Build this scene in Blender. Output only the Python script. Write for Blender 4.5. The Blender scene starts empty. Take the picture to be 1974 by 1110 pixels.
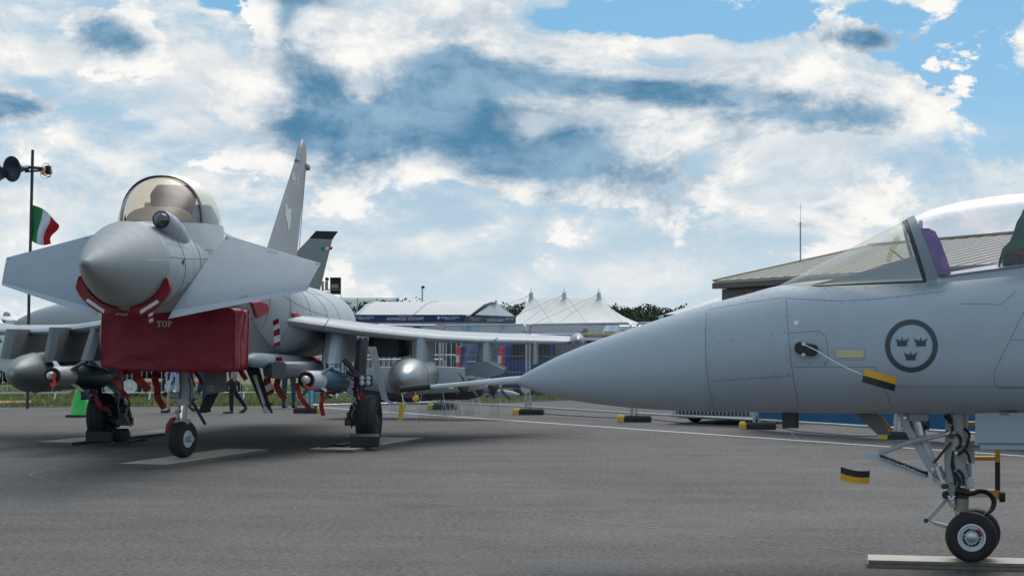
import bpy, bmesh, math, random
from mathutils import Vector, Matrix, noise
from mathutils.bvhtree import BVHTree
random.seed(7)
R = math.radians
SC = bpy.context.scene
COL = SC.collection

# ------------------------------------------------------------------ camera
F, CX, HY, EYE = 3300.0, 987.0, 655.0, 1.6      # focal length in photo pixels, centre column, horizon row, eye height
cam_d = bpy.data.cameras.new('camera')
cam = bpy.data.objects.new('camera', cam_d); COL.objects.link(cam)
cam.location = (0, 0, EYE); cam.rotation_euler = (R(90), 0, 0)
cam_d.sensor_width = 36; cam_d.lens = 36 * F / 1974
cam_d.shift_y = (HY - 555) / 1974
cam_d.clip_start = 0.1; cam_d.clip_end = 5000
SC.camera = cam
SC.view_settings.view_transform = 'Standard'
SC.view_settings.look = 'None'
SC.view_settings.exposure = 0.15
SC.view_settings.gamma = 1
SC.cycles.max_bounces = 8
SC.cycles.transparent_max_bounces = 24
SC.cycles.use_denoising = True

def W(px, py, D): return Vector(((px - CX) / F * D, D, EYE - (py - HY) / F * D))
def G(px, py, z=0.0): return W(px, py, (EYE - z) * F / (py - HY))

# ------------------------------------------------------------------ node expression helper
class E:
    def __init__(s, nt, sock): s.nt = nt; s.s = sock
    def _m(s, op, *a, clamp=False):
        n = s.nt.nodes.new('ShaderNodeMath'); n.operation = op; n.use_clamp = clamp
        for i, x in enumerate((s,) + a):
            if isinstance(x, E): s.nt.links.new(x.s, n.inputs[i])
            else: n.inputs[i].default_value = x
        return E(s.nt, n.outputs[0])
    def __add__(s, o): return s._m('ADD', o)
    __radd__ = __add__
    def __mul__(s, o): return s._m('MULTIPLY', o)
    __rmul__ = __mul__
    def __sub__(s, o): return s._m('SUBTRACT', o)
    def __rsub__(s, o): return (s * -1.0) + o
    def __truediv__(s, o): return s._m('DIVIDE', o)
    def exp(s): return s._m('EXPONENT')
    def pow(s, p): return s._m('POWER', p)
    def max(s, o): return s._m('MAXIMUM', o)
    def min(s, o): return s._m('MINIMUM', o)
    def clamp(s): return s._m('ADD', 0.0, clamp=True)
    def gt(s, o): return s._m('GREATER_THAN', o)
    def ss(s, a, b):
        n = s.nt.nodes.new('ShaderNodeMapRange'); n.interpolation_type = 'SMOOTHSTEP'
        s.nt.links.new(s.s, n.inputs[0])
        n.inputs[1].default_value = a; n.inputs[2].default_value = b
        return E(s.nt, n.outputs[0])
def nt_mix(nt, f, a, b, blend='MIX'):
    n = nt.nodes.new('ShaderNodeMix'); n.data_type = 'RGBA'; n.blend_type = blend
    for i, x in ((0, f), (6, a), (7, b)):
        if isinstance(x, E): nt.links.new(x.s, n.inputs[i])
        elif i == 0: n.inputs[0].default_value = x
        else: n.inputs[i].default_value = tuple(x[:3]) + (1,)
    return E(nt, n.outputs[2])
def nt_noise(nt, vec, scale, detail=4, rough=0.5, dist=0.0, lac=2.0, typ=None):
    n = nt.nodes.new('ShaderNodeTexNoise')
    if typ: n.noise_type = typ
    if vec is not None: nt.links.new(vec.s, n.inputs['Vector'])
    n.inputs['Scale'].default_value = scale; n.inputs['Detail'].default_value = detail
    n.inputs['Roughness'].default_value = rough; n.inputs['Distortion'].default_value = dist
    n.inputs['Lacunarity'].default_value = lac
    return E(nt, n.outputs['Fac'])
def nt_vor(nt, vec, scale, detail=2, rough=0.5, smooth=0.6):
    n = nt.nodes.new('ShaderNodeTexVoronoi'); n.feature = 'SMOOTH_F1'
    nt.links.new(vec.s, n.inputs['Vector'])
    n.inputs['Scale'].default_value = scale; n.inputs['Detail'].default_value = detail
    n.inputs['Roughness'].default_value = rough; n.inputs['Smoothness'].default_value = smooth
    return E(nt, n.outputs['Distance'])
def nt_comb(nt, x, y, z):
    n = nt.nodes.new('ShaderNodeCombineXYZ')
    for i, v in enumerate((x, y, z)):
        if isinstance(v, E): nt.links.new(v.s, n.inputs[i])
        else: n.inputs[i].default_value = v
    return E(nt, n.outputs[0])

# ------------------------------------------------------------------ world: daylight sky with broken cumulus
SUN_AZ, SUN_EL = R(20), R(50)          # azimuth from straight ahead (negative = to the left), elevation
world = bpy.data.worlds.new('World'); SC.world = world; world.use_nodes = True
nt = world.node_tree; nt.nodes.clear()
out = nt.nodes.new('ShaderNodeOutputWorld'); bg = nt.nodes.new('ShaderNodeBackground')
nt.links.new(bg.outputs[0], out.inputs[0])
sky = nt.nodes.new('ShaderNodeTexSky'); sky.sky_type = 'NISHITA'; sky.sun_disc = False
sky.sun_elevation = SUN_EL; sky.sun_rotation = SUN_AZ
sky.air_density = 1.0; sky.dust_density = 0.6; sky.ozone_density = 2.0
tc = nt.nodes.new('ShaderNodeTexCoord')
sp = nt.nodes.new('ShaderNodeSeparateXYZ'); nt.links.new(tc.outputs['Generated'], sp.inputs[0])
dx, dy, dz = (E(nt, sp.outputs[i]) for i in range(3))
SKY_K = 0.1                             # background strength; cloud radiances below are divided by it
def P(sx, sy, sz, ox=0, oy=0, oz=0):
    return nt_comb(nt, dx * sx + ox, dy * sy + oy, dz * sz + oz)
# warped noise domain shared by every cloud field
wn = nt.nodes.new('ShaderNodeTexNoise'); nt.links.new(P(7, 7, 11, 3.1).s, wn.inputs['Vector'])
wn.inputs['Scale'].default_value = 1.0; wn.inputs['Detail'].default_value = 2
wsp = nt.nodes.new('ShaderNodeSeparateColor'); nt.links.new(wn.outputs['Color'], wsp.inputs[0])
w1, w2, big = (E(nt, wsp.outputs[i]) for i in range(3))
wx = dx + (w1 - 0.5) * 0.06; wz = dz + (w2 - 0.5) * 0.04
def PW(s, sz, ox=0, oz=0): return nt_comb(nt, wx * s + ox, dy * s, wz * sz + oz)
puff = nt_noise(nt, PW(13, 22), 1.0, 10, 0.64)                           # cumulus detail
puff2 = nt_noise(nt, PW(13, 22, 0.10, -0.34), 1.0, 8, 0.64)              # the same, looked up towards the sun
back = nt_noise(nt, PW(15, 34, 7.7, 3.3), 1.0, 8, 0.6)                  # smaller clouds further off
band = nt_noise(nt, P(5, 5, 30, 8.2), 1.0, 3, 0.5)                       # flat layered decks
# cloud masses standing in the northern sky, given by bearing and height (tangents)
yy = dy.max(0.12)
tuv = nt_comb(nt, wx / yy, 0.0, wz / yy)
def mass(px, py, sx, sy, wgt, rot=0.0):
    mp = nt.nodes.new('ShaderNodeMapping'); mp.vector_type = 'TEXTURE'
    mp.inputs['Location'].default_value = ((px - CX) / F, 0, (HY - py) / F)
    mp.inputs['Rotation'].default_value = (0, R(rot), 0)
    mp.inputs['Scale'].default_value = (2.6 * sx / F, 1, 2.6 * sy / F)
    nt.links.new(tuv.s, mp.inputs[0])
    g = nt.nodes.new('ShaderNodeTexGradient'); g.gradient_type = 'QUADRATIC_SPHERE'
    nt.links.new(mp.outputs[0], g.inputs[0])
    return E(nt, g.outputs['Fac']) * (wgt * 1.35)
def total(lst):
    t = mass(*lst[0])
    for l in lst[1:]: t = t + mass(*l)
    return t
DARK = [(225, 74, 85, 34, 1.0, 22), (570, 60, 58, 120, 1.0), (745, 245, 235, 70, 1.35), (890, 150, 70, 75, 0.8),
        (1060, 325, 130, 42, 0.95), (1210, 168, 280, 40, 0.95, 6), (1560, 238, 190, 28, 0.85), (1665, 72, 85, 24, 1.15),
        (15, 218, 85, 30, 0.95), (1310, 338, 130, 55, 0.55)]
dark = total(DARK)                                                       # shaded bases and cores
tops = total([(x, y - 34, sx * 1.12, sy * 1.15, w * 1.0) + tuple(r) for (x, y, sx, sy, w, *r) in DARK[1:7]])   # the sunlit heaps above them
lite = total([(50, 60, 100, 80, 0.7), (430, 120, 110, 90, 0.8), (330, 300, 150, 45, 0.6), (1300, 92, 260, 34, 0.9),
              (1720, 190, 150, 55, 0.6), (700, 180, 42, 26, 0.8), (823, 232, 22, 20, 0.8), (1010, 262, 55, 28, 0.8),
              (200, 255, 190, 45, 0.5), (1230, 225, 140, 24, 0.7), (1500, 335, 220, 28, 0.5), (700, 60, 80, 60, 0.5)])
hole = total([(455, 4, 90, 40, 1.0), (640, 0, 60, 26, 0.7), (1890, 130, 120, 150, 1.2), (1400, 28, 210, 45, 1.1), (1760, 70, 130, 40, 0.9),
              (1200, 15, 140, 26, 0.7)])
front = dy.ss(0.8, 0.93) * (1.0 - dz.ss(0.2, 0.34))                     # 0 where the sky carries on beyond those masses
away = 1.0 - front
lit = ((puff - puff2) * 4.2 + (back - 0.5) * 0.7 + 0.5).ss(-0.25, 1.2)                           # sun-facing flanks of the billows
# far deck: pale cloud, grey-blue gaps, blue sky through the holes
holef = hole * front + away * big.ss(0.42, 0.64) * 1.0 + (0.5 - puff) * 2.2 + (0.5 - back) * 1.2 - lite * front * 0.3
blue_amt = holef.ss(0.42, 0.66)
backf = (back - 0.5) * 2.6 + (puff - 0.5) * 1.4 + lite * front * 0.32 + (band - 0.5) * 0.9
bright = nt_mix(nt, ((puff - puff2) * 3.0 + (0.5 - back) * 1.2 + 0.55).clamp(), (0.58, 0.64, 0.69), (0.86, 0.845, 0.81))
deck_hi = nt_mix(nt, backf.ss(-0.3, 0.45), (0.36, 0.52, 0.66), bright)
deck_lo = nt_mix(nt, backf.ss(-0.35, 0.6), (0.47, 0.59, 0.68), (0.78, 0.785, 0.775))
deck = nt_mix(nt, dz.ss(0.03, 0.10), deck_lo, deck_hi)
# near cumulus: bright crisp edges, blue-grey cores
darkf = (dark - lite * 0.5) * front + away * (1.0 - big).ss(0.48, 0.68) * 0.8 + (puff - 0.5) * 2.6 + (back - 0.5) * 0.9
topf = (tops - lite * 0.2) * front + (puff - 0.5) * 2.6 + (back - 0.5) * 0.9
near_a = darkf.ss(0.16, 0.34).max(topf.ss(0.20, 0.30))
core = (darkf - (lit - 0.5) * 0.5).ss(0.22, 0.95)
ncol = nt_mix(nt, lit, (0.47, 0.555, 0.635), (0.90, 0.88, 0.845))
gcol = nt_mix(nt, lit, (0.07, 0.20, 0.335), (0.25, 0.40, 0.54))
near_c = nt_mix(nt, core, ncol, gcol)
sk = nt_mix(nt, 1.0, E(nt, sky.outputs[0]), (SKY_K,) * 3, 'MULTIPLY')
clear = nt_mix(nt, 0.65, sk, (0.09, 0.36, 0.62))
c1 = nt_mix(nt, blue_amt * dz.ss(0.05, 0.14), deck, clear)
c1 = nt_mix(nt, near_a, c1, near_c)
hz = (dz.max(0.0) * -34.0).exp() * 0.7
c1 = nt_mix(nt, hz, c1, (0.63, 0.70, 0.735))
grd = nt_mix(nt, dz.ss(-0.03, 0.0), (0.13, 0.13, 0.125), c1)
fin_c = nt_mix(nt, 1.0, grd, (1 / SKY_K,) * 3, 'MULTIPLY')
nt.links.new(fin_c.s, bg.inputs[0]); bg.inputs[1].default_value = SKY_K
world.cycles.sampling_method = 'MANUAL'; world.cycles.sample_map_resolution = 512

# ------------------------------------------------------------------ sun, veiled by cloud
sun_d = bpy.data.lights.new('sun', 'SUN'); sun_d.energy = 2.0; sun_d.angle = R(38); sun_d.color = (1.0, 0.95, 0.88)
sun = bpy.data.objects.new('sun', sun_d); COL.objects.link(sun)
sdir = Vector((math.sin(SUN_AZ) * math.cos(SUN_EL), math.cos(SUN_AZ) * math.cos(SUN_EL), math.sin(SUN_EL)))
sun.rotation_euler = sdir.to_track_quat('Z', 'Y').to_euler()

# ------------------------------------------------------------------ materials
def lin(r, g, b):
    f = lambda v: (v / 255 / 12.92) if v / 255 <= 0.04045 else ((v / 255 + 0.055) / 1.055) ** 2.4
    return (f(r), f(g), f(b))
MATS = {}
def mat(name, col, rough=0.55, metal=0.0, var=0.12, vscale=3.0, bump=0.0, bscale=60.0, spec=0.5, fine=0.0, emit=None, coat=0.0, streak=0.0, bdist=0.01):
    if name in MATS: return MATS[name]
    m = bpy.data.materials.new(name); m.use_nodes = True; t = m.node_tree
    b = t.nodes['Principled BSDF']
    tcn = t.nodes.new('ShaderNodeTexCoord'); oc = E(t, tcn.outputs['Object'])
    n = nt_noise(t, oc, vscale, 6, 0.6)
    fac = (n - 0.5) * (2 * var) + 1.0
    if fine: fac = fac + (nt_noise(t, oc, 140, 2, 0.6) - 0.5) * fine
    if streak:
        mp = t.nodes.new('ShaderNodeMapping'); mp.inputs['Scale'].default_value = (9, 9, 0.8)
        t.links.new(oc.s, mp.inputs[0])
        fac = fac - (nt_noise(t, E(t, mp.outputs[0]), 1.0, 5, 0.6).ss(0.5, 0.75)) * streak
    cc = nt_comb(t, fac * col[0], fac * col[1], fac * col[2])
    t.links.new(cc.s, b.inputs['Base Color'])
    rr = (nt_noise(t, oc, vscale * 2.7, 4, 0.6) - 0.5) * 0.25 + rough
    t.links.new(rr.clamp().s, b.inputs['Roughness'])
    b.inputs['Metallic'].default_value = metal
    b.inputs['Specular IOR Level'].default_value = spec
    b.inputs['Coat Weight'].default_value = coat
    if bump:
        bn = t.nodes.new('ShaderNodeBump'); bn.inputs['Strength'].default_value = bump; bn.inputs['Distance'].default_value = bdist
        t.links.new(nt_noise(t, oc, bscale, 5 if bdist < 0.02 else 2, 0.6 if bdist < 0.02 else 0.4).s, bn.inputs['Height']); t.links.new(bn.outputs[0], b.inputs['Normal'])
    if emit:
        b.inputs['Emission Color'].default_value = tuple(emit[:3]) + (1,); b.inputs['Emission Strength'].default_value = emit[3]
    MATS[name] = m
    return m
def glass(name, tint, refl=1.0, rough=0.1, base=0.0):
    m = bpy.data.materials.new(name); m.use_nodes = True; t = m.node_tree; t.nodes.clear()
    o = t.nodes.new('ShaderNodeOutputMaterial'); mx = t.nodes.new('ShaderNodeMixShader')
    tr = t.nodes.new('ShaderNodeBsdfTransparent'); gl = t.nodes.new('ShaderNodeBsdfGlossy'); fr = t.nodes.new('ShaderNodeFresnel')
    fr.inputs[0].default_value = 1.5
    tr.inputs[0].default_value = tuple(tint) + (1,); gl.inputs[0].default_value = (1, 1, 1, 1); gl.inputs['Roughness'].default_value = rough
    k = E(t, fr.outputs[0]) * refl + base
    tcn = t.nodes.new('ShaderNodeTexCoord'); oc = E(t, tcn.outputs['Object'])
    k = (k + (nt_noise(t, oc, 4, 4, 0.6) - 0.4).max(0.0) * 0.06).clamp()
    geo = t.nodes.new('ShaderNodeNewGeometry'); k = k.min(0.42) * (1.0 - E(t, geo.outputs['Backfacing']))     # only the outer face mirrors
    t.links.new(k.s, mx.inputs[0]); t.links.new(tr.outputs[0], mx.inputs[1]); t.links.new(gl.outputs[0], mx.inputs[2])
    t.links.new(mx.outputs[0], o.inputs[0])
    MATS[name] = m
    return m

# ------------------------------------------------------------------ mesh builder
I4 = Matrix.Identity(4)
class MB:
    def __init__(s, xf=None): s.v = []; s.f = []; s.mi = []; s.cur = 0; s.xf = xf
    def add(s, vs, fs):
        o = len(s.v); s.v += [Vector(v) for v in vs]
        for f in fs: s.f.append([o + i for i in f]); s.mi.append(s.cur)
        return s
    def m(s, i): s.cur = i; return s
    def box(s, c, sz, rot=None):
        c = Vector(c); h = Vector(sz) / 2
        vs = [Vector((x, y, z)) for x in (-h.x, h.x) for y in (-h.y, h.y) for z in (-h.z, h.z)]
        if rot is not None: vs = [rot @ v for v in vs]
        return s.add([c + v for v in vs], [(0, 1, 3, 2), (4, 6, 7, 5), (0, 4, 5, 1), (2, 3, 7, 6), (0, 2, 6, 4), (1, 5, 7, 3)])
    def beam(s, a, b, w, h, up=(0, 0, 1)):
        a, b = Vector(a), Vector(b); d = (b - a).normalized(); up = Vector(up)
        x = d.cross(up)
        if x.length < 1e-4: x = d.cross(Vector((0, 1, 0)))
        x.normalize(); u = x.cross(d).normalized()
        vs = [p + x * (sx * w / 2) + u * (sy * h / 2) for p in (a, b) for sx, sy in ((-1, -1), (1, -1), (1, 1), (-1, 1))]
        return s.add(vs, [(3, 2, 1, 0), (4, 5, 6, 7), (0, 1, 5, 4), (1, 2, 6, 5), (2, 3, 7, 6), (3, 0, 4, 7)])
    def loft(s, rings, closed=True, cap0=True, cap1=True):
        n = len(rings[0]); o = len(s.v); fs = []
        vs = [p for r in rings for p in r]
        for i in range(len(rings) - 1):
            for j in range(n if closed else n - 1):
                k = (j + 1) % n
                fs.append((i * n + j, i * n + k, (i + 1) * n + k, (i + 1) * n + j))
        if closed and cap0: fs.append(tuple(reversed(range(n))))
        if closed and cap1: fs.append(tuple((len(rings) - 1) * n + j for j in range(n)))
        return s.add(vs, fs)
    def tube(s, pts, r, n=8, cap=True):
        pts = [Vector(p) for p in pts]; rings = []; prev = None
        for i, p in enumerate(pts):
            d = (pts[min(i + 1, len(pts) - 1)] - pts[max(i - 1, 0)])
            d = d.normalized() if d.length > 1e-9 else Vector((0, 0, 1))
            if prev is None:
                x = d.cross(Vector((0, 0, 1)))
                if x.length < 0.05: x = d.cross(Vector((0, 1, 0)))
            else: x = prev - d * prev.dot(d)
            x.normalize(); prev = x; y = d.cross(x)
            rr = r[i] if isinstance(r, (list, tuple)) else r
            rings.append([p + (x * math.cos(a) + y * math.sin(a)) * rr for a in [2 * math.pi * k / n for k in range(n)]])
        return s.loft(rings, True, cap, cap)
    def lathe(s, prof, o, ax, n=24, cap=True):
        o = Vector(o); ax = Vector(ax).normalized()
        x = ax.cross(Vector((0, 0, 1)))
        if x.length < 0.05: x = ax.cross(Vector((0, 1, 0)))
        x.normalize(); y = ax.cross(x)
        rings = [[o + ax * a + (x * math.cos(t) + y * math.sin(t)) * max(r, 1e-4) for t in [2 * math.pi * k / n for k in range(n)]] for a, r in prof]
        return s.loft(rings, True, cap, cap)
    def ball(s, c, r, n=16, sc=(1, 1, 1)):
        c = Vector(c); k = n // 2
        rings = [[c + Vector((r * sc[0] * math.sin(a) * math.cos(t), r * sc[1] * math.sin(a) * math.sin(t), r * sc[2] * math.cos(a)))
                  for t in [2 * math.pi * j / n for j in range(n)]] for a in [max(0.02, min(math.pi - 0.02, math.pi * i / k)) for i in range(k + 1)]]
        return s.loft(rings)
    def prism(s, poly, off):
        poly = [Vector(p) for p in poly]; off = Vector(off); n = len(poly)
        fs = [tuple(range(n)), tuple(reversed(range(n, 2 * n)))] + [(i, n + i, n + (i + 1) % n, (i + 1) % n) for i in range(n)]
        return s.add(poly + [p + off for p in poly], fs)
    def grid(s, fn, nu, nv):
        vs = [fn(i / nu, j / nv) for i in range(nu + 1) for j in range(nv + 1)]
        return s.add(vs, [(i * (nv + 1) + j, (i + 1) * (nv + 1) + j, (i + 1) * (nv + 1) + j + 1, i * (nv + 1) + j + 1) for i in range(nu) for j in range(nv)])
    def sheet(s, fn, nu, nv, th):
        """a curved sheet with thickness: fn(u,v) and an offset vector or function"""
        a = [Vector(fn(i / nu, j / nv)) for i in range(nu + 1) for j in range(nv + 1)]
        off = [Vector(th(i / nu, j / nv)) if callable(th) else Vector(th) for i in range(nu + 1) for j in range(nv + 1)]
        n = len(a); q = nv + 1
        fs = []
        for i in range(nu):
            for j in range(nv):
                f = (i * q + j, (i + 1) * q + j, (i + 1) * q + j + 1, i * q + j + 1)
                fs.append(f); fs.append(tuple(n + k for k in reversed(f)))
        bd = [i * q for i in range(nu + 1)] + [nu * q + j for j in range(1, q)] + [i * q + nv for i in range(nu - 1, -1, -1)] + [j for j in range(nv - 1, 0, -1)]
        for k in range(len(bd)):
            p0, p1 = bd[k], bd[(k + 1) % len(bd)]
            fs.append((p0, n + p0, n + p1, p1))
        return s.add(a + [x + y for x, y in zip(a, off)], fs)
    def build(s, name, mats, parent=None, smooth=40, bevel=0.0, subs=0, local=False):
        vs = [s.xf @ v for v in s.v] if s.xf is not None else s.v
        me = bpy.data.meshes.new(name)
        o = bpy.data.objects.new(name, me)
        if not isinstance(mats, (list, tuple)): mats = [mats]
        if local: c = Vector((0, 0, 0))
        else:
            lo = [min(v[i] for v in vs) for i in range(3)]; hi_ = [max(v[i] for v in vs) for i in range(3)]
            c = Vector(((lo[0] + hi_[0]) / 2, (lo[1] + hi_[1]) / 2, lo[2]))
        me.from_pydata([v - c for v in vs], [], s.f)
        for mm in mats: me.materials.append(mm)
        if len(mats) > 1: me.polygons.foreach_set('material_index', s.mi)
        bm = bmesh.new(); bm.from_mesh(me); bmesh.ops.recalc_face_normals(bm, faces=bm.faces); bm.to_mesh(me); bm.free()
        if smooth:
            me.shade_smooth(); me.set_sharp_from_angle(angle=R(smooth))
        else: me.shade_flat()
        COL.objects.link(o); o.location = c
        if parent is not None:
            o.parent = parent
            if not local: o.matrix_parent_inverse = parent['_m'] if False else WM(parent).inverted()
        if bevel:
            md = o.modifiers.new('bevel', 'BEVEL'); md.width = bevel; md.segments = 2; md.limit_method = 'ANGLE'; md.angle_limit = R(40)
        if subs:
            md = o.modifiers.new('subdivision', 'SUBSURF'); md.levels = subs; md.render_levels = subs
        return o
def WM(o):
    m = o.matrix_basis.copy()
    if o.parent is not None: m = WM(o.parent) @ o.matrix_parent_inverse @ m
    return m
def thing(name, label, cat, loc=(0, 0, 0), rz=0.0, group=None):
    o = bpy.data.objects.new(name, None); COL.objects.link(o)
    o.empty_display_size = 0.2; o.location = loc; o.rotation_euler = (0, 0, rz)
    return tag(o, label, cat, group)
def tag(o, label, cat, group=None):
    o['label'] = label; o['category'] = cat
    if group: o['group'] = group
    return o
def struct(o): o['kind'] = 'structure'; return o
def copy_tree(o, parent=None):
    c = o.copy(); COL.objects.link(c)
    if parent is not None: c.parent = parent
    for ch in list(o.children): copy_tree(ch, c)
    return c
def share(o, loc, rot=None, parent=None, scale=None):
    c = o.copy(); COL.objects.link(c); c.location = loc
    if rot is not None: c.rotation_euler = rot
    if scale is not None: c.scale = scale
    return c
def bvh_of(objs):
    vs = []; fs = []
    for o in objs:
        m = WM(o); off = len(vs)
        vs += [m @ v.co for v in o.data.vertices]; fs += [[off + i for i in p.vertices] for p in o.data.polygons]
    return BVHTree.FromPolygons(vs, fs)
EYEP = Vector((0, 0, EYE))
def hit(bvh, px, py, off=0.003):
    d = (W(px, py, 10) - EYEP).normalized()
    loc, nrm, idx, dist = bvh.ray_cast(EYEP, d)
    if loc is None: return None, None
    if nrm.dot(d) > 0: nrm = -nrm
    return loc + nrm * off, nrm
def polyline(pts, step):
    out_ = []
    for (a, b) in zip(pts[:-1], pts[1:]):
        n = max(1, int(math.hypot(b[0] - a[0], b[1] - a[1]) / step))
        out_ += [(a[0] + (b[0] - a[0]) * i / n, a[1] + (b[1] - a[1]) * i / n) for i in range(n)]
    return out_ + [pts[-1]]
def seam(name, bvh, pts, w, material, parent, step=8, off=0.0015):
    """a thin raised strip following a surface (panel joints, sealant)"""
    L = [hit(bvh, *p, off=off) for p in polyline(pts, step)]
    L = [l for l in L if l[0] is not None]
    if len(L) < 2: return None
    b = MB(); vs = []
    for i, (p, n) in enumerate(L):
        d = L[min(i + 1, len(L) - 1)][0] - L[max(i - 1, 0)][0]
        x = d.cross(n)
        x = x.normalized() if x.length > 1e-9 else Vector((0, 0, 1))
        vs += [p + x * w / 2, p - x * w / 2]
    b.add(vs, [(2 * i, 2 * i + 1, 2 * i + 3, 2 * i + 2) for i in range(len(L) - 1)])
    return b.build(name, material, parent, smooth=60)
def decal(name, bvh, poly2d, material, parent, off=0.003):
    """poly2d: list of faces, each a list of pixel points, laid on the surface"""
    b = MB()
    for f in poly2d:
        ps = [hit(bvh, *p, off=off)[0] for p in f]
        if any(p is None for p in ps): continue
        b.add(ps, [tuple(range(len(ps)))])
    if not b.v: return None
    return b.build(name, material, parent, smooth=0)
def text_polys(s, size=1.0, bold=0.0, spacing=1.0):
    cu = bpy.data.curves.new('lettering', 'FONT'); cu.body = s; cu.size = size; cu.align_x = 'CENTER'; cu.align_y = 'CENTER'
    cu.offset = bold; cu.space_character = spacing; cu.resolution_u = 3
    o = bpy.data.objects.new('lettering', cu); COL.objects.link(o)
    dg = bpy.context.evaluated_depsgraph_get(); me = bpy.data.meshes.new_from_object(o.evaluated_get(dg))
    vs = [v.co.copy() for v in me.vertices]; fs = [list(p.vertices) for p in me.polygons]
    bpy.data.objects.remove(o); bpy.data.curves.remove(cu); bpy.data.meshes.remove(me)
    return vs, fs
def text(name, s, o, xd, ud, size, material, parent, bold=0.0, width=None, lift=0.004):
    vs, fs = text_polys(s, 1.0, bold)
    xd = Vector(xd).normalized(); ud = Vector(ud).normalized(); n = xd.cross(ud)
    w = max(v.x for v in vs) - min(v.x for v in vs); h = max(v.y for v in vs) - min(v.y for v in vs)
    cx = (max(v.x for v in vs) + min(v.x for v in vs)) / 2; cy = (max(v.y for v in vs) + min(v.y for v in vs)) / 2
    ky = size / h; kx = (width / w) if width else ky
    b = MB(); b.add([Vector(o) + xd * (v.x - cx) * kx + ud * (v.y - cy) * ky + n * lift for v in vs], fs)
    return b.build(name, material, parent, smooth=0)
def superring(w, zm, up, dn, n, y, N=32, x0=0.0):
    r = []
    for k in range(N):
        t = 2 * math.pi * k / N; c_, s_ = math.cos(t), math.sin(t); e = 2.0 / n
        r.append(Vector((x0 + w * math.copysign(abs(c_) ** e, c_), y, zm + (up if s_ >= 0 else dn) * math.copysign(abs(s_) ** e, s_))))
    return r
def interp(keys, n):
    """cubic interpolation of tuples keyed on their first value, n samples between keys"""
    out_ = []
    K = keys
    for i in range(len(K) - 1):
        p0 = K[max(i - 1, 0)]; p1 = K[i]; p2 = K[i + 1]; p3 = K[min(i + 2, len(K) - 1)]
        for j in range(n):
            t = j / n; row = []
            for a in range(len(p1)):
                h = p2[0] - p1[0]
                m1 = (p2[a] - p0[a]) / (p2[0] - p0[0]) * h if p2[0] != p0[0] else 0
                m2 = (p3[a] - p1[a]) / (p3[0] - p1[0]) * h if p3[0] != p1[0] else 0
                row.append((2*t**3 - 3*t*t + 1) * p1[a] + (t**3 - 2*t*t + t) * m1 + (-2*t**3 + 3*t*t) * p2[a] + (t**3 - t*t) * m2)
            out_.append(tuple(row))
    return out_ + [tuple(K[-1])]
# ================================================================== ground
def asphalt_mat():
    m = bpy.data.materials.new('asphalt'); m.use_nodes = True; t = m.node_tree; b = t.nodes['Principled BSDF']
    oc = E(t, t.nodes.new('ShaderNodeTexCoord').outputs['Object'])
    agg = nt_noise(t, oc, 62, 3, 0.8); agg2 = nt_noise(t, oc, 21, 3, 0.7)
    stain = nt_noise(t, oc, 0.35, 6, 0.62); stain2 = nt_noise(t, oc, 1.7, 5, 0.6)
    mp = t.nodes.new('ShaderNodeMapping'); mp.inputs['Scale'].default_value = (0.25, 1.6, 1); mp.inputs['Rotation'].default_value = (0, 0, 0.35)
    t.links.new(oc.s, mp.inputs[0]); trk = nt_noise(t, E(t, mp.outputs[0]), 1.0, 5, 0.6)
    f = 1.0 + (agg - 0.5) * 2.4 + (agg2 - 0.5) * 2.8 + (stain - 0.5) * 0.95 + (stain2 - 0.5) * 0.6 + (trk - 0.5) * 0.75
    f = f + agg.ss(0.62, 0.7) * 0.8 - stain2.ss(0.62, 0.75) * 0.1
    f = f - stain.ss(0.58, 0.7) * 0.12 - nt_noise(t, oc, 4.5, 3, 0.5).ss(0.66, 0.72) * 0.22
    warm = nt_mix(t, stain, (0.123, 0.107, 0.097), (0.111, 0.101, 0.095))
    col = nt_mix(t, 1.0, warm, nt_comb(t, f, f, f), 'MULTIPLY')
    t.links.new(col.s, b.inputs['Base Color'])
    b.inputs['Roughness'].default_value = 0.85; b.inputs['Specular IOR Level'].default_value = 0.35
    bn = t.nodes.new('ShaderNodeBump'); bn.inputs['Strength'].default_value = 0.55; bn.inputs['Distance'].default_value = 0.006
    t.links.new((agg + agg2 * 0.5).s, bn.inputs['Height']); t.links.new(bn.outputs[0], b.inputs['Normal'])
    return m
M_asphalt = asphalt_mat()
M_line = mat('road_paint', (0.72, 0.72, 0.70), 0.7, var=0.2, vscale=9, fine=0.35)
M_seal = mat('joint_filler', (0.30, 0.29, 0.27), 0.8, var=0.3, vscale=5)
M_grass = mat('grass_soil', (0.13, 0.15, 0.055), 0.9, var=0.4, vscale=1.2, bump=0.5, bscale=25, fine=0.5)
M_blade = mat('grass_blade', (0.21, 0.235, 0.075), 0.7, var=0.45, vscale=0.8)
M_dry = mat('dry_grass_blade', (0.36, 0.31, 0.14), 0.7, var=0.3, vscale=2)

b = MB(); b.add([(-900, -60, 0), (900, -60, 0), (900, 2500, 0), (-900, 2500, 0)], [(0, 1, 2, 3)])
ground = struct(b.build('apron_ground', M_asphalt, smooth=0))
# painted line across the apron
p0, p1 = G(596, 783.5), G(1974, 879)
d = (p1 - p0).normalized(); nrm = Vector((-d.y, d.x, 0)); p1 = p0 + d * 42
b = MB(); n = 60
for i in range(n):
    a, c = p0 + d * 42 * i / n, p0 + d * 42 * (i + 1) / n
    w0, w1 = 0.055, 0.055
    b.add([a - nrm * w0 + Vector((0, 0, .004)), c - nrm * w0 + Vector((0, 0, .004)), c + nrm * w0 + Vector((0, 0, .004)), a + nrm * w0 + Vector((0, 0, .004))], [(0, 1, 2, 3)])
b.build('painted_line', M_line, ground, smooth=0)
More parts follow.
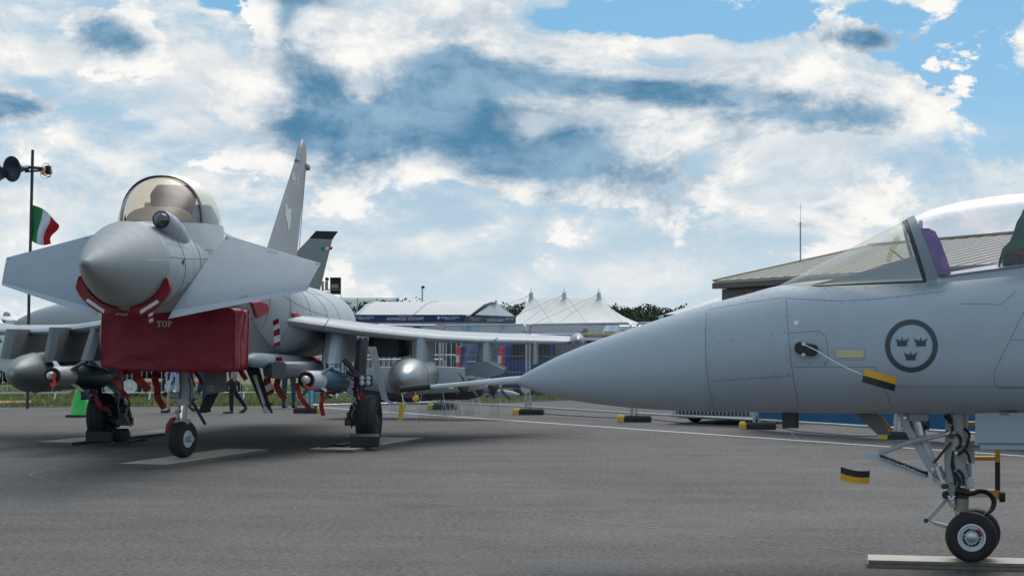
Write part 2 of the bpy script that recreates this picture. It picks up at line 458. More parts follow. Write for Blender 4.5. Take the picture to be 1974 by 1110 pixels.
# sealed joints / hairline cracks wandering over the asphalt
def crack(pts, w):
    L = []
    for (x, y) in polyline(pts, 14):
        p = G(x, y); L.append(p + Vector((noise.noise(p * 3.1) * 0.05, noise.noise(p * 2.7 + Vector((9, 0, 0))) * 0.09, 0.0035)))
    b = MB(); vs = []
    for i, p in enumerate(L):
        dd = (L[min(i + 1, len(L) - 1)] - L[max(i - 1, 0)]).normalized(); nn = Vector((-dd.y, dd.x, 0)) * w * (0.35 + abs(noise.noise(p * 6)))
        vs += [p + nn, p - nn]
    b.add(vs, [(2 * i, 2 * i + 1, 2 * i + 3, 2 * i + 2) for i in range(len(L) - 1)])
    b.build('joint_filler', M_seal, ground, smooth=0)
crack([(760, 962), (1000, 985), (1130, 1002), (1330, 1025), (1450, 1040), (1668, 1066)], 0.010)
crack([(60, 915), (100, 898), (180, 880), (240, 868)], 0.012)
crack([(60, 915), (120, 935), (350, 940), (520, 945), (760, 962)], 0.008)
# grass verge beyond the barriers
edge = [G(-420, 787), G(0, 784.5), G(300, 783.5), G(620, 781.5), G(900, 778), G(1010, 774.5), G(1150, 769)]
far = [Vector((16, 70, 0)), Vector((-60, 70, 0))]
b = MB(); z4 = Vector((0, 0, .02))
b.prism([p + z4 for p in edge] + [p + z4 for p in far], (0, 0, -0.015))
verge = struct(b.build('grass_verge', M_grass, smooth=0))
b = MB(); rnd = random.Random(3)
for i in range(26000):
    px = rnd.uniform(-120, 1140); k = rnd.random() ** 1.6
    ye = 784.5 if px < 0 else (784.5 - px / 620 * 3 if px < 620 else (781.5 - (px - 620) / 280 * 3.5 if px < 900 else 778 - (px - 900) / 250 * 9))
    D0 = EYE * F / (ye - HY); D = D0 + 0.06 + k * 17
    X = (px - CX) / F * D
    h = rnd.uniform(.03, .09) * (1 + D / 90); w = rnd.uniform(.006, .014) * (1 + D / 60); a = rnd.uniform(0, 6.28)
    lx, ly = rnd.uniform(-.04, .04), rnd.uniform(-.04, .04)
    b.m(1 if rnd.random() < 0.22 else 0)
    b.add([(X - w * math.cos(a), D - w * math.sin(a), .02), (X + w * math.cos(a), D + w * math.sin(a), .02), (X + lx, D + ly, .02 + h)], [(0, 1, 2)])
o = b.build('grass', [M_blade, M_dry], smooth=0); o['kind'] = 'stuff'; tag(o, 'short green and straw coloured grass on the verge', 'grass')

# ================================================================== boards under the wheels
M_ply = mat('weathered_plywood', (0.46, 0.40, 0.32), 0.5, var=0.25, vscale=6, bump=0.15, bscale=30, fine=0.2, spec=0.5)
M_plyedge = mat('plywood_edge', (0.17, 0.145, 0.115), 0.8, var=0.35, vscale=20)
def wheel_board(corners, label, layers=2, h=0.05):
    o = thing('wheel_board', label, 'board', sum(corners, Vector()) / 4, group='boards under the aircraft wheels')
    c = sum(corners, Vector()) / 4
    lh = h / layers
    for k in range(layers):
        ps = [c + (p - c) * (1.0 - 0.004 * k) + Vector((0, 0, 0.001 + k * lh)) for p in corners]
        b = MB(); b.m(0); b.add([p + Vector((0, 0, lh - .004)) for p in ps], [(0, 1, 2, 3)]); b.m(1)
        b.add(ps + [p + Vector((0, 0, lh - .004)) for p in ps], [(i, (i + 1) % 4, 4 + (i + 1) % 4, 4 + i) for i in range(4)] + [(3, 2, 1, 0)])
        b.build('plank', [M_ply, M_plyedge], o, smooth=0)
    return o
def rect(A, w, L, yaw=16):
    """rectangle on the ground from its near corner on the photo's left, width, length and bearing"""
    u = Vector((math.sin(R(yaw)), math.cos(R(yaw)), 0)); v = Vector((u.y, -u.x, 0))
    return [A, A + v * w, A + v * w + u * L, A + u * L]
wheel_board(rect(G(229, 900), .66, 3.1), 'long grey plywood board under the nose wheel of the jet with the red cover')
wheel_board(rect(G(594, 871), .68, 3.1), 'plywood board under the chocked main wheel beside the silver fuel tank')
wheel_board(rect(G(70, 857), .62, 3.9, 18), 'plywood board under the main wheel near the green cone')
A = G(1672, 1093); B = G(1676, 1068 + 6)
e = (G(1990, 1101) - A).normalized(); nn = Vector((-e.y, e.x, 0))
wheel_board([A, A + e * 3.0, A + e * 3.0 + nn * 0.33, A + nn * 0.33], 'pale wooden boards stacked under the twin nose wheels with white rims', 2, 0.055)
# ================================================================== twin-engined delta jet (nose towards the camera)
M_tgrey = mat('airframe_grey', (0.40, 0.42, 0.435), 0.46, var=0.16, vscale=1.6, bump=0.05, bscale=7, fine=0.12, streak=0.16)
M_tnose = mat('radome_grey', (0.33, 0.345, 0.345), 0.64, var=0.10, vscale=2.5, fine=0.12, streak=0.10)
M_tdark = mat('dark_grey_and_shade', (0.13, 0.14, 0.145), 0.5, var=0.22, vscale=2.5, streak=0.2)  # airframe grey darkened: underside shade put into the colour; also dark trim
M_fin = mat('fin_grey', (0.27, 0.27, 0.275), 0.5, var=0.12, vscale=1.5)
M_can = mat('canard_grey', (0.20, 0.25, 0.30), 0.45, var=0.10, vscale=1.8, fine=0.10, streak=0.05)
M_lead = mat('leading_edge_grey', (0.36, 0.41, 0.45), 0.35, var=0.05)
M_black = mat('black_paint', (0.012, 0.012, 0.013), 0.5, var=0.3)
M_rubber = mat('tyre_rubber', (0.017, 0.017, 0.018), 0.72, var=0.35, vscale=8, bump=0.1, bscale=50)
M_steel = mat('bare_steel', (0.55, 0.55, 0.55), 0.28, metal=0.9, var=0.2, vscale=10)
M_chrome = mat('polished_oleo', (0.8, 0.8, 0.8), 0.08, metal=1.0, var=0.05)
M_gear = mat('gear_grey', (0.36, 0.37, 0.37), 0.45, var=0.3, vscale=9, fine=0.1)
M_geard = mat('greasy_gear_metal', (0.055, 0.055, 0.057), 0.45, metal=0.2, var=0.5, vscale=14)
M_rim = mat('wheel_rim_grey', (0.60, 0.62, 0.63), 0.4, var=0.15, vscale=12)
M_red = mat('red_cover_cloth', (0.24, 0.009, 0.02), 0.5, var=0.28, vscale=2.2, bump=0.6, bscale=3.2, spec=0.5, fine=0.12, bdist=0.09)
M_redpad = mat('red_pad', (0.25, 0.010, 0.014), 0.45, var=0.15, vscale=8)
M_ribbon = mat('red_ribbon', (0.24, 0.008, 0.014), 0.6, var=0.3, vscale=12)
M_white = mat('white_paint', (0.75, 0.75, 0.74), 0.5, var=0.1)
M_line_d = mat('panel_joint', (0.14, 0.155, 0.165), 0.6, var=0.2)
M_marking = mat('pale_stencil', (0.58, 0.60, 0.61), 0.5, var=0.1)
M_sten = mat('dark_stencil', (0.17, 0.19, 0.21), 0.5, var=0.1)
M_cglass = glass('canopy_glass', (0.84, 0.78, 0.66), 1.0, 0.42)
M_lens = mat('sensor_lens', (0.01, 0.012, 0.015), 0.05, var=0.0, spec=1.0, coat=1.0)
M_seat = mat('seat_fabric', (0.10, 0.105, 0.09), 0.8, var=0.3)
M_seatred = mat('seat_cover_red', (0.20, 0.035, 0.03), 0.7, var=0.25)
M_cream = mat('cream_lining', (0.55, 0.50, 0.33), 0.7, var=0.1)
M_bay = mat('bay_dark', (0.03, 0.032, 0.035), 0.8, var=0.3)

TIP_D, TIP_X = 17.9, -4.486
PSI, ROLL = math.atan(0.03), R(1.1)
TM = Matrix.Translation((TIP_X, TIP_D, 2.0)) @ Matrix.Rotation(-PSI, 4, 'Z') @ Matrix.Rotation(ROLL, 4, 'Y') @ Matrix.Translation((0, 0, -2.0))
TI = TM.inverted()
def tl(px, py, t):
    """point in the jet's own frame on the sight line of a photo pixel, t metres behind the nose tip"""
    a = TI @ EYEP; q = TI @ W(px, py, 10) - a
    return a + q * ((t - a.y) / q.y)
def tw(v): return TM @ Vector(v)
jet = thing('fighter_jet', 'grey delta wing jet fighter facing us with a red cover over its belly air intake', 'jet', (TIP_X + .15, 23.0, 0))
T = lambda: MB(TM)

# radome
b = T(); prof = interp([(0.0, 0.012, 2.40), (0.025, 0.035, 2.40), (0.1, 0.066, 2.402), (0.3, 0.135, 2.41), (0.65, 0.24, 2.425), (1.0, 0.336, 2.44), (1.35, 0.425, 2.45), (1.7, 0.5, 2.46)], 4)
b.loft([superring(r, z, r, r, 2, t, 48) for t, r, z in prof], cap1=False); radome = b.build('radome', M_tnose, jet)
b = T(); b.lathe([(0, .004), (.01, .02), (.03, .038), (.06, .052)], (0, -0.012, 2.40), (0, 1, 0), 20); b.build('nose_tip', mat('tip_metal', (0.25, 0.245, 0.235), .5), radome)
# fuselage
FUS = [(1.7, .5, 2.46, .5, .5, 2), (2.2, .545, 2.46, .525, .53, 2.0), (2.8, .59, 2.46, .58, .54, 2.1), (3.4, .63, 2.47, .60, .53, 2.2), (4.2, .70, 2.45, .66, .48, 2.2),
       (5.0, .82, 2.35, .78, .60, 2.2), (6.0, 1.0, 2.15, .90, .80, 2.3), (7.0, 1.2, 1.98, .80, .72, 2.3), (8.0, 1.34, 1.90, .70, .66, 2.3), (9.5, 1.42, 1.87, .68, .62, 2.3),
       (12.0, 1.38, 1.87, .70, .60, 2.3), (14.5, 1.1, 1.87, .7, .55, 2.2), (15.4, .95, 1.87, .6, .5, 2.2)]
b = T(); b.loft([superring(w, zm, u, dn, n, t, 48) for t, w, zm, u, dn, n in interp(FUS, 4)]); fus = b.build('fuselage', M_tgrey, jet)
b = T(); b.loft([superring(w, zm, u, .5, 2, t, 24) for t, w, zm, u in interp([(4.9, .44, 2.75, .42), (5.6, .46, 2.75, .46), (7, .42, 2.72, .45), (9, .36, 2.7, .42), (11.5, .28, 2.7, .4), (14.6, .2, 2.6, .35)], 3)])
b.build('spine', M_tgrey, jet)
# belly intake trunk behind the cover
b = T(); b.loft([superring(w, zm, h, h2, n, t, 40, -.03) for t, w, zm, h, h2, n in interp([(4.55, .80, 1.62, .36, .38, 5), (5.5, .84, 1.62, .5, .38, 5), (7, .95, 1.62, .6, .34, 4), (10, 1.15, 1.62, .5, .32, 3), (14, .95, 1.65, .4, .3, 3)], 3)])
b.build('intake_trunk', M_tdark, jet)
# engine nozzles
for sx in (-.48, .48):
    b = T(); b.lathe([(0, .43), (.3, .42), (.7, .36), (.72, .33), (.4, .3)], (sx, 15.35, 1.9), (0, 1, 0), 24); b.build('engine_nozzle', M_geard, jet)
# cockpit
CAN = [(2.42, .12, 2.97, 2.99), (2.55, .26, 2.99, 3.09), (2.8, .385, 3.01, 3.27), (3.1, .46, 3.03, 3.47), (3.42, .505, 3.05, 3.63), (4.0, .52, 3.07, 3.70), (4.6, .49, 3.10, 3.66), (5.2, .39, 3.13, 3.48), (5.7, .3, 3.16, 3.3)]
def arch(t, w, zs, zt, N=22, pw=2.25):
    r = []
    for k in range(N + 1):
        a = math.pi * k / N; c_, s_ = math.cos(a), math.sin(a)
        r.append(Vector((w * math.copysign(abs(c_) ** (2 / pw), c_), t, zs + (zt - zs) * abs(s_) ** (2 / pw))))
    return r
ci = interp(CAN, 5)
ws = [r for r in ci if r[0] <= 3.43]; cn = [r for r in ci if r[0] >= 3.41]
for nm, rows in (('windscreen', ws), ('canopy_glass', cn)):
    b = T(); b.loft([arch(*r) for r in rows], closed=False); b.build(nm, M_cglass, jet)
b = T(); b.loft([[q for p in ([v for v in arch(t, w * s1, zs, zs + (zt - zs) * s1)]) for q in (p,)] for t, s1 in ((3.37, 1.0), (3.37, 1.024), (3.49, 1.024), (3.49, 1.0)) for (w, zs, zt) in ((.505, 3.05, 3.63),)], closed=False)
b.build('canopy_bow', mat('canopy_frame_dark', (0.06, 0.068, 0.075), .45), jet)
b = T()
def skirt(sgn):
    rows = []
    for (t, w, zs, zt) in ci:
        rows.append([Vector((sgn * (w + .012), t, zs + .012)), Vector((sgn * (w + .022), t, zs - .03)), Vector((sgn * (w + .09), t, zs - .32))])
    return rows
b.loft(skirt(1), closed=False); b.loft(skirt(-1), closed=False)
b.box((0, 2.40, 2.93), (.26, .1, .1)); b.build('canopy_sill', M_tgrey, jet)
b = T(); b.loft([superring(w, 2.96, h, .1, 3, t, 20) for t, w, h in ((2.7, .28, .08), (2.95, .36, .17), (3.2, .41, .27), (3.38, .42, .30), (3.5, .40, .28))]); b.build('instrument_coaming', mat('coaming_tan', (0.22, 0.19, 0.15), .8), jet)
b = T(); b.box((0, 3.32, 3.22), (.2, .012, .3), Matrix.Rotation(-.5, 3, 'X')); b.build('head_up_display', M_cglass, jet)
seat = T(); seat.loft([superring(w, z, .02, .02, 2.5, 4.2, 16) if False else [Vector((x * w, y, z)) for x, y in ((-1, 4.05), (1, 4.05), (1, 4.35), (-1, 4.35))] for z, w in ((2.75, .24), (3.2, .24), (3.42, .2), (3.52, .15))]); sobj = seat.build('ejection_seat', M_seat, jet, bevel=.02)
b = T(); b.loft([[Vector((x * w, y, z)) for x, y in ((-1, 3.95), (1, 3.95), (1, 4.1), (-1, 4.1))] for z, w in ((3.16, .16), (3.26, .27), (3.46, .29), (3.58, .20))]); b.build('headrest', M_seatred, sobj, bevel=.03)
b = T(); b.box((-.33, 4.3, 3.22), (.16, .3, .3)); b.build('seat_side_panel', M_cream, sobj, bevel=.03)
b = T(); b.loft([[Vector((x * w, y, z)) for x, y in ((-1, 4.85), (1, 4.85), (1, 5.0), (-1, 5.0))] for z, w in ((2.8, .42), (3.2, .40), (3.4, .30))]); b.build('rear_bulkhead', M_seat, jet, bevel=.02)
# infra-red search ball on the port shoulder
p0, p1 = tl(313, 424, 2.0), tl(366, 466, 3.15)
b = T(); ax = (p1 - p0)
b.loft([[p0 + ax * k + Vector((math.cos(a) * r, 0, math.sin(a) * r * 1.05 - .06 * min(1, k * 2))) for a in [2 * math.pi * j / 20 for j in range(20)]] for k, r in ((-.02, .075), (.0, .1), (.08, .12), (.22, .145), (.45, .145), (.7, .10), (.9, .05), (1.0, .012))])
o = b.build('sensor_fairing', M_tgrey, jet)
b = T(); b.ball(p0 + Vector((0, -.045, -.005)), .083, 20); b.build('sensor_ball', M_lens, o)
b = T(); q = p0 + Vector((0, -.06, .0)); b.tube([q + Vector((math.cos(a) * .094, 0, math.sin(a) * .094)) for a in [2 * math.pi * j / 24 for j in range(25)]], .01, 6); b.build('sensor_collar', M_geard, o)
# probes and vents
p = tl(241, 423, 2.2); b = T(); b.lathe([(0, .022), (.03, .012), (.085, .006)], p + Vector((0, 0, -.035)), (0, 0, 1), 10); b.build('probe', M_black, jet)
p = tl(327, 480, 1.95); b = T(); b.ball(p, .03, 12); b.build('probe', M_rim, jet)
for px, py in ((352, 503), (352, 508)):
    pass
# canards
def canard(sgn):
    LEr, TEr, LEt, TEt = (Vector(v) for v in ((.42, 2.08, 1.86), (.80, 3.5, 2.92), (1.90 if sgn > 0 else 1.84, 2.95, 2.235), (2.0 if sgn > 0 else 1.94, 3.42, 2.59)))
    def ring(le, te, th):
        nn = Vector((0, (te - le).z, -(te - le).y)).normalized() * -1
        return [le, le.lerp(te, .07) + nn * th * .6, le.lerp(te, .3) + nn * th, le.lerp(te, .7) + nn * th * .7, te, le.lerp(te, .7) - nn * th * .7, le.lerp(te, .3) - nn * th, le.lerp(te, .07) - nn * th * .6]
    fl = lambda v: Vector((v.x * sgn, v.y, v.z))
    b = T(); b.loft([[fl(v) for v in ring(LEr, TEr, .035)], [fl(v) for v in ring(LEt, TEt, .014)]]); c = b.build('canard', M_can, jet, smooth=25)
    # light leading-edge strip, 2 mm proud
    b = T(); vs = []
    for le, te, th in ((LEr, TEr, .035), (LEt, TEt, .014)):
        r = ring(le, te, th); vs.append([fl(v + (v - le.lerp(te, .4)).normalized() * .003) for v in (r[1] + Vector((0, 0, .002)), r[0] + (le - te) * .004, r[7])])
    b.loft(vs, closed=False); b.build('leading_edge', M_lead, c)
    return c
can_p = canard(1); can_s = canard(-1)
# wings
ZLE = [(.6, 1.97), (1.0, 1.91), (2.0, 1.77), (2.7, 1.70), (3.3, 1.66), (5.15, 1.645)]
def zl(tab, x):
    for (a, za), (c, zc) in zip(tab[:-1], tab[1:]):
        if x <= c: return za + (zc - za) * (x - a) / (c - a)
    return tab[-1][1]
ZTE = [(.6, 1.88), (1.6, 1.85), (3, 1.81), (5.15, 1.765)]
def wing(sgn):
    rings = []
    for x in (.6, .9, 1.2, 1.6, 2.0, 2.5, 3.0, 3.6, 4.3, 5.0, 5.15):
        tle = 5.85 + (x - .6) * 1.325; tte = 13.1 - x * .12
        th = .125 - .017 * x; z0, z1 = zl(ZLE, x), zl(ZTE, x); rr = []
        for k, (c_, h_) in enumerate(((0, 0), (.012, .55), (.04, .85), (.12, 1.0), (.45, 1.0), (.8, .5), (1, .08), (1, -.08), (.8, -.5), (.45, -1.0), (.12, -1.0), (.04, -.85), (.012, -.55))):
            rr.append(Vector((sgn * x, tle + (tte - tle) * c_, z0 + (z1 - z0) * c_ + h_ * th * (1 if c_ < .5 else .8))))
        rings.append(rr)
    b = T(); b.loft(rings); return b.build('wing', M_tgrey, jet, smooth=50)
wing_p, wing_s = wing(1), wing(-1)
for sgn, w_ in ((1, wing_p), (-1, wing_s)):      # wing-tip pods
    b = T(); b.loft([superring(r, 1.70, r, r, 2, t, 20, sgn * 5.27) for t, r in ((10.9, .01), (11.0, .06), (11.25, .10), (11.8, .12), (13.2, .12), (14.2, .08), (14.6, .02))]); b.build('wing_tip_pod', M_white if False else M_lead, jet)
    for x in (1.55, 3.9):                        # leading-edge slat joints
        rr = []
        tle = 5.85 + (x - .6) * 1.325
        b = T(); z0 = zl(ZLE, x); th = .125 - .017 * x
        for k in range(9):
            a = math.pi * (k / 8 - .5)
            rr.append(Vector((sgn * (x + .05 * math.sin(a)), tle + .10 * (1 - math.cos(a)) - .006, z0 + th * 1.02 * math.sin(a) + .004)))
        b.tube(rr, .006, 5); b.build('slat_joint', M_line_d, w_)
# fin
def finring(z, t0, t1, th):
    return [Vector((0, t0, z)), Vector((th * .6, t0 + (t1 - t0) * .08, z)), Vector((th, t0 + (t1 - t0) * .35, z)), Vector((th * .7, t0 + (t1 - t0) * .7, z)), Vector((.006, t1, z)),
            Vector((-.006, t1, z)), Vector((-th * .7, t0 + (t1 - t0) * .7, z)), Vector((-th, t0 + (t1 - t0) * .35, z)), Vector((-th * .6, t0 + (t1 - t0) * .08, z))]
b = T(); b.loft([finring(z, a, c_, th) for z, a, c_, th in ((2.6, 10.3, 14.1, .14), (3.2, 11.2, 14.2, .12), (4.2, 12.75, 14.75, .09), (4.95, 13.95, 15.15, .07), (5.2, 14.2, 15.15, .065), (5.33, 14.4, 15.12, .055), (5.40, 14.6, 15.02, .03))])
fin = b.build('fin', M_fin, jet, smooth=30)
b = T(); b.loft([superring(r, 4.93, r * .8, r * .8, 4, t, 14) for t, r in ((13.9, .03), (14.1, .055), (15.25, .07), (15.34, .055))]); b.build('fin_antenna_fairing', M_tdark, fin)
b = T()
for k in (-1, 1): b.add([(k * .13, 13.6, 3.0), (k * .115, 13.62, 3.0), (k * .06, 14.65, 4.85), (k * .075, 14.65, 4.85)], [(0, 1, 2, 3)])
b.build('rudder_hinge_line', M_lead, fin)
JB = bvh_of([fin])
def fin_text(s, px, py, h, wpx, material):
    vs, fs = text_polys(s); w0 = max(v.x for v in vs) - min(v.x for v in vs); h0 = max(v.y for v in vs) - min(v.y for v in vs)
    mx = sum(v.x for v in vs) / len(vs); my = (max(v.y for v in vs) + min(v.y for v in vs)) / 2
    b = MB(); ps = []
    for v in vs:
        q, n_ = hit(JB, px + (v.x - mx) / w0 * wpx, py - (v.y - my) / h0 * h, .006); ps.append(q)
    ok = [f for f in fs if all(ps[i] is not None for i in f)]
    b.add([p if p is not None else Vector((0, 0, 0)) for p in ps], ok)
    used = sorted({i for f in ok for i in f}); mp = {i: k for k, i in enumerate(used)}
    b2 = MB(); b2.add([ps[i] for i in used], [[mp[i] for i in f] for f in ok])
    return b2.build('lettering', material, fin, smooth=0)
fin_text('913', 569.5, 345, 24, 11, M_marking)
badge = [(550, 392), (553, 396), (555, 404), (558, 400), (562, 405), (560, 412), (561, 420), (559, 432), (558, 441), (555, 443), (554, 430), (551, 424), (549, 412), (550, 402)]
decal('fin_badge', JB, [badge], mat('badge_pale_green', (0.52, 0.60, 0.50), .5), fin, .006)

# pylons (each a plate with a swept, rounded nose)
def pylon(x, t0, t1, ztop, zbot, th, material, sweep=.55):
    b = T(); rows = []
    for z, s in ((ztop, 0), (zbot, 1)):
        a = t0 + (sweep if s == 0 else 0); rows.append([Vector((x + dx_, a + (t1 - a) * c_, z)) for c_, dx_ in ((0, 0), (.03, th * .35), (.1, th * .5), (.9, th * .5), (1, th * .2), (1, -th * .2), (.9, -th * .5), (.1, -th * .5), (.03, -th * .35))])
    b.loft(rows); return b.build('pylon', material, jet, smooth=30)
pi_ = tl(633, 700, 7.3); pylon(pi_.x, 7.2, 9.8, 1.80, pi_.z, .26, M_tgrey, .5)
ps_ = tl(168, 695, 7.3); pylon(ps_.x, 7.2, 9.8, 1.80, ps_.z, .26, M_tdark, .6)  # starboard pylons: shade under the wing is painted in by the darker grey
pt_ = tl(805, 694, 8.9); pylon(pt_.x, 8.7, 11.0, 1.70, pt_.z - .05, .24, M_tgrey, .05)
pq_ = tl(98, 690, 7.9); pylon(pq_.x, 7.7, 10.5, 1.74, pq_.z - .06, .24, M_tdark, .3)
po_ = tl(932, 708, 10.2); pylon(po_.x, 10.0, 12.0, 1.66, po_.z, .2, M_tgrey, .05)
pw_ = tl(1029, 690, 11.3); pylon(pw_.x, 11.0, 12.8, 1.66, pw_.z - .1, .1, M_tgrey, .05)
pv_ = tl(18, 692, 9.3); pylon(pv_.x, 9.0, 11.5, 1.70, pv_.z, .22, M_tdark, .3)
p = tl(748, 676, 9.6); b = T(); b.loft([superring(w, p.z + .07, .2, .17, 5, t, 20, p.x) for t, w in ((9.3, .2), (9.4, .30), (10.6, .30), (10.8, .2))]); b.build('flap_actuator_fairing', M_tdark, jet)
# twin launcher under the outer pylon
q = po_
b = T(); b.add([q + Vector(v) for v in ((-.28, -.2, -.14), (-.30, -.2, -.02), (-.08, -.2, .10), (.08, -.2, .10), (.34, -.2, -.02), (.32, -.2, -.10), (.05, -.2, -.17), (-.18, -.2, -.13))] + [q + Vector(v) for v in ((-.28, 1.5, -.14), (-.30, 1.5, -.02), (-.08, 1.5, .10), (.08, 1.5, .10), (.34, 1.5, -.02), (.32, 1.5, -.10), (.05, 1.5, -.17), (-.18, 1.5, -.13))],
               [tuple(range(8)), tuple(range(15, 7, -1))] + [(i, (i + 1) % 8, 8 + (i + 1) % 8, 8 + i) for i in range(8)])
b.build('launcher_beam', mat('launcher_blue_grey', (0.20, 0.24, 0.27), .45), jet, smooth=0, bevel=.006)

# ---- undercarriage
def wheel_parts(parent, c, ax, r, w, rim_r, rim_mat=None, hub=True, mark=False):
    """tyre with grooves plus rim discs, axle along ax, as wheel > tyre, rim"""
    c = Vector(c); ax = Vector(ax).normalized(); h = w / 2
    prof = [(-h * .72, rim_r), (-h * .95, rim_r * 1.08), (-h, (r + rim_r) / 2), (-h * .93, r * .88), (-h * .75, r * .955), (-h * .5, r * .985), (-h * .32, r * .995), (-h * .30, r * .98), (-h * .24, r * .98), (-h * .22, r),
            (h * .22, r), (h * .24, r * .98), (h * .30, r * .98), (h * .32, r * .995), (h * .5, r * .985), (h * .75, r * .955), (h * .93, r * .88), (h, (r + rim_r) / 2), (h * .95, rim_r * 1.08), (h * .72, rim_r)]
    b = MB(); b.lathe(prof, c, ax, 56, cap=False); ty = b.build('tyre', M_rubber, parent, smooth=50)
    for s in (-1, 1):
        b = MB(); b.lathe([(s * h * .70, rim_r * 1.01), (s * h * .86, rim_r * .99), (s * h * .88, rim_r * .86), (s * h * .62, rim_r * .80), (s * h * .56, rim_r * .45), (s * h * .70, rim_r * .40), (s * h * .72, rim_r * .34), (s * h * .86, rim_r * .32), (s * h * .88, .004)], c, ax, 40)
        rm = b.build('rim', rim_mat or M_rim, ty)
    return ty
# nose leg
Pn = lambda px, py: W(px, py, 22.62)
ng = Pn(352, 848.5); ng.z = .05 + .245
axn = Vector((1, -.42, 0)).normalized()
leg = MB(); top = Pn(362, 700)
leg.tube([Pn(361, 700), Pn(360, 752)], .075, 14); leg.box(Pn(359, 742), (.17, .14, .34)); leg.box(Pn(354, 772), (.15, .15, .12))
for s in (-1, 1): leg.box(Pn(359 + s * 7, 735), (.05, .19, .30))
leg.build('nose_leg', M_gear, jet, bevel=.01)
b = MB(); b.tube([Pn(329, 761), Pn(380, 762)], .042, 12); b.tube([Pn(327, 761), Pn(332, 761)], .05, 12); b.tube([Pn(376, 762), Pn(382, 762)], .05, 12); b.build('steering_bar', M_gear, jet)
b = MB(); b.tube([Pn(356, 775), Pn(352, 812)], .048, 16); b.build('oleo', M_chrome, jet)
b = MB(); b.tube([Pn(346, 780), Pn(342, 800), Pn(346, 812)], .018, 8); b.box(Pn(351, 812), (.20, .16, .06)); b.box(Pn(345, 830), (.03, .08, .24)); b.box(Pn(343, 792), (.06, .12, .03)); b.tube([ng - axn * .16, ng + axn * .16], .04, 12); b.build('wheel_fork', M_gear, jet, bevel=.008)
wheel_parts(jet, ng, axn, .245, .20, .115)
b = MB(); mud = [(341, 806), (334, 810), (328, 820), (326, 832), (328, 845)]
b.tube([Pn(*m_) + Vector((0, -.05, 0)) for m_ in mud], [.03, .045, .05, .045, .03], 10); b.build('red_hose_guard', mat('red_guard', (0.18, .02, .022), .5), jet)
b = MB(); b.beam(Pn(372, 776), Pn(396, 818), .035, .04); b.build('tow_link', M_black, jet, bevel=.008)
for (a, c_) in (((339, 726), (333, 740)), ((368, 718), (378, 745)), ((350, 716), (349, 768)), ((366, 726), (369, 772))):
    b = MB(); b.tube([Pn(*a) + Vector((0, -.1, 0)), Pn((a[0] + c_[0]) / 2 + 3, (a[1] + c_[1]) / 2) + Vector((0, -.12, 0)), Pn(*c_) + Vector((0, -.1, 0))], .011, 6); b.build('hydraulic_line', M_geard, jet)
# nose leg doors
b = MB(); b.prism([W(390, 706, 23.2), W(436, 703, 23.4), W(437, 755, 23.4), W(396, 760, 23.2)], (0, .03, 0)); nd = b.build('gear_door', mat('door_grey', (.10, .105, .108), .5, var=.2), jet, smooth=0)
for i, s in enumerate(('81084', 'UT 10', '0119001')):
    text('stencil', s, W(405 + i * .6, 744 + i * 4.2, 23.17), (1, .12, .06), (0, 0, 1), .022, M_marking, nd, width=.085)
b = MB(); b.prism([W(397, 760, 23.6), W(421, 757, 23.6), W(402, 795, 23.6), W(380, 796, 23.6)], (0, .05, 0)); b.build('gear_door', M_bay, jet, smooth=0, bevel=.01)
# main legs
def main_leg(px_wheel, y_con, D, px_leg, side, ytop):
    Pm = lambda px, py, dd=0: W(px, py, D + dd)
    r = .365
    c = Pm(px_wheel, y_con); c.z = .055 + r
    ax = Vector((1, -.12, 0))
    wheel_parts(jet, c, ax, r, .30, .19, M_geard)
    b = MB(); b.tube([Pm(px_leg + side * 6, ytop, .25), Pm(px_leg, 742, .15), Pm(px_leg - side * 3, 775, .1)], [.085, .085, .075], 14); b.build('main_leg', M_geard if side > 0 else M_gear, jet)
    b = MB(); b.beam(Pm(px_leg - side * 2, 770, .1), Pm(px_leg - side * 8, 815), .10, .14); b.ball(Pm(px_leg - side * 6, 790), .11, 12); b.box(Pm(px_leg - side * 12, 812), (.24, .22, .12)); b.box(Pm(px_leg - side * 13, 800), (.16, .26, .10)); b.tube([Pm(px_leg - side * 4, 818), c], .06, 10)
    b.build('brake_unit', M_geard, jet, bevel=.01)
    rg = random.Random(int(px_leg))
    for k in range(7):
        x0, y0 = px_leg - side * rg.uniform(0, 22), rg.uniform(742, 790)
        b = MB(); b.tube([Pm(x0, y0, -.1), Pm(x0 + rg.uniform(-9, 9), y0 + 14, -.16), Pm(x0 + rg.uniform(-7, 7), y0 + 26, -.14), Pm(x0 + rg.uniform(-3, 3), y0 + 36, -.1)], rg.uniform(.008, .014), 6); b.build('brake_hose', M_black if k % 2 else M_gear, jet)
    return c
cp = main_leg(711, 858, 25.4, 693, 1, 655)
cs_ = main_leg(197, 849, 26.5, 228, -1, 720)
Pp = lambda px, py, dd=0: W(px, py, 25.4 + dd)
b = MB(); b.sheet(lambda u, v: Pp((708 + 4 * v, 722, 727, 731, 736, 748)[int(round(u * 5))] + 12 * v, (668, 712, 735, 752, 770, 776)[int(round(u * 5))] + (0 if u < 1 else 2 * v), .0), 5, 1, (0, .05, 0)); b.build('gear_door', M_gear, jet, smooth=0)
b = MB(); b.tube([Pp(663, 694, .2), Pp(694, 726, .1)], .04, 8); b.tube([Pp(668, 716, .1), Pp(690, 727, .05)], .03, 8); b.build('side_brace', M_geard, jet)
b = MB(); b.box(Pp(704, 733, -.15), (.22, .12, .17)); lamp = b.build('landing_light', M_geard, jet, bevel=.02)
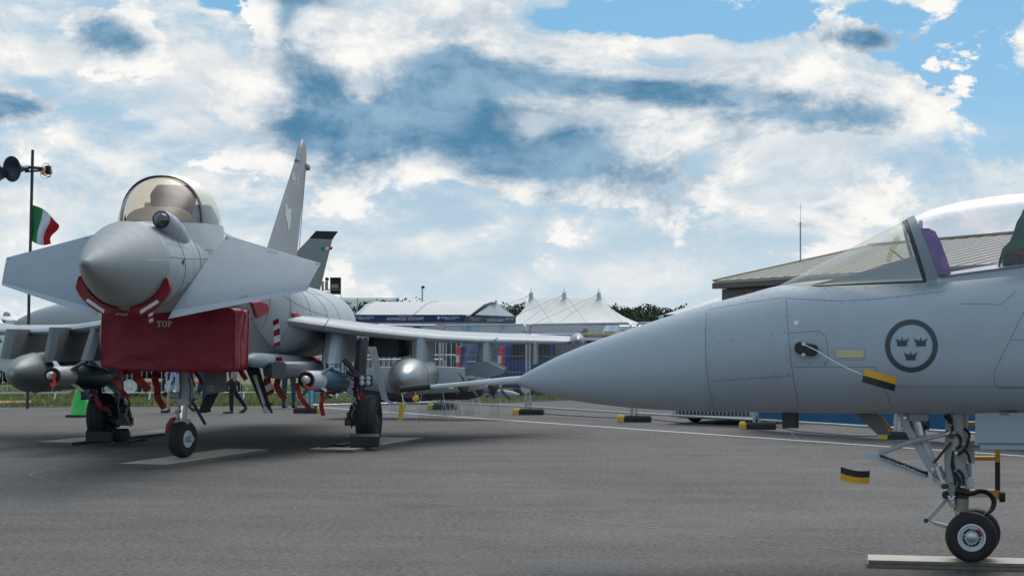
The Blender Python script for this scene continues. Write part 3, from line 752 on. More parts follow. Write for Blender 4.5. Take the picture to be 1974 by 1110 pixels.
for dx_, dz_ in ((-6, -4), (6, -4), (-6, 5), (6, 5)):
    b = MB(); b.lathe([(0, .036), (.02, .036), (.028, .02), (.03, .003)], Pp(704 + dx_, 733 + dz_, -.21), (0, -1, 0), 14); b.build('lamp_lens', mat('lamp_glass', (.5, .5, .52), .08, spec=1, coat=1), lamp)
b = MB(); b.sheet(lambda u, v: W(152 + 36 * u + 4 * math.sin(v * 2), 745 + 26 * v - 3 * u, 26.2 + .25 * math.sin(u * 3)), 6, 4, (0, .05, 0)); b.build('gear_door', M_lead, jet)
b = MB(); b.tube([W(176, 772, 26.1), W(188, 770, 26.1), W(193, 757, 26.2), W(191, 743, 26.3)], .035, 8); b.build('door_seal', M_black, jet)
# boarding ladder folded out under the belly
b = MB(); b.prism([W(470, 703, 24.1), W(497, 703, 24.1), W(523, 790, 24.1), W(526, 796, 24.1), W(509, 797, 24.1), W(505, 785, 24.1)], (0, .07, 0)); ld = b.build('boarding_ladder', M_black, jet, smooth=0, bevel=.01)
b = MB(); b.prism([W(487, 723, 24.07), W(494, 722, 24.07), W(513, 783, 24.07), W(508, 785, 24.07)], (0, .02, 0)); b.build('ladder_rail', M_rim, ld, smooth=0)
b = MB(); b.prism([W(507, 786, 24.06), W(513, 782, 24.06), W(523, 796, 24.06), W(512, 797, 24.06)], (0, -.04, 0)); b.build('ladder_step', M_rim, ld, smooth=0)
b = MB(); b.box(W(518, 779, 24.05), (.10, .06, .03)); b.build('ladder_step', M_black, ld, smooth=0)
# conformal pod along the belly corner
p0 = tl(474, 693, 5.0); p1 = tl(600, 700, 8.6)
b = T(); ax = p1 - p0
b.lathe([(0, .01), (.05, .05), (.18, .085), (.35, .10), (.7, .105), (ax.length, .105)], p0, ax, 20); b.build('belly_missile', mat('pod_blue_grey', (.33, .37, .40), .4), jet)
p0 = tl(520, 712, 6.0)
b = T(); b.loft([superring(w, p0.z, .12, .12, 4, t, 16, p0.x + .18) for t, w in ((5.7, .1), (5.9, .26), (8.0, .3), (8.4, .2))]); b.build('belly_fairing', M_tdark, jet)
# frame joints round the fuselage
FR = interp(FUS, 10)
def frame_joint(t, a0, a1):
    r = min(FR, key=lambda q: abs(q[0] - t)); R_r = superring(r[1] + .002, r[2], r[3] + .002, r[4] + .002, r[5], r[0], 96)
    b = T(); L = [R_r[int(a / 360 * 96) % 96] for a in range(a0, a1, 4)]; b.tube(L, .0026, 4); b.build('frame_joint', M_line_d, jet)
for t in (2.3, 2.95, 5.15, 5.8, 6.6, 7.5, 8.6, 9.8): frame_joint(t, -60, 85)
for t0, t1, ang in ((1.75, 3.4, 12), (3.4, 6.0, 20), (5.2, 9.5, 40), (5.2, 8.6, 8), (2.3, 4.4, -18)):
    b = T(); L = []
    for r in FR:
        if t0 <= r[0] <= t1: L.append(superring(r[1] + .002, r[2], r[3] + .002, r[4] + .002, r[5], r[0], 360)[ang % 360])
    b.tube(L, .0024, 4); b.build('panel_joint', M_line_d, jet)
# red intake blanks above the wing root
JF = bvh_of([fus, radome])
for poly in ([(482, 582), (497, 579), (512, 584), (515, 601), (492, 612), (488, 600)], [(561, 603), (566, 601), (573, 606), (583, 612), (590, 617), (572, 614), (564, 612)]):
    ps = [hit(JF, *q, off=.0) for q in poly]
    if all(h_[0] is not None for h_ in ps):
        nn = sum((h_[1] for h_ in ps), Vector()).normalized(); b = MB(); b.prism([h_[0] + nn * .004 for h_ in ps], nn * .035); tag(b.build('intake_blank', mat('blank_salmon', (.50, .07, .08), .5, var=.2, vscale=9), smooth=0, bevel=.008),
            'small red blank with stencil above the wing root beside the large red cover' if poly[0][0] < 500 else 'little red plug on the shoulder further back above the wing', 'cover')
# panel joints and stencils on the nose
seam('panel_joint', JF, [(283, 428), (296, 432), (312, 448), (322, 470), (326, 500), (324, 530), (315, 560), (303, 578)], .006, M_line_d, jet)
seam('panel_joint', JF, [(368, 466), (374, 500), (378, 530), (376, 556)], .006, M_line_d, jet)
seam('panel_joint', JF, [(318, 470), (345, 474), (366, 482)], .004, M_line_d, jet)
seam('pitch_stripe', JF, [(280, 501), (325, 501)], .008, M_marking, radome)
decal('vent', JF, [[(349, 505), (355, 498), (355, 512)]], M_bay, jet)
for (a, c_) in (((384, 470), (392, 478)),): seam('panel_joint', JF, [a, c_], .005, M_marking, jet)
CB = bvh_of([can_p, can_s])
def can_text(s, px, py, w, h, ang, parent):
    vs, fs = text_polys(s); w0 = max(v.x for v in vs) - min(v.x for v in vs); h0 = max(v.y for v in vs) - min(v.y for v in vs); mx = (max(v.x for v in vs) + min(v.x for v in vs)) / 2
    b = MB(); ca, sa = math.cos(ang), math.sin(ang); ps = []
    for v in vs:
        lx, ly = (v.x - mx) / w0 * w, -v.y / h0 * h
        ps.append(hit(CB, px + lx * ca - ly * sa, py + lx * sa + ly * ca, .004)[0])
    if any(p is None for p in ps): return
    b.add(ps, fs); b.build('stencil', M_sten, parent, smooth=0)
can_text('NO STEP', 470, 572, 18, 4, R(-12), can_p); can_text('NO STEP', 525, 486, 18, 4, R(14), can_p)
can_text('2', 362, 590, 5, 6, R(-10), can_p); can_text('NO STEP', 90, 476, 16, 4, R(-14), can_s)
for (px, py, q) in ((438, 458, can_p), (612, 507, can_p), (166, 457, can_s), (17, 497, can_s)):
    L = [hit(CB, px + 3 * math.cos(a), py + 3 * math.sin(a), .003)[0] for a in [k / 12 * 6.28 for k in range(11)]]
    L = [l for l in L if l is not None]
    if len(L) > 3: b = MB(); b.tube(L, .003, 4); b.build('stencil', M_sten, q)
WB = bvh_of([wing_p, wing_s])
for (px, py) in ((575, 626), (720, 638), (905, 652)):
    pass

# ================================================================== covers, stores and streamers of that jet
b = T(); rings = []
def cover_ring(t, s, n=18, N=112):
    r = superring(.865, 1.625, .40, .415, n, t, N, -.045)
    c = Vector((-.045, t, 1.61)); return [c + (p - c) * s for p in r]
for t, s in [(4.085, .04 + .9 * k / 9) for k in range(10)] + [(4.088, .972), (4.096, .988), (4.12, 1.0)] + [(4.14 + .09 * k, 1.0 + .012 * math.sin(k)) for k in range(1, 10)]:
    rings.append(cover_ring(t - (.02 * (1 - s) if s < 1 else 0), s))
for r in rings:
    for p in r:
        q = Vector((p.x * 2.2, p.y * 3, p.z * 2.2)); f1 = noise.noise(q * 1.3 + Vector((4, 1, 2))) * .035
        f2 = abs(noise.noise(Vector((p.x * 5 + p.z * 2.5, p.y * 2, p.z * 1.3)))) * .035
        edge_ = min(1, max(0, (abs(p.x + .045) - .45) / .4))
        f3 = abs(noise.noise(Vector((p.x * 9 + p.z * 4, p.y * 6, p.z * 3)))) * .07 * edge_
        p.y -= f1 + f2 + f3
        p.z -= .018 * math.sin((p.x + .9) * 1.75) * (1 if p.z < 1.4 else 0)
        if p.y > 4.12: p.x += (f2 + f3) * 1.2 * (1 if p.x > 0 else -1)
b.loft(rings); cov = b.build('intake_cover', M_red, smooth=80)
M_redd = mat('red_piping', (.13, .006, .012), .6)
for ri in (11, 15, 19):
    bb = T(); bb.tube([p + (p - Vector((-.045, p.y, 1.61))).normalized() * .004 for p in rings[ri]] + [rings[ri][0]], .007 if ri == 11 else .005, 5); bb.build('seam_piping', M_redd, cov)
tag(cov, 'large dark red fabric cover marked TOP strapped over the belly air intake', 'cover')
# serif letters of TOP
KB = bvh_of([cov])
def cpoly(fs): return decal('lettering', KB, fs, M_marking, cov, .006)
def bar(x0, y0, x1, y1): return [(x0, y0), (x1, y0), (x1, y1), (x0, y1)]
Tt = [bar(302, 618.5, 311.5, 620.2), bar(302, 620, 303, 622.2), bar(310.5, 620, 311.5, 622.2), bar(305.7, 620, 308, 629), bar(304, 628.8, 309.7, 630)]
Oo = []
for k in range(16):
    a0, a1 = k / 16 * 2 * math.pi, (k + 1) / 16 * 2 * math.pi
    Oo.append([(317.3 + 4.9 * math.cos(a0), 624.3 + 5.9 * math.sin(a0)), (317.3 + 4.9 * math.cos(a1), 624.3 + 5.9 * math.sin(a1)), (317.3 + 2.5 * math.cos(a1), 624.3 + 4.7 * math.sin(a1)), (317.3 + 2.5 * math.cos(a0), 624.3 + 4.7 * math.sin(a0))])
Pp_ = [bar(324.3, 618.6, 326.4, 629), bar(322.9, 628.8, 328, 630), bar(322.9, 618.5, 326, 619.6), bar(326, 618.5, 328.5, 619.6), bar(326, 624.2, 328.5, 625.4)]
for k in range(6):
    a0, a1 = -math.pi / 2 + k / 6 * math.pi, -math.pi / 2 + (k + 1) / 6 * math.pi
    Pp_.append([(328.3 + 3 * math.cos(a0), 621.95 + 3.4 * math.sin(a0)), (328.3 + 3 * math.cos(a1), 621.95 + 3.4 * math.sin(a1)), (328.3 + 1.1 * math.cos(a1), 621.95 + 2.3 * math.sin(a1)), (328.3 + 1.1 * math.cos(a0), 621.95 + 2.3 * math.sin(a0))])
for L in (Tt, Oo, Pp_): cpoly(L)
# red pads under the chin
pad = thing('nose_strap_pad', 'red padded collar with white label strips under the grey nose cone', 'cover', tw((0, 1.62, 1.9)))
for a0, a1 in ((196, 262), (278, 344)):
    def pf(u, v, a0=a0, a1=a1):
        a = R(a0 + (a1 - a0) * u); cut = .112 * (1 - .75 * max(0, (abs(u - .5) - .32) / .18))
        rr = .503 + cut * v
        return TM @ Vector((rr * math.cos(a), 1.62 - .02 * v, 2.46 + rr * math.sin(a)))
    b = MB(); b.sheet(pf, 12, 2, TM.to_3x3() @ Vector((0, .12, 0))); pp = b.build('pad', M_redpad, pad, smooth=50, bevel=.004)
    am = (a0 + a1) / 2 + (8 if a0 < 250 else -8)
    b = MB(); cvec = []
    for da, rr in ((-12, .56), (12, .56), (12, .60), (-12, .60)):
        a = R(am + da); cvec.append(TM @ Vector((rr * math.cos(a), 1.596, 2.46 + rr * math.sin(a))))
    b.prism(cvec, TM.to_3x3() @ Vector((0, .006, 0))); b.build('label_strip', M_white, pp, smooth=0)
b = T(); b.tube([(-.06, 1.58, 1.885), (-.02, 1.57, 1.90), (.02, 1.57, 1.885), (.07, 1.58, 1.90)], .012, 6); b.build('buckle', M_steel, pad)

# fuel tanks
def tank(px, py, t0, rad, L, label, material, endpx=None):
    p = tl(px, py, t0); d_ = Vector((0, 1, .0))
    o = thing('fuel_tank', label, 'fuel tank', tw(p + Vector((0, L / 2, -rad))), group='fuel tanks hung under the wings')
    b = T(); b.lathe([(0, .01), (.02, .05), (.1, rad * .36), (.3, rad * .62), (.65, rad * .86), (1.1, rad * .98), (1.5, rad), (L * .6, rad), (L * .8, rad * .75), (L, rad * .15)], p, d_, 40); b.build('tank_shell', material, o, smooth=60)
    b = T(); b.lathe([(0, .045), (.012, .03), (.015, .002)], p + Vector((0, .012, 0)), (0, -1, 0), 14); b.build('nose_plug', M_gear, o)
    for tt in (.98, L * .55):
        rr = rad * .975 + .006 if tt < 1.2 else rad + .001
        b = T(); b.tube([p + Vector((math.cos(a) * rr, tt, math.sin(a) * rr)) for a in [k / 32 * 2 * math.pi for k in range(33)]], .004, 4); b.build('weld_seam', M_tdark, o)
    return o
M_tank = mat('tank_silver_grey', (0.36, 0.375, 0.38), 0.33, metal=0.25, var=0.12, vscale=2.2, streak=0.12)
M_tank2 = mat('tank_dull_grey', (0.20, 0.215, 0.21), 0.45, var=0.12, vscale=2)
tank(776, 731, 7.4, .315, 5.2, 'shiny silver grey fuel tank hanging under the wing nearer the fence', M_tank)
tank(22, 721, 6.9, .31, 5.2, 'dull dark grey fuel tank hanging under the wing above the brown plank', M_tank2)

# guided bombs
M_bomb = mat('bomb_teal', (0.035, 0.105, 0.145), 0.4, var=0.15, vscale=6)
M_bombd = mat('bomb_dark_teal', (0.022, 0.05, 0.065), 0.45, var=0.15, vscale=6)
M_seek = mat('seeker_grey', (0.47, 0.47, 0.50), 0.45, var=0.08)
M_dome = mat('seeker_dome', (0.60, 0.55, 0.44), 0.25, var=0.05, coat=.5)
M_orange = mat('orange_tag', (0.75, 0.06, 0.025), 0.5, var=0.1)
def bomb(px, py, t0, px2, py2, t1, label, bodym):
    p = tl(px, py, t0); q = tl(px2, py2, t1); ax = (q - p).normalized()
    o = thing('guided_bomb', label, 'bomb', tw(p + ax + Vector((0, 0, -.15))), group='guided bombs under the inner pylons')
    r = .145
    b = T(); b.lathe([(0.0, .115), (.05, .12), (.12, .135), (.5, r), (.62, r)], p + ax * .05, ax, 28, cap=True); sk = b.build('guidance_section', M_seek, o)
    b = T(); b.lathe([(.02, .112), (-.03, .118), (-.035, .105), (.03, .10)], p + ax * .03, ax, 28, cap=False); b.build('guard_ring', M_geard, sk)
    b = T(); b.lathe([(.0, .095), (-.001, .01)], p + ax * .045, ax, 24); b.build('recess', M_bay, sk)
    b = T(); b.lathe([(.05, .06), (-.04, .062), (-.085, .05), (-.11, .028), (-.118, .003)], p, ax, 20); b.build('seeker_dome', M_dome, sk)
    b = T(); b.lathe([(.62, r), (.68, r + .015), (1.5, r + .035), (2.0, r + .02), (2.4, .10)], p + ax * .05, ax, 28); b.build('bomb_body', bodym, o)
    x = ax.cross(Vector((0, 0, 1))).normalized(); u = x.cross(ax)
    for k in range(4):
        d1 = (x * math.cos(R(45 + 90 * k)) + u * math.sin(R(45 + 90 * k))); nn = ax.cross(d1)
        b = T(); c0 = p + ax * .42; b.prism([c0 + d1 * (r - .02) - nn * .006, c0 + ax * .30 + d1 * (r - .02) - nn * .006, c0 + ax * .34 + d1 * (r + .16) - nn * .006, c0 + ax * .20 + d1 * (r + .16) - nn * .006], nn * .012); b.build('nose_fin', M_tgrey, o, smooth=0)
        c0 = p + ax * 2.0; b = T(); b.prism([c0 + d1 * .1 - nn * .006, c0 + ax * .55 + d1 * .1 - nn * .006, c0 + ax * .6 + d1 * .34 - nn * .006, c0 + ax * .28 + d1 * .34 - nn * .006], nn * .012); b.build('tail_fin', M_tgrey, o, smooth=0)
    return o, p, ax
bo, bp, bax = bomb(590, 732, 6.0, 668, 738, 8.6, 'pale grey and bright teal guided bomb hanging beside the taller main wheel strut', M_bomb)
so, sp_, sax = bomb(100, 724, 6.0, 212, 729, 8.6, 'guided bomb with orange tag on its nose above the green cone', M_bombd)
def flat_tag(name, pts, th, material, label, cat, group=None):
    b = MB(); b.prism(pts, th); return tag(b.build(name, material, smooth=0), label, cat, group)
flat_tag('safety_tag', [W(101, 718, 23.6), W(106, 719, 23.6), W(107, 735, 23.6), W(110, 741, 23.6), W(100, 747, 23.6), (W(96, 741, 23.6)), W(102, 735, 23.6)], (0, .008, 0), M_orange, 'orange pull tag dangling from the nose of the darker guided bomb', 'tag', 'orange bomb tags')
flat_tag('safety_tag', [W(585, 739, 23.6), W(593, 744, 23.6), W(607, 748, 23.6), W(606, 751, 23.6), W(592, 748, 23.6), W(584, 743, 23.6)], (0, .008, 0), M_orange, 'orange pull tag under the nose of the bright teal guided bomb', 'tag', 'orange bomb tags')
# two brown domed missiles under the twin launcher
M_brown = mat('missile_olive_brown', (0.13, 0.115, 0.08), 0.35, var=0.2)
for i, (px, py, lb) in enumerate(((893, 745, 'olive brown dome nosed missile on the inner rail of the twin launcher'), (951, 743, 'olive brown dome nosed missile nearer the pointed pitot boom root'))):
    p = tl(px, py, 9.5); o = thing('guided_missile', lb, 'missile', tw(p + Vector((0, .8, -.1))), group='missiles under the twin launcher')
    b = T(); b.lathe([(0, .004), (.01, .045), (.04, .08), (.09, .098), (.14, .10)], p, (0, 1, 0), 24); b.build('nose_dome', M_brown, o)
    b = T(); b.lathe([(.14, .10), (.16, .095), (1.7, .095)], p, (0, 1, 0), 24); b.build('missile_body', M_rim, o)
    for k in range(4):
        a = R(40 + 90 * k); d1 = Vector((math.cos(a), 0, math.sin(a))); n1 = Vector((-math.sin(a), 0, math.cos(a))) * .008
        b = T(); c0 = p + Vector((0, 1.1, 0)); b.prism([c0 + d1 * .09, c0 + Vector((0, .4, 0)) + d1 * .09, c0 + Vector((0, .4, 0)) + d1 * .25, c0 + Vector((0, .2, 0)) + d1 * .25], n1); b.build('missile_fin', M_white if i == 0 else M_black, o, smooth=0)

# streamers
def ribbon(pts, D, w, label, stripes=False, sway=.02):
    L = [W(px, py, D + dd) for px, py, dd in [(q + (0,))[:3] for q in pts]]
    n = 14; C = []
    for i in range(n + 1):
        s = i / n * (len(L) - 1); k = min(int(s), len(L) - 2); C.append(L[k].lerp(L[k + 1], s - k))
    b = MB(); rows = []
    for i, p in enumerate(C):
        dd = (C[min(i + 1, n)] - C[max(i - 1, 0)]).normalized(); x = dd.cross(Vector((0, 1, 0)))
        x = x.normalized() if x.length > .05 else Vector((1, 0, 0))
        tw_ = .25 * math.sin(i * .35 + pts[0][0]); x = (x + Vector((0, tw_, 0))).normalized()
        off = Vector((0, sway * math.sin(i * .6), 0)); rows.append((p + off - x * w / 2, p + off + x * w / 2))
    for i in range(n):
        b.m(1 if stripes and (i // 3) % 2 else 0)
        a, c_ = rows[i]; e_, f_ = rows[i + 1]; t_ = Vector((0, .003, 0))
        if stripes:
            sl = Vector((0, 0, w * .35)); c_, f_ = c_ + sl, f_ + sl
        b.add([a, c_, f_, e_, a + t_, c_ + t_, f_ + t_, e_ + t_], [(0, 1, 2, 3), (7, 6, 5, 4), (0, 4, 5, 1), (3, 2, 6, 7), (0, 3, 7, 4), (1, 5, 6, 2)])
    return tag(b.build('warning_streamer', [M_ribbon, M_white], smooth=0), label, 'streamer', 'red streamers hanging from the jet')
ribbon([(246, 712), (238, 716), (229, 722)], 22.3, .10, 'short bright red streamer end curling from the corner of the red cover')
ribbon([(256, 710), (268, 730), (286, 753)], 22.3, .10, 'broad red streamer slanting below the cover towards the nose wheel')
ribbon([(301, 738), (304, 765), (316, 788)], 22.8, .085, 'long dark red streamer hanging free just beside the nose leg')
ribbon([(301, 712), (298, 725), (302, 745)], 22.9, .09, 'blackish red folded strap directly above the long streamer by the nose leg')
ribbon([(221, 726), (232, 748), (245, 766)], 24.2, .07, 'thin dark red streamer against the brake hoses of the wheel near the green cone')
ribbon([(179, 752), (188, 775), (197, 786), (208, 788)], 25.9, .07, 'red strap looped across the face of the tyre near the green cone')
ribbon([(531, 618), (534, 640), (534, 670)], 23.6, .085, 'red and white striped streamer lying over the wing root', True)
ribbon([(537, 688), (540, 715), (533, 745), (548, 770)], 23.9, .09, 'wide red streamer bent twice beneath the belly missile')
ribbon([(516, 705), (515, 735), (522, 762)], 24.0, .10, 'red and white striped streamer hanging below the belly missile', True)
ribbon([(459, 705), (474, 732)], 23.0, .07, 'dark red strap between the red cover corner and the boarding ladder')
ribbon([(571, 738), (577, 760), (586, 775), (598, 789)], 23.6, .065, 'long thin red streamer slanting in front of the teal leggings')
ribbon([(620, 757), (622, 768), (619, 782), (623, 801)], 23.7, .06, 'narrow twisted red streamer hanging beneath the bright teal bomb')
ribbon([(634, 748), (634, 760)], 24.2, .07, 'stubby red tab under the body of the bright teal bomb')
ribbon([(689, 752), (701, 770)], 24.9, .07, 'purple red tab on the main wheel strut above its brake')
ribbon([(289, 600), (291, 612), (291, 626)], 19.45, .05, 'white and red tongue hanging from the nose collar over the cover', True)
ribbon([(372, 712), (386, 730), (390, 741)], 23.0, .05, 'thin red strap beside the stencilled grey gear door')
# chocks
def chock(px, y, D, w, label, flip=1):
    p = W(px, y, D); p.z = .056
    b = MB(); b.prism([p + Vector((-w / 2, 0, 0)), p + Vector((-w / 2, .24, 0)), p + Vector((-w / 2, .2, .12)), p + Vector((-w / 2, .08, .19)), p + Vector((-w / 2, 0, .15))], (w, 0, 0))
    return tag(b.build('wheel_chock', M_black, smooth=0, bevel=.012), label, 'chock', 'black wheel chocks')
chock(702, 857, 24.72, .42, 'black chock before the main wheel on the board beside the silver tank')
chock(190, 848, 25.85, .40, 'black chock before the main wheel on the board near the green cone')
chock(232, 846, 26.2, .22, 'small black chock tucked against the brake side of the wheel near the green cone')
def rope(pts, r, label, material=M_black, z=.065):
    b = MB(); L = [G(px, py, z) for px, py in pts]; n = []
    for i in range(len(L) - 1):
        for k in range(6): n.append(L[i].lerp(L[i + 1], k / 6) + Vector((0, .03 * math.sin(i * 3 + k), 0)))
    b.tube(n + [L[-1]], r, 6); return tag(b.build('chock_rope', material), label, 'rope', 'chock ropes')
rope([(222, 850), (245, 852), (262, 849), (283, 846)], .02, 'black rope trailing from the chocks over the board near the green cone')
rope([(620, 861), (640, 858), (660, 859), (688, 853)], .02, 'black rope trailing from the chock beside the silver tank')
# ================================================================== second jet, seen from its port side
M_ggrey = mat('side_jet_grey', (0.375, 0.425, 0.475), 0.54, var=0.09, vscale=1.6, bump=0.03, bscale=6, fine=0.14, streak=0.05)
M_gnose = mat('side_jet_radome', (0.385, 0.435, 0.48), 0.54, var=0.07, vscale=2, fine=0.12, streak=0.03)
M_gdark = mat('roundel_grey', (0.048, 0.058, 0.07), 0.5, var=0.1)
M_gjoint = mat('side_jet_joint', (0.19, 0.22, 0.25), 0.6, var=0.1)
M_gseal = mat('canopy_seal', (0.02, 0.02, 0.021), 0.5)
M_gbow = mat('canopy_bow_grey', (0.20, 0.235, 0.265), 0.45, var=0.08)
M_wglass = glass('windscreen_glass', (0.92, 0.88, 0.78), 3.0, 0.22, 0.12)
M_kglass = glass('hood_glass', (0.93, 0.92, 0.94), 1.2, 0.34)
M_yel = mat('tag_yellow', (0.72, 0.36, 0.015), 0.45, var=0.12)
M_yellad = mat('ladder_yellow', (0.62, 0.30, 0.012), 0.4, var=0.15, vscale=9)
M_lamp = mat('formation_light', (0.60, 0.52, 0.28), 0.5, var=0.08)
M_ggear = mat('side_gear_grey', (0.42, 0.44, 0.445), 0.4, var=0.18, vscale=12)
M_cable = mat('rubber_hose', (0.014, 0.014, 0.015), 0.5, var=0.3)
GAM = R(11)
GN = Vector((-math.cos(GAM), math.sin(GAM), 0)); GA = Vector((math.sin(GAM), math.cos(GAM), 0))     # towards its nose; away from us
GC = Vector((3.22, 12.05, 0))
def gs(px, py, off=0.0):
    """(distance ahead of the nose wheel, height) on the jet's long vertical plane shifted off metres away from us"""
    d = W(px, py, 10) - EYEP; o = GC + GA * off - EYEP
    k = (o.x * GA.x + o.y * GA.y) / (d.x * GA.x + d.y * GA.y); p = EYEP + d * k
    return (p - GC - GA * off).dot(GN), p.z
def gp(s, off, z): return GC + GN * s + GA * off + Vector((0, 0, z))
def gw(px, py, off=0.0):
    s, z = gs(px, py, off); return gp(s, off, z)
jet2 = thing('fighter_jet', 'blue grey jet fighter in profile with a three crowns roundel below its cockpit', 'jet', (GC.x, GC.y, 0))
TOPP = [(985, 731), (1000, 726.5), (1030, 710), (1075, 687), (1140, 660), (1220, 632), (1300, 606), (1365, 586), (1440, 567), (1500, 551)]
BOTP = [(985, 735.5), (1000, 742), (1030, 753), (1075, 766), (1140, 777), (1220, 786), (1300, 791), (1365, 793), (1440, 794), (1500, 795)]
secs = []
for (tx, ty), (bx, by) in zip(TOPP, BOTP):
    s, z1 = gs(tx, ty); s2, z0 = gs(bx, by); h = (z1 - z0) / 2
    w = h * (1.0 if tx < 1300 else .98)
    secs.append((-s, w, z0 + h * .93, h * 1.07, h * .93, 2.0))
sN = secs[-1][0]
zb = secs[-1][2] - secs[-1][4]
for px, ys, w in ((1600, 549, .50), (1700, 545, .535), (1790, 541, .55), (1900, 524, .57), (1974, 513, .59), (2120, 500, .62)):
    s, zs = gs(px, ys, -.35)
    zm = zb + .42; secs.append((-s, w, zm, zs - zm + .05, .42, 2.35))
l = secs[-1]
for ds, w, up in ((.8, .68, .72), (1.8, .85, .95), (3.5, .95, 1.0), (6, .9, .9), (8.6, .55, .55)):
    secs.append((l[0] + ds, w, l[2] + .05, up, .44, 2.4))
rows = interp(secs, 4)
def gring(r, N=56):
    y, w, zm, up, dn, n = r
    return [gp(-y, v.x, v.z) for v in superring(w, zm, up, dn, n, 0, N)]
i_cut = next(i for i, r in enumerate(rows) if r[0] > -gs(1362, 690)[0])
b = MB(); b.loft([gring(r) for r in rows[:i_cut + 1]], cap1=False); g_rad = b.build('radome', M_gnose, jet2, smooth=60)
b = MB(); b.loft([gring(r) for r in rows[i_cut:]], cap0=False); g_fus = b.build('fuselage', M_ggrey, jet2, smooth=60)
# intakes, wing, fin and nozzle behind the picture's edge
for sg in (-1, 1):
    b = MB(); b.loft([[gp(-y, sg * (.62 + .30 * v.x / .3 * .9) if False else sg * .86 + v.x, v.z) for v in superring(.24 * k, 1.75, .42 * k, .38 * k, 3.5, 0, 20)] for y, k in ((3.1, 1), (3.4, 1.05), (5, 1.0), (7, .8))]); b.build('air_intake', M_ggrey, jet2)
    b = MB(); b.prism([gp(-3.9, sg * .9, 1.75), gp(-8.4, sg * 4.1, 1.70), gp(-9.2, sg * 4.1, 1.70), gp(-9.4, sg * .8, 1.75)], (0, 0, .07)); b.build('wing', M_ggrey, jet2, smooth=0)
    b = MB(); b.prism([gp(-2.9, sg * 1.0, 2.15), gp(-3.9, sg * 2.2, 2.2), gp(-4.4, sg * 2.2, 2.2), gp(-4.3, sg * 1.0, 2.15)], (0, 0, .05)); b.build('canard', M_ggrey, jet2, smooth=0)
    b = MB(); b.tube([gp(-6.2, sg * 1.1, 1.3), gp(-6.2, sg * 1.2, .33)], .07, 10); b.build('main_leg', M_ggear, jet2)
    wheel_parts(jet2, gp(-6.2, sg * 1.25, .33), GA, .33, .22, .17)
b = MB(); b.prism([gp(-6.3, -.04, 2.4), gp(-8.6, -.04, 4.4), gp(-9.3, -.04, 4.4), gp(-9.2, -.04, 2.1)], GA * .08); b.build('fin', M_ggrey, jet2, smooth=0)
# pitot boom with its black sleeve
b = MB(); b.tube([gw(1012, 731.5), gw(985, 733), gw(900, 739.5), gw(826, 745.5)], [.030, .028, .018, .014], 12); boom = b.build('pitot_boom', M_rim, jet2)
b = MB(); b.prism([gw(960, 736, -.025), gw(1014, 729.5, -.025), gw(1014, 733.5, -.025), gw(985, 737, -.025)], GA * .05); b.build('boom_strake', M_gnose, boom, smooth=0)
b = MB(); b.tube([gw(830, 745, 0), gw(772, 750.5, 0)], .024, 10); sl = tag(b.build('pitot_cover', M_cable), 'black rubber sleeve over the tip of the pitot boom in front of the silver tank', 'cover')
# small cards hung on it
b = MB(); b.tube([gw(802, 747), gw(777, 758), gw(773, 752), gw(776, 764), gw(778, 780)], .0035, 5); b.build('string', M_white, sl)
b = MB(); b.sheet(lambda u, v: gw(771 + 11 * u - 5 * v, 778 + 34 * v - 5 * u, .02 * math.sin(u * 3)), 4, 4, GA * .003); tag(b.build('hang_tag', [mat('card_yellow', (.62, .42, .07), .6)]), 'yellow card tag on a string under the pitot boom sleeve', 'tag')
b = MB(); b.ball(gw(801.5, 768), .025, 14); yb = tag(b.build('marker_ball', M_yel), 'small orange yellow ball hanging from the pitot boom sleeve', 'ball')
b = MB(); b.tube([gw(801.5, 762), gw(801, 748)], .002, 5); b.build('string', M_white, yb)

# ---- canopy
RW = [((1503, 553), (1500, 551.5), .03), ((1530, 552.3), (1520, 541), .13), ((1570, 551), (1552, 524.5), .215), ((1620, 549), (1596, 501), .29), ((1680, 546.5), (1646, 475), .345), ((1740, 544), (1700, 447.5), .38), ((1783, 542), (1742, 427), .40)]
RC = [((1806, 538), (1757, 419), .405), ((1840, 530.5), (1796, 403.5), .415), ((1900, 522.5), (1865, 387.5), .43), ((1974, 513), (1955, 375), .44), ((2080, 502), (2070, 368), .43), ((2200, 492), (2195, 372), .39), ((2330, 485), (2328, 398), .32), ((2430, 478), (2430, 440), .2)]
def cring(base, top, w, N=24, pw=2.2, sc=1.0):
    sb, zs = gs(*base, off=-w); st, zt = gs(*top); r = []
    for k in range(N + 1):
        a = math.pi * k / N; c_, s_ = math.cos(a), math.sin(a); v = abs(s_) ** (2 / pw)
        r.append(gp(sb + (st - sb) * v, -w * sc * math.copysign(abs(c_) ** (2 / pw), c_), zs + (zt - zs) * v * sc))
    return r
def dens(R_, n=3):
    K = interp([(i, a[0], a[1], c_[0], c_[1], w) for i, (a, c_, w) in enumerate(R_)], n)
    return [((k[1], k[2]), (k[3], k[4]), max(k[5], .02)) for k in K]
b = MB(); b.loft([cring(*r) for r in dens(RW)], closed=False); b.build('windscreen', M_wglass, jet2, smooth=80)
b = MB(); b.loft([cring(*r) for r in dens(RC)], closed=False); b.build('canopy_glass', M_kglass, jet2, smooth=80)
def bow(name, rA, rB, sc, material):
    b = MB(); b.loft([cring(*rA, sc=1.0), cring(*rA, sc=sc), cring(*rB, sc=sc), cring(*rB, sc=1.0)], closed=False); return b.build(name, material, jet2, smooth=40)
bow('windscreen_seal', ((1779, 542.3), (1739, 428.5), .40), ((1787, 542), (1745, 425.5), .402), 1.012, M_gseal)
bow('canopy_bow', ((1788, 541.8), (1746, 425), .403), ((1810, 537), (1760, 418), .408), 1.022, M_gbow)
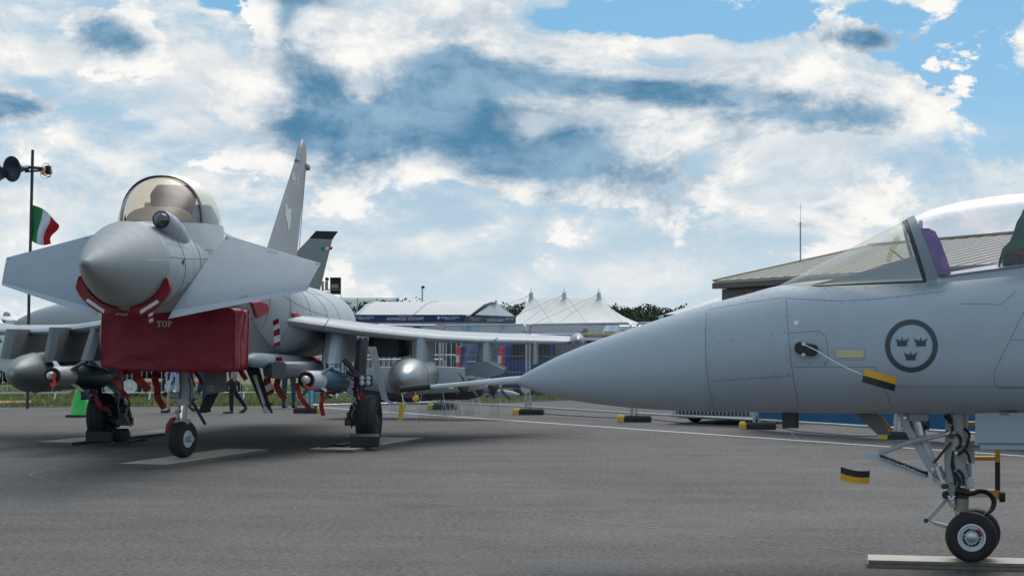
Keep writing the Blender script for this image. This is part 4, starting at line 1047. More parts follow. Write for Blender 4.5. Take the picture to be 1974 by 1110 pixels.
def strip(pxs, w0, w1, material, name, off):
    """sill strip along the near side and its mirror on the far side"""
    for sgn in (-1, 1):
        b = MB(); L0 = []; L1 = []
        for (x0, y0, x1, y1, wd) in pxs:
            s, z = gs(x0, y0, -wd); L0.append(gp(s, sgn * (wd + off), z)); s, z = gs(x1, y1, -wd); L1.append(gp(s, sgn * (wd + off + .01), z))
        b.loft([[a, c_] for a, c_ in zip(L0, L1)], closed=False); b.build(name, material, jet2)
strip([(1500, 552, 1500, 555, .05), (1570, 550.2, 1570, 552.6, .222), (1620, 547.8, 1620, 551, .297), (1700, 544, 1700, 548, .365), (1785, 540, 1785, 545, .405)], 0, 0, M_gseal, 'windscreen_sill_seal', .004)
strip([(1806, 537, 1806, 546, .412), (1840, 529.5, 1840, 543, .42), (1900, 521.5, 1900, 537, .436), (1974, 512, 1974, 529, .446), (2080, 501, 2080, 519, .44)], 0, 0, M_ggrey, 'canopy_sill', .012)
strip([(1812, 534.0, 1812, 536.2, .414), (1840, 528.5, 1840, 530.8, .421), (1900, 520.3, 1900, 522.8, .437), (1974, 510.8, 1974, 513.4, .447)], 0, 0, M_gseal, 'canopy_seal', .015)
# cockpit contents
b = MB(); pts = [(1548, 553), (1600, 540), (1660, 524), (1720, 505), (1766, 492), (1772, 500), (1774, 530), (1790, 548)]
b.loft([[gw(px, py, o_) for px, py in pts] for o_ in (-.2, -.12, .12, .2)]); b.build('instrument_coaming', mat('coaming_dark', (.035, .038, .042), .7, var=.3), jet2, smooth=30)
b = MB(); b.prism([gw(1709, 500, -.1), gw(1714, 478, -.1), gw(1724, 458, -.1), (gw(1732, 454, -.1)), gw(1736, 460, -.1), gw(1727, 482, -.1), gw(1717, 503, -.1)], GA * .22); b.build('head_up_display', glass('display_glass', (.80, .78, .5), .7), jet2, smooth=0)
b = MB(); b.tube([gw(1716, 480, -.11), gw(1741, 500, -.11)], .006, 6); b.build('display_strut', M_gseal, jet2)
def irid_mat():
    m = mat('iridescent_hood', (.1, .02, .2), .3, var=.1); t = m.node_tree; bs = t.nodes['Principled BSDF']
    oc = E(t, t.nodes.new('ShaderNodeTexCoord').outputs['Object']); n = nt_noise(t, oc, 5.5, 4, .6, .6)
    rp = t.nodes.new('ShaderNodeValToRGB'); t.links.new(n.s, rp.inputs[0])
    el = rp.color_ramp.elements; el[0].position = .3; el[0].color = (.015, .02, .16, 1); el[1].position = .72; el[1].color = (.42, .05, .26, 1)
    e = el.new(.45); e.color = (.08, .015, .26, 1); e = el.new(.58); e.color = (.24, .03, .33, 1)
    t.links.new(rp.outputs[0], bs.inputs['Base Color']); bs.inputs['Coat Weight'].default_value = .6
    return m
M_irid = irid_mat()
b = MB(); pts = [(1768, 440), (1790, 440), (1803, 446), (1815, 470), (1826, 500), (1833, 522), (1828, 530), (1810, 530), (1790, 495)]
b.loft([[gw(px, py, o_) for px, py in pts] for o_ in (-.26, -.2, .2, .26)]); hood = b.build('instrument_hood', M_irid, jet2, smooth=30)
b = MB(); b.prism([gw(1771, 444, -.06), gw(1771, 426, -.06), gw(1776, 424, -.06), gw(1779, 427, -.06), gw(1779, 444, -.06)], GA * .03); b.build('hood_mirror', M_rim, hood, smooth=0)
M_sgreen = mat('seat_green', (.028, .10, .055), .6, var=.3, vscale=5)
b = MB(); pts = [(1930, 487), (1933, 478), (1946, 466), (1953, 450), (1960, 428), (1968, 415), (1972, 404), (2040, 395), (2060, 520), (1934, 520)]
b.loft([[gw(px, py, o_) for px, py in pts] for o_ in (-.22, -.15, .15, .22)]); se = b.build('ejection_seat', M_sgreen, jet2, smooth=30)
b = MB(); b.prism([gw(1937, 484, -.235), gw(1978, 478, -.235), gw(1978, 512, -.235), gw(1936, 515, -.235)], GA * .4); b.build('seat_pack', M_gseal, se, smooth=0, bevel=.02)
b = MB(); b.prism([gw(1951, 482, -.243), gw(1985, 489, -.243), gw(1985, 493, -.243), gw(1951, 486, -.243)], GA * .005); b.build('seat_warning_strip', M_redpad, se, smooth=0)
b = MB(); b.tube([gw(1932, 488, -.2), gw(1928, 500, -.2), gw(1926, 516, -.2)], .008, 6); b.build('seat_hose', M_gseal, se)

# ---- markings and fittings on the near flank
GB = bvh_of([g_rad, g_fus])
cx, cy = 1757, 666.5; ro, ri = 51, 41
ring_f = []
for k in range(56):
    a0, a1 = k / 56 * 2 * math.pi, (k + 1) / 56 * 2 * math.pi
    ring_f.append([(cx + ro * math.cos(a0), cy + ro * math.sin(a0)), (cx + ro * math.cos(a1), cy + ro * math.sin(a1)), (cx + ri * math.cos(a1), cy + ri * math.sin(a1)), (cx + ri * math.cos(a0), cy + ri * math.sin(a0))])
decal('roundel_ring', GB, ring_f, M_gdark, jet2, .003)
def crown(x, y):
    h = [[(-9.5, 2), (9.5, 2), (9.5, 9), (-9.5, 9)], [(-9.5, 2), (-14, -7), (-7.5, -2.5), (-5, 2)], [(-5, 2), (-7.5, -2.5), (-6, -3.3), (-2.5, -.5), (0, 2)], [(-2.5, -.5), (0, -9), (2.5, -.5), (0, 2)], [(0, 2), (2.5, -.5), (6, -3.3), (7.5, -2.5), (5, 2)], [(5, 2), (7.5, -2.5), (14, -7), (9.5, 2)]]
    decal('crown', GB, [[(x + u, y + v) for u, v in f] for f in h], M_gdark, jet2, .003)
crown(1739, 658); crown(1775, 658); crown(1755.5, 685)
for L in ([(1361, 600), (1360, 640), (1361, 700), (1367, 745), (1377, 788)], [(1516, 575), (1518, 620), (1524, 690), (1531, 740), (1540, 785)], [(1370, 735), (1450, 729), (1527, 724)], [(1364, 597), (1440, 583), (1516, 573)],
          [(1516, 575), (1620, 580), (1700, 575), (1823, 561)], [(1823, 561), (1822, 546), (1812, 544)], [(1522, 642), (1577, 637), (1592, 648), (1598, 690), (1590, 706)], [(1524, 707), (1688, 707), (1720, 785)],
          [(1974, 600), (1947, 655), (1917, 715), (1916, 735), (1925, 747), (1974, 748)], [(1947, 655), (1974, 655)], [(1850, 585), (1930, 587), (1960, 560)], [(1690, 745), (1974, 745)]):
    seam('panel_joint', GB, L, .0045, M_gjoint, jet2)
def rivets(L, step):
    pts = polyline(L, step); b = MB()
    for p in pts:
        q, n_ = hit(GB, *p, off=.002)
        if q is None: continue
        x = n_.cross(Vector((0, 0, 1))).normalized() * .006; u = x.cross(n_).normalized() * .006
        b.add([q + x, q + u, q - x, q - u], [(0, 1, 2, 3)])
    if b.v: o = b.build('rivet_row', M_gjoint, jet2, smooth=0); o['kind'] = 'stuff'
for L in ([(1367, 605), (1367, 700), (1374, 745)], [(1511, 580), (1513, 640), (1520, 720)], [(1373, 731), (1520, 720)], [(1530, 557), (1620, 556), (1790, 550)], [(1530, 575), (1620, 584), (1810, 566)], [(1820, 541), (1974, 519)],
          [(1530, 650), (1575, 644)], [(1530, 700), (1590, 700)], [(1700, 748), (1900, 748)], [(1388, 660), (1440, 650), (1490, 645)], [(1370, 592), (1440, 577), (1500, 562)]):
    rivets(L, 24)
def disc(px, py, r, material, name, h=.004, off=0.0):
    q, n_ = hit(GB, px, py, off); b = MB(); b.lathe([(-.002, r), (h, r), (h + .001, r * .8), (h + .001, .002)], q, n_, 16); return b.build(name, material, jet2)
disc(1535, 623, .018, M_white, 'filler_cap')
decal('formation_light_frame', GB, [[(1606, 669), (1667, 669), (1667, 693), (1606, 693)]], mat('frame_grey', (.36, .41, .455), .4), jet2, .004)
decal('formation_light', GB, [[(1613, 674.5), (1665, 674.5), (1665, 689), (1613, 689)]], M_lamp, jet2, .008)
# probe cover with its lanyard and tag
q, n_ = hit(GB, 1558, 673); q2, _ = hit(GB, 1575, 676)
ax = (q2 - q).normalized(); up = ax.cross(n_).normalized()
b = MB(); b.loft([[q + ax * c_ + up * s_ * k + n_ * h_ for c_, s_ in [(-.052 + .05 * (1 - math.cos(a)) * 0 + .035 * math.cos(a) * k + (.085 if math.cos(a) > 0 else .0), .042 * math.sin(a)) for a in [j / 20 * 2 * math.pi for j in range(20)]]] for h_, k in ((-.01, 1), (.05, 1), (.062, .85))])
pc = tag(b.build('probe_cover', M_cable, smooth=30), 'black rubber plug with two pins on the flank below the windscreen', 'cover')
for dy_ in (-10, 9):
    p, _ = hit(GB, 1553, 674 + dy_ , .06); b = MB(); b.lathe([(0, .012), (.03, .012), (.032, .002)], p, n_, 10); b.build('pin', M_rim, pc)
def curved_tag(px0, py0, px1, py1, hgt, slant, off, mats, bend, label):
    def fn(u, v, off=off): 
        return gw(px0 + (px1 - px0) * u + slant * v, py0 + (py1 - py0) * u + hgt * v + bend * math.sin(u * math.pi) * .35, off - .05 * math.sin(u * math.pi) * (1 if bend else 1))
    o = thing('warning_tag', label, 'tag', fn(.5, 1), group='yellow and black tags on lanyards')
    for i, (v0, v1) in enumerate(((0, .5), (.5, 1))):
        b = MB(); b.sheet(lambda u, v: fn(u, v0 + (v1 - v0) * v), 8, 2, GA * .005); b.build('tag_half', mats[i], o)
    return o
t1 = curved_tag(1667, 710, 1730, 728, 26, -6, -.72, (M_yel, M_black), 0, 'yellow over black tag on a white cord against the grey flank')
t2 = curved_tag(1621, 899, 1677, 907, 25, -1.5, -.3, (M_black, M_yel), 10, 'black over yellow curved tag swinging on a thin line below the belly')
def cord(pts, r, material, parent, name='lanyard'):
    P_ = []
    for i in range(len(pts) - 1):
        P_ += [pts[i].lerp(pts[i + 1], k / 5) for k in range(5)]
    b = MB(); b.tube(P_ + [pts[-1]], r, 6); return b.build(name, material, parent)
p, _ = hit(GB, 1553, 664, .09)
cord([p, gw(1575, 676, -.62), gw(1600, 692, -.68), gw(1630, 708, -.70), gw(1660, 721, -.72)], .0035, M_white, t1)
cord([gw(1518, 825, -.02), gw(1540, 850, -.1), (gw(1560, 872, -.15)), gw(1590, 900, -.25), gw(1621, 911, -.3)], .0018, M_white, t2)
# belly blades
b = MB(); b.loft([[gw(px + dx_, py, o_) for dx_, o_ in ((-16, 0), (-8, -.022), (10, -.022), (16, 0), (10, .022), (-8, .022))] for px, py in ((1523, 786), (1524, 825))]); b.build('blade_antenna', mat('antenna_dark', (.035, .037, .04), .5), jet2, smooth=30)
b = MB(); b.prism([gw(1640, 788, -.01), gw(1687, 788, -.01), gw(1718, 838, -.01), gw(1692, 838, -.01)], GA * .02); b.build('blade_antenna', mat('blade_grey', (.13, .135, .135), .5), jet2, smooth=0)

# ---- nose undercarriage
def gt(pts, r, material, name, off=0.0, n=10, parent=None):
    b = MB(); b.tube([gw(*(q + (off,))[:3]) if len(q) == 2 else gw(*q) for q in pts], r, n); return b.build(name, material, parent or jet2)
def gplate(pts, off, th, material, name, bev=.004, parent=None):
    b = MB(); b.prism([gw(px, py, off) for px, py in pts], GA * th); return b.build(name, material, parent or jet2, smooth=0, bevel=bev)
R_ = .175
cw = gp(0, 0, .056 + R_)
wn_ = gp(*(lambda s: (s, -.13, .056 + R_))(gs(1872, 1035, -.13)[0])); wf_ = gp(gs(1872, 1035, -.13)[0] - .0, .13, .056 + R_)
ta = wheel_parts(jet2, wn_, GA, R_, .135, .097); tb = wheel_parts(jet2, wf_ - GN * .045, GA, R_, .135, .097)
hub = wn_ - GA * .062
b = MB(); b.lathe([(0, .034), (.006, .034), (.008, .028), (.008, .002)], hub, -GA, 20); b.build('hub_cap', M_steel, ta)
up_ = Vector((0, 0, 1))
for k in range(4):
    a = R(80 + 90 * k); p = hub + (GN * -math.cos(a) + up_ * math.sin(a)) * .055
    b = MB(); b.lathe([(-.01, .008), (.006, .008), (.0065, .002)], p, -GA, 8); b.build('wheel_bolt', M_geard, ta)
    for j, m_ in ((0, M_bay),):
        b = MB(); L = [hub + GA * .012 + (GN * -math.cos(R(t_)) + up_ * math.sin(R(t_))) * .056 for t_ in range(95 + 90 * k, 156 + 90 * k, 6)]
        b.tube(L, .0075, 5); b.build('rim_slot', M_bay, ta)
b = MB(); b.tube([hub - GA * .002 + (GN * -math.cos(R(t_)) + up_ * math.sin(R(t_))) * .068 for t_ in range(14, 62, 6)], .0085, 5); b.build('creep_mark', mat('creep_red', (.35, .05, .045), .5), ta)
gt([(1845, 770), (1844, 830), (1842, 880), (1843, 928)], .078, M_ggear, 'leg_cylinder', 0, 20)
gplate([(1836, 780), (1856, 780), (1859, 860), (1838, 862)], -.095, .19, M_ggear, 'leg_casting')
gplate([(1852, 790), (1863, 790), (1863, 905), (1856, 905)], -.02, .06, M_geard, 'leg_casting')
gplate([(1826, 900), (1840, 862), (1842, 945), (1828, 942)], -.05, .10, M_ggear, 'torque_bracket')
gplate([(1840, 906), (1862, 904), (1864, 936), (1841, 938)], -.085, .17, M_gear, 'steering_collar', .008)
gt([(1856, 940), (1853, 962)], .05, mat('collar_brown', (.06, .042, .035), .5), 'oleo_gland', 0, 16)
gt([(1854, 960), (1852, 985)], .052, mat('brass_grey', (.30, .28, .22), .4, .4), 'oleo_collar', 0, 16)
gt([(1851, 980), (1850, 1022)], .038, M_chrome, 'oleo', 0, 16)
b = MB(); b.tube([wn_ - GA * .02, wf_ + GA * .02], .03, 12); b.build('axle', M_ggear, jet2)
gplate([(1825, 956), (1832, 960), (1789, 1007), (1783, 1003), (1786, 998)], -.03, .06, M_ggear, 'torque_link', .006)
gplate([(1788, 1001), (1795, 1003), (1834, 1013), (1832, 1021), (1800, 1011)], -.03, .06, M_ggear, 'torque_link', .006)
gt([(1785, 1003, -.05), (1785, 1003, .05)], .017, M_geard, 'torque_pin')
gplate([(1820, 945), (1840, 942), (1842, 978), (1832, 978), (1824, 960)], -.05, .1, M_ggear, 'torque_bracket', .006)
# drag strut, retraction jack and side braces
gplate([(1734, 804), (1742, 797), (1751, 800), (1756, 822), (1806, 905), (1797, 915), (1788, 905), (1741, 825)], -.05, .045, M_ggear, 'drag_strut', .005)
gplate([(1760, 800), (1770, 800), (1812, 905), (1806, 912)], .04, .03, M_gear, 'drag_strut', .005)
gt([(1764, 800), (1774, 838)], .05, M_steel, 'jack_body', 0, 16)
gt([(1772, 830), (1790, 875), (1803, 905)], .036, M_rim, 'jack_rod', 0, 16)
gt([(1803, 900), (1813, 925)], .045, M_steel, 'jack_end', 0, 14)
gplate([(1785, 806), (1792, 806), (1792, 828), (1785, 828)], -.04, .06, M_gseal, 'actuator')
b = MB(); b.box(gw(1767, 803), (.14, .16, .06)); b.build('pivot_block', M_gear, jet2, bevel=.01)
gt([(1700, 872, -.1), (1760, 850, -.1), (1824, 836, -.1)], .017, M_ggear, 'door_rod', 0, 12)
gt([(1694, 875, -.1), (1702, 871, -.1)], .024, M_ggear, 'rod_end'); gt([(1822, 837, -.1), (1830, 834, -.1)], .022, M_steel, 'rod_end')
gt([(1833, 852, -.08), (1800, 892, -.08)], .01, M_geard, 'brace')
gplate([(1664, 877), (1676, 872), (1700, 877), (1800, 919), (1796, 928), (1770, 921), (1690, 893)], -.10, .02, M_rim, 'landing_light_door', .003)
for k, (dy_, o_) in enumerate(((0, -.12), (4, -.13), (8, -.12))):
    gt([(1697, 874 + dy_, o_), (1785, 908 + dy_, o_)], .0065, M_steel if k != 1 else M_bay, 'door_rib')
gplate([(1780, 905), (1790, 909), (1788, 919), (1778, 915)], -.125, .03, M_gseal, 'door_latch')
gt([(1797, 922, -.1), (1808, 926, -.1), (1814, 936, -.1)], .01, M_ggear, 'link'); gt([(1819, 937, -.11), (1824, 937, -.03)], .02, M_geard, 'link_pin')
# hoses and wiring
hoses = [[(1820, 800), (1832, 815), (1838, 832), (1850, 842), (1851, 858), (1840, 868), (1836, 885), (1840, 905)], [(1826, 795), (1834, 812), (1836, 830)], [(1838, 870), (1834, 895), (1838, 912), (1842, 935)], [(1858, 825), (1868, 835), (1866, 850), (1858, 868), (1845, 876)],
         [(1862, 868), (1868, 880), (1870, 892)], [(1842, 946), (1870, 950), (1888, 944), (1906, 948), (1918, 962), (1915, 980), (1902, 990), (1890, 996), (1886, 1002)], [(1842, 950), (1872, 953), (1890, 948), (1906, 953), (1914, 966), (1910, 982), (1898, 992)],
         [(1840, 910), (1850, 925), (1846, 945)], [(1846, 905), (1856, 915), (1858, 935)], [(1828, 955), (1834, 962), (1840, 955)]]
for i, h_ in enumerate(hoses):
    P_ = [gw(px, py, -.11 - .01 * (i % 3)) for px, py in h_]; Q = [Vector(v) for v in interp([(k,) + tuple(p) for k, p in enumerate(P_)], 4)] if False else None
    pts = [Vector(r[1:]) for r in interp([(k, p.x, p.y, p.z) for k, p in enumerate(P_)], 4)]
    b = MB(); b.tube(pts, .011 if i not in (2, 9) else .008, 7); b.build('hydraulic_hose', M_cable if i != 9 else M_white, jet2)
for (px, py) in ((1835, 818), (1840, 833), (1839, 865), (1858, 855), (1838, 908)):
    b = MB(); b.lathe([(-.012, .015), (.012, .015)], gw(px, py, -.115), (0.3, 0, 1), 8); b.build('hose_clip', mat('clip_tan', (.45, .36, .16), .5), jet2)
gplate([(1864, 850), (1879, 849), (1879, 893), (1868, 893)], .0, .05, M_ggear, 'control_box')
gplate([(1862, 925), (1866, 918), (1876, 918), (1880, 928), (1878, 940), (1862, 944)], -.06, .1, M_rim, 'steering_motor', .012)
gt([(1868, 893, -.02), (1870, 918, -.02)], .016, M_gear, 'actuator')
b = MB(); b.lathe([(-.03, .026), (.03, .026)], gw(1823, 953, -.06), -GA, 14); b.build('tow_spigot', M_cable, jet2)
for (px, py, r) in ((1820, 938, .016), (1842, 873, .014), (1845, 923, .018), (1834, 840, .018), (1744, 806, .012), (1768, 846, .0), (1797, 905, .014), (1836, 968, .01)):
    if r: b = MB(); b.lathe([(0, r), (.02, r), (.021, .002)], gw(px, py, -.1), -GA, 12); b.build('pin', M_steel if r < .016 else M_geard, jet2)
# big gear door
gplate([(1880, 796), (2060, 794), (2060, 868), (1890, 866), (1889, 858), (1880, 857)], -.30, .02, M_ggear if False else mat('door_pale_blue_grey', (.38, .43, .47), .45), 'gear_door', .004)
gt([(1885, 854, -.312), (2055, 855, -.312)], .004, M_gjoint, 'door_joint')
b = MB(); b.box(gw(1945, 797, -.28), (.12, .04, .02)); b.build('door_hinge', M_gjoint, jet2)
# ---- boarding ladder standing behind the leg
lad = thing('boarding_ladder', 'yellow and black tubular boarding ladder standing behind the nose leg', 'ladder', gp(-.3, .9, 0))
def lt(pts, r, m_, nm): return gt([p + (.75,) for p in pts], r, m_, nm, parent=lad)
lt([(1829, 770), (1829, 848)], .02, M_yellad, 'rail'); lt([(1829, 848), (1829, 884)], .02, M_black, 'rail'); lt([(1829, 884), (1829, 950)], .02, M_yellad, 'rail')
lt([(1923, 790), (1923, 890)], .02, M_yellad, 'rail'); lt([(1923, 890), (1923, 945)], .02, M_black, 'rail'); lt([(1923, 944), (1923, 962)], .022, M_yellad, 'rail')
lt([(1829, 816), (1923, 816)], .017, M_yellad, 'rung'); lt([(1829, 883), (1923, 883)], .017, M_yellad, 'rung'); lt([(1829, 948), (1923, 947)], .017, M_yellad, 'rung')
b = MB(); b.box(gw(1893, 954, .75), (.34, .05, .03)); b.build('tread', M_cream, lad, bevel=.004)
for px in (1823, 1932):
    b = MB(); b.lathe([(-.02, .04), (.02, .04)], gw(px, 957, .75), GN, 14); b.build('rubber_foot', M_rubber, lad)
gt([(1694, 799, .3), (1706, 815, .3), (1719, 830, .3)], .014, M_yellad, 'ladder_hook', parent=lad)
# ================================================================== mesh fence, barriers, people
M_galv = mat('galvanised_steel', (0.50, 0.52, 0.53), 0.4, metal=0.5, var=0.15, vscale=6)
M_wire = mat('fence_wire', (0.42, 0.44, 0.45), 0.5, metal=0.3, var=0.1)
M_block = mat('rubber_block', (0.035, 0.036, 0.038), 0.85, var=0.4, vscale=15, bump=.2, bscale=60)
M_blocky = mat('block_yellow', (0.70, 0.47, 0.05), 0.6, var=0.2, vscale=12)
M_tarp = mat('blue_sheeting', (0.012, 0.105, 0.24), 0.55, var=0.25, vscale=1.6, bump=.35, bscale=5)
posts = [Vector((-4.42, 37.4, 0)), Vector((-1.62, 39.4, 0)), G(1018, 799), G(1222, 813), G(1459, 827), G(1733, 846), None]
posts[6] = posts[5] + (posts[5] - posts[4])
flabels = ['steel mesh fence panel before the blue lettered pavilion banner', 'steel mesh fence panel in front of the blue van rear', 'steel mesh fence panel in front of the big white marquee and bush',
           'steel mesh fence panel before the bumper of the white car', 'mesh fence panel hung with blue sheeting just beyond the white car', 'mesh fence panel hung with blue sheeting behind the nose leg']
for i in range(6):
    a, c_ = posts[i], posts[i + 1]; d = (c_ - a).normalized(); a2, c2 = a + d * .06, c_ - d * .06; L = (c2 - a2).length
    o = thing('mesh_fence', flabels[i], 'fence', (a2 + c2) / 2, group='mesh fence panels')
    H, r, cr = 1.93, .021, .16
    at = lambda s, z: a2 + d * s + Vector((0, 0, z))
    pts = [at(0, .12)] + [at(0, H - cr)] + [at(cr - cr * math.cos(t), H - cr + cr * math.sin(t)) for t in [k / 6 * math.pi / 2 for k in range(1, 7)]]
    pts += [at(L - cr + cr * math.sin(t), H - cr + cr * math.cos(t)) for t in [k / 6 * math.pi / 2 for k in range(0, 7)]] + [at(L, .12)]
    b = MB(); b.tube(pts, r, 8); b.build('frame', M_galv, o)
    b = MB(); b.tube([at(0, .17), at(L, .17)], r, 8); b.build('bottom_rail', M_galv, o)
    b = MB(); n = int(L / .05)
    for k in range(1, n):
        s = L * k / n; top = H - (max(0, cr - min(s, L - s)) if min(s, L - s) < cr else 0)
        b.tube([at(s, .17), at(s, top)], .0022, 3, False)
    for z in (.55, .9, 1.25, 1.6): b.tube([at(0, z), at(L, z)], .003, 3, False)
    w_ = b.build('wire_mesh', M_wire, o, smooth=0); w_['kind'] = 'stuff'
    if i >= 4:
        nd_ = Vector((d.y, -d.x, 0)); nd_ = nd_ if nd_.y < 0 else -nd_
        b = MB(); b.sheet(lambda u, v: at(.03 + (L - .06) * u, .2 + 1.6 * v) + nd_ * (.035 + .025 * math.sin(u * 9 + v * 2) * (1 - abs(2 * v - 1)) + .02 * noise.noise(Vector((u * 8, v * 4, i)))), 40, 12, nd_ * .004)
        b.build('sheeting', M_tarp, o)
for k, (p, lb) in enumerate(zip(posts[:6], ('yellow ended black fence foot on the apron by the teal leggings', 'black fence foot half hidden among the clear display stands', 'yellow ended fence foot just below the tip of the profile jet nose',
                                           'yellow ended fence foot below the middle of the profile jet nose cone', 'yellow ended fence foot beside the white car bumper', 'yellow ended fence foot behind the black bladed belly antenna of the profile jet'))):
    o = thing('ballast_block', lb, 'fence foot', p, group='rubber fence feet')
    ang = R(8); u = Vector((math.cos(ang), -math.sin(ang), 0)); v = Vector((-u.y, u.x, 0)); s_ = 1 if k else -1
    def blk(x0, x1, m_, nm, h):
        b = MB(); b.loft([[p + u * (x * s_) + v * (y * q) + Vector((0, 0, z)) for x in ((x0 + e_, x1 - e_)) for y in ((-.11, .11) if x == x0 + e_ else (.11, -.11))] for z, q, e_ in ((0.003, 1, 0), (h * .7, 1, 0), (h, .7, .02))]); b.build(nm, m_, o, smooth=0)
    blk(-.32, -.19, M_blocky, 'end_block', .135); blk(-.188, .34, M_block, 'rubber_block', .125)
    b = MB()
    for dx_ in (-.05, .05): b.tube([p + u * dx_ + Vector((0, 0, .1)), p + u * dx_ + Vector((0, 0, .42))], .024, 8)
    b.build('socket', M_galv, o)
# loose cable along the fence
b = MB(); b.tube([p + Vector((0, 0, .008)) for p in [G(x, y) for x, y in ((1028, 796), (1090, 801), (1160, 805), (1250, 808), (1330, 817), (1420, 824), (1500, 824), (1540, 832), (1650, 841), (1720, 842), (1800, 852), (1990, 870))]], .012, 6)
tag(b.build('cable', mat('cable_blue', (.08, .10, .18), .5)), 'thin dark blue cable lying on the apron along the mesh fence', 'cable')

# crowd barriers on the grass
def barrier(label, p, rz, group, L=2.3):
    o = thing('crowd_barrier', label, 'barrier', p, rz, group); m = Matrix.Translation(p) @ Matrix.Rotation(rz, 4, 'Z')
    H, cr = 1.08, .14
    pts = [Vector((-L / 2, 0, .22 + cr))] + [Vector((-L / 2, 0, H - cr))] + [Vector((-L / 2 + cr - cr * math.cos(t), 0, H - cr + cr * math.sin(t))) for t in [k / 5 * math.pi / 2 for k in range(1, 6)]]
    pts += [Vector((L / 2 - cr + cr * math.sin(t), 0, H - cr + cr * math.cos(t))) for t in [k / 5 * math.pi / 2 for k in range(6)]] + [Vector((L / 2, 0, .22 + cr))]
    pts += [Vector((L / 2 - cr + cr * math.cos(t), 0, .22 + cr - cr * math.sin(t))) for t in [k / 5 * math.pi / 2 for k in range(1, 6)]] + [Vector((-L / 2 + cr - cr * math.sin(t), 0, .22 + cr - cr * math.cos(t))) for t in [k / 5 * math.pi / 2 for k in range(6)]]
    b = MB(m); b.tube(pts, .02, 8); b.build('frame', M_galv, o)
    for s in (-.32, .32):
        b = MB(m); b.tube([(s * L, -.3, .02), (s * L, 0, .24), (s * L, .3, .02)], .018, 6); b.build('foot', M_galv, o)
    first = None
    for k in range(1, 18):
        x = -L / 2 + L * k / 18
        if first is None:
            b = MB(m); b.tube([(x, 0, .22), (x, 0, H)], .0075, 6, False); first = b.build('bar', M_galv, o); l0 = first.location.copy()
        else:
            c_ = first.copy(); COL.objects.link(c_); c_.location = l0 + (m.to_3x3() @ Vector((L * (k - 1) / 18, 0, 0)))
    return o
row = [G(-110, 773), G(62, 774), G(163 + 60, 773.5), G(335, 772), G(500, 771), G(640, 770)]
names = ['crowd barrier on the grass at the picture edge behind the dull grey tank', 'crowd barrier on the grass behind the tail of the dull grey tank', 'crowd barrier on the grass behind the wheel near the green cone', 'crowd barrier on the grass behind the nose leg and walking legs',
         'crowd barrier on the grass behind the boarding ladder of the nearer jet', 'crowd barrier on the grass behind the main wheel strut by the silver tank']
for i, lb in enumerate(names):
    D = 44.3; X = -15.0 + i * 2.42
    barrier(lb, Vector((X, D + .15 * i, 0)), R(3), 'crowd barriers along the verge')
for i, (px, D) in enumerate(((700, 58), (765, 58.6), (820, 59.2))):
    barrier(('bright crowd barrier seen under the wing left of the flap fairing', 'bright crowd barrier seen under the wing between fairing and silver tank', 'bright crowd barrier seen under the wing next to the blue van')[i], Vector(((px - CX) / F * D, D, .0)), R(-14), 'crowd barriers by the parked vehicles')
# striped dark hoarding behind them
b = MB(); A_ = W(690, 700, 66); A_.z = 0
hoard = thing('slatted_gate', 'dark metal gate with pale upright slats behind the crowd barriers', 'gate', A_ + Vector((3, 0, 0)))
b.box(A_ + Vector((1.9, .1, .85)), (5.2, .04, 1.7)); b.build('backing', mat('gate_dark', (.03, .035, .045), .6), hoard, smooth=0)
fb = None
for k in range(26):
    if fb is None: b = MB(); b.box(A_ + Vector((-.6, 0, .85)), (.035, .03, 1.7)); fb = b.build('slat', M_galv, hoard, smooth=0)
    else: c_ = fb.copy(); COL.objects.link(c_); c_.location = fb.location + Vector((.2 * k, 0, 0))

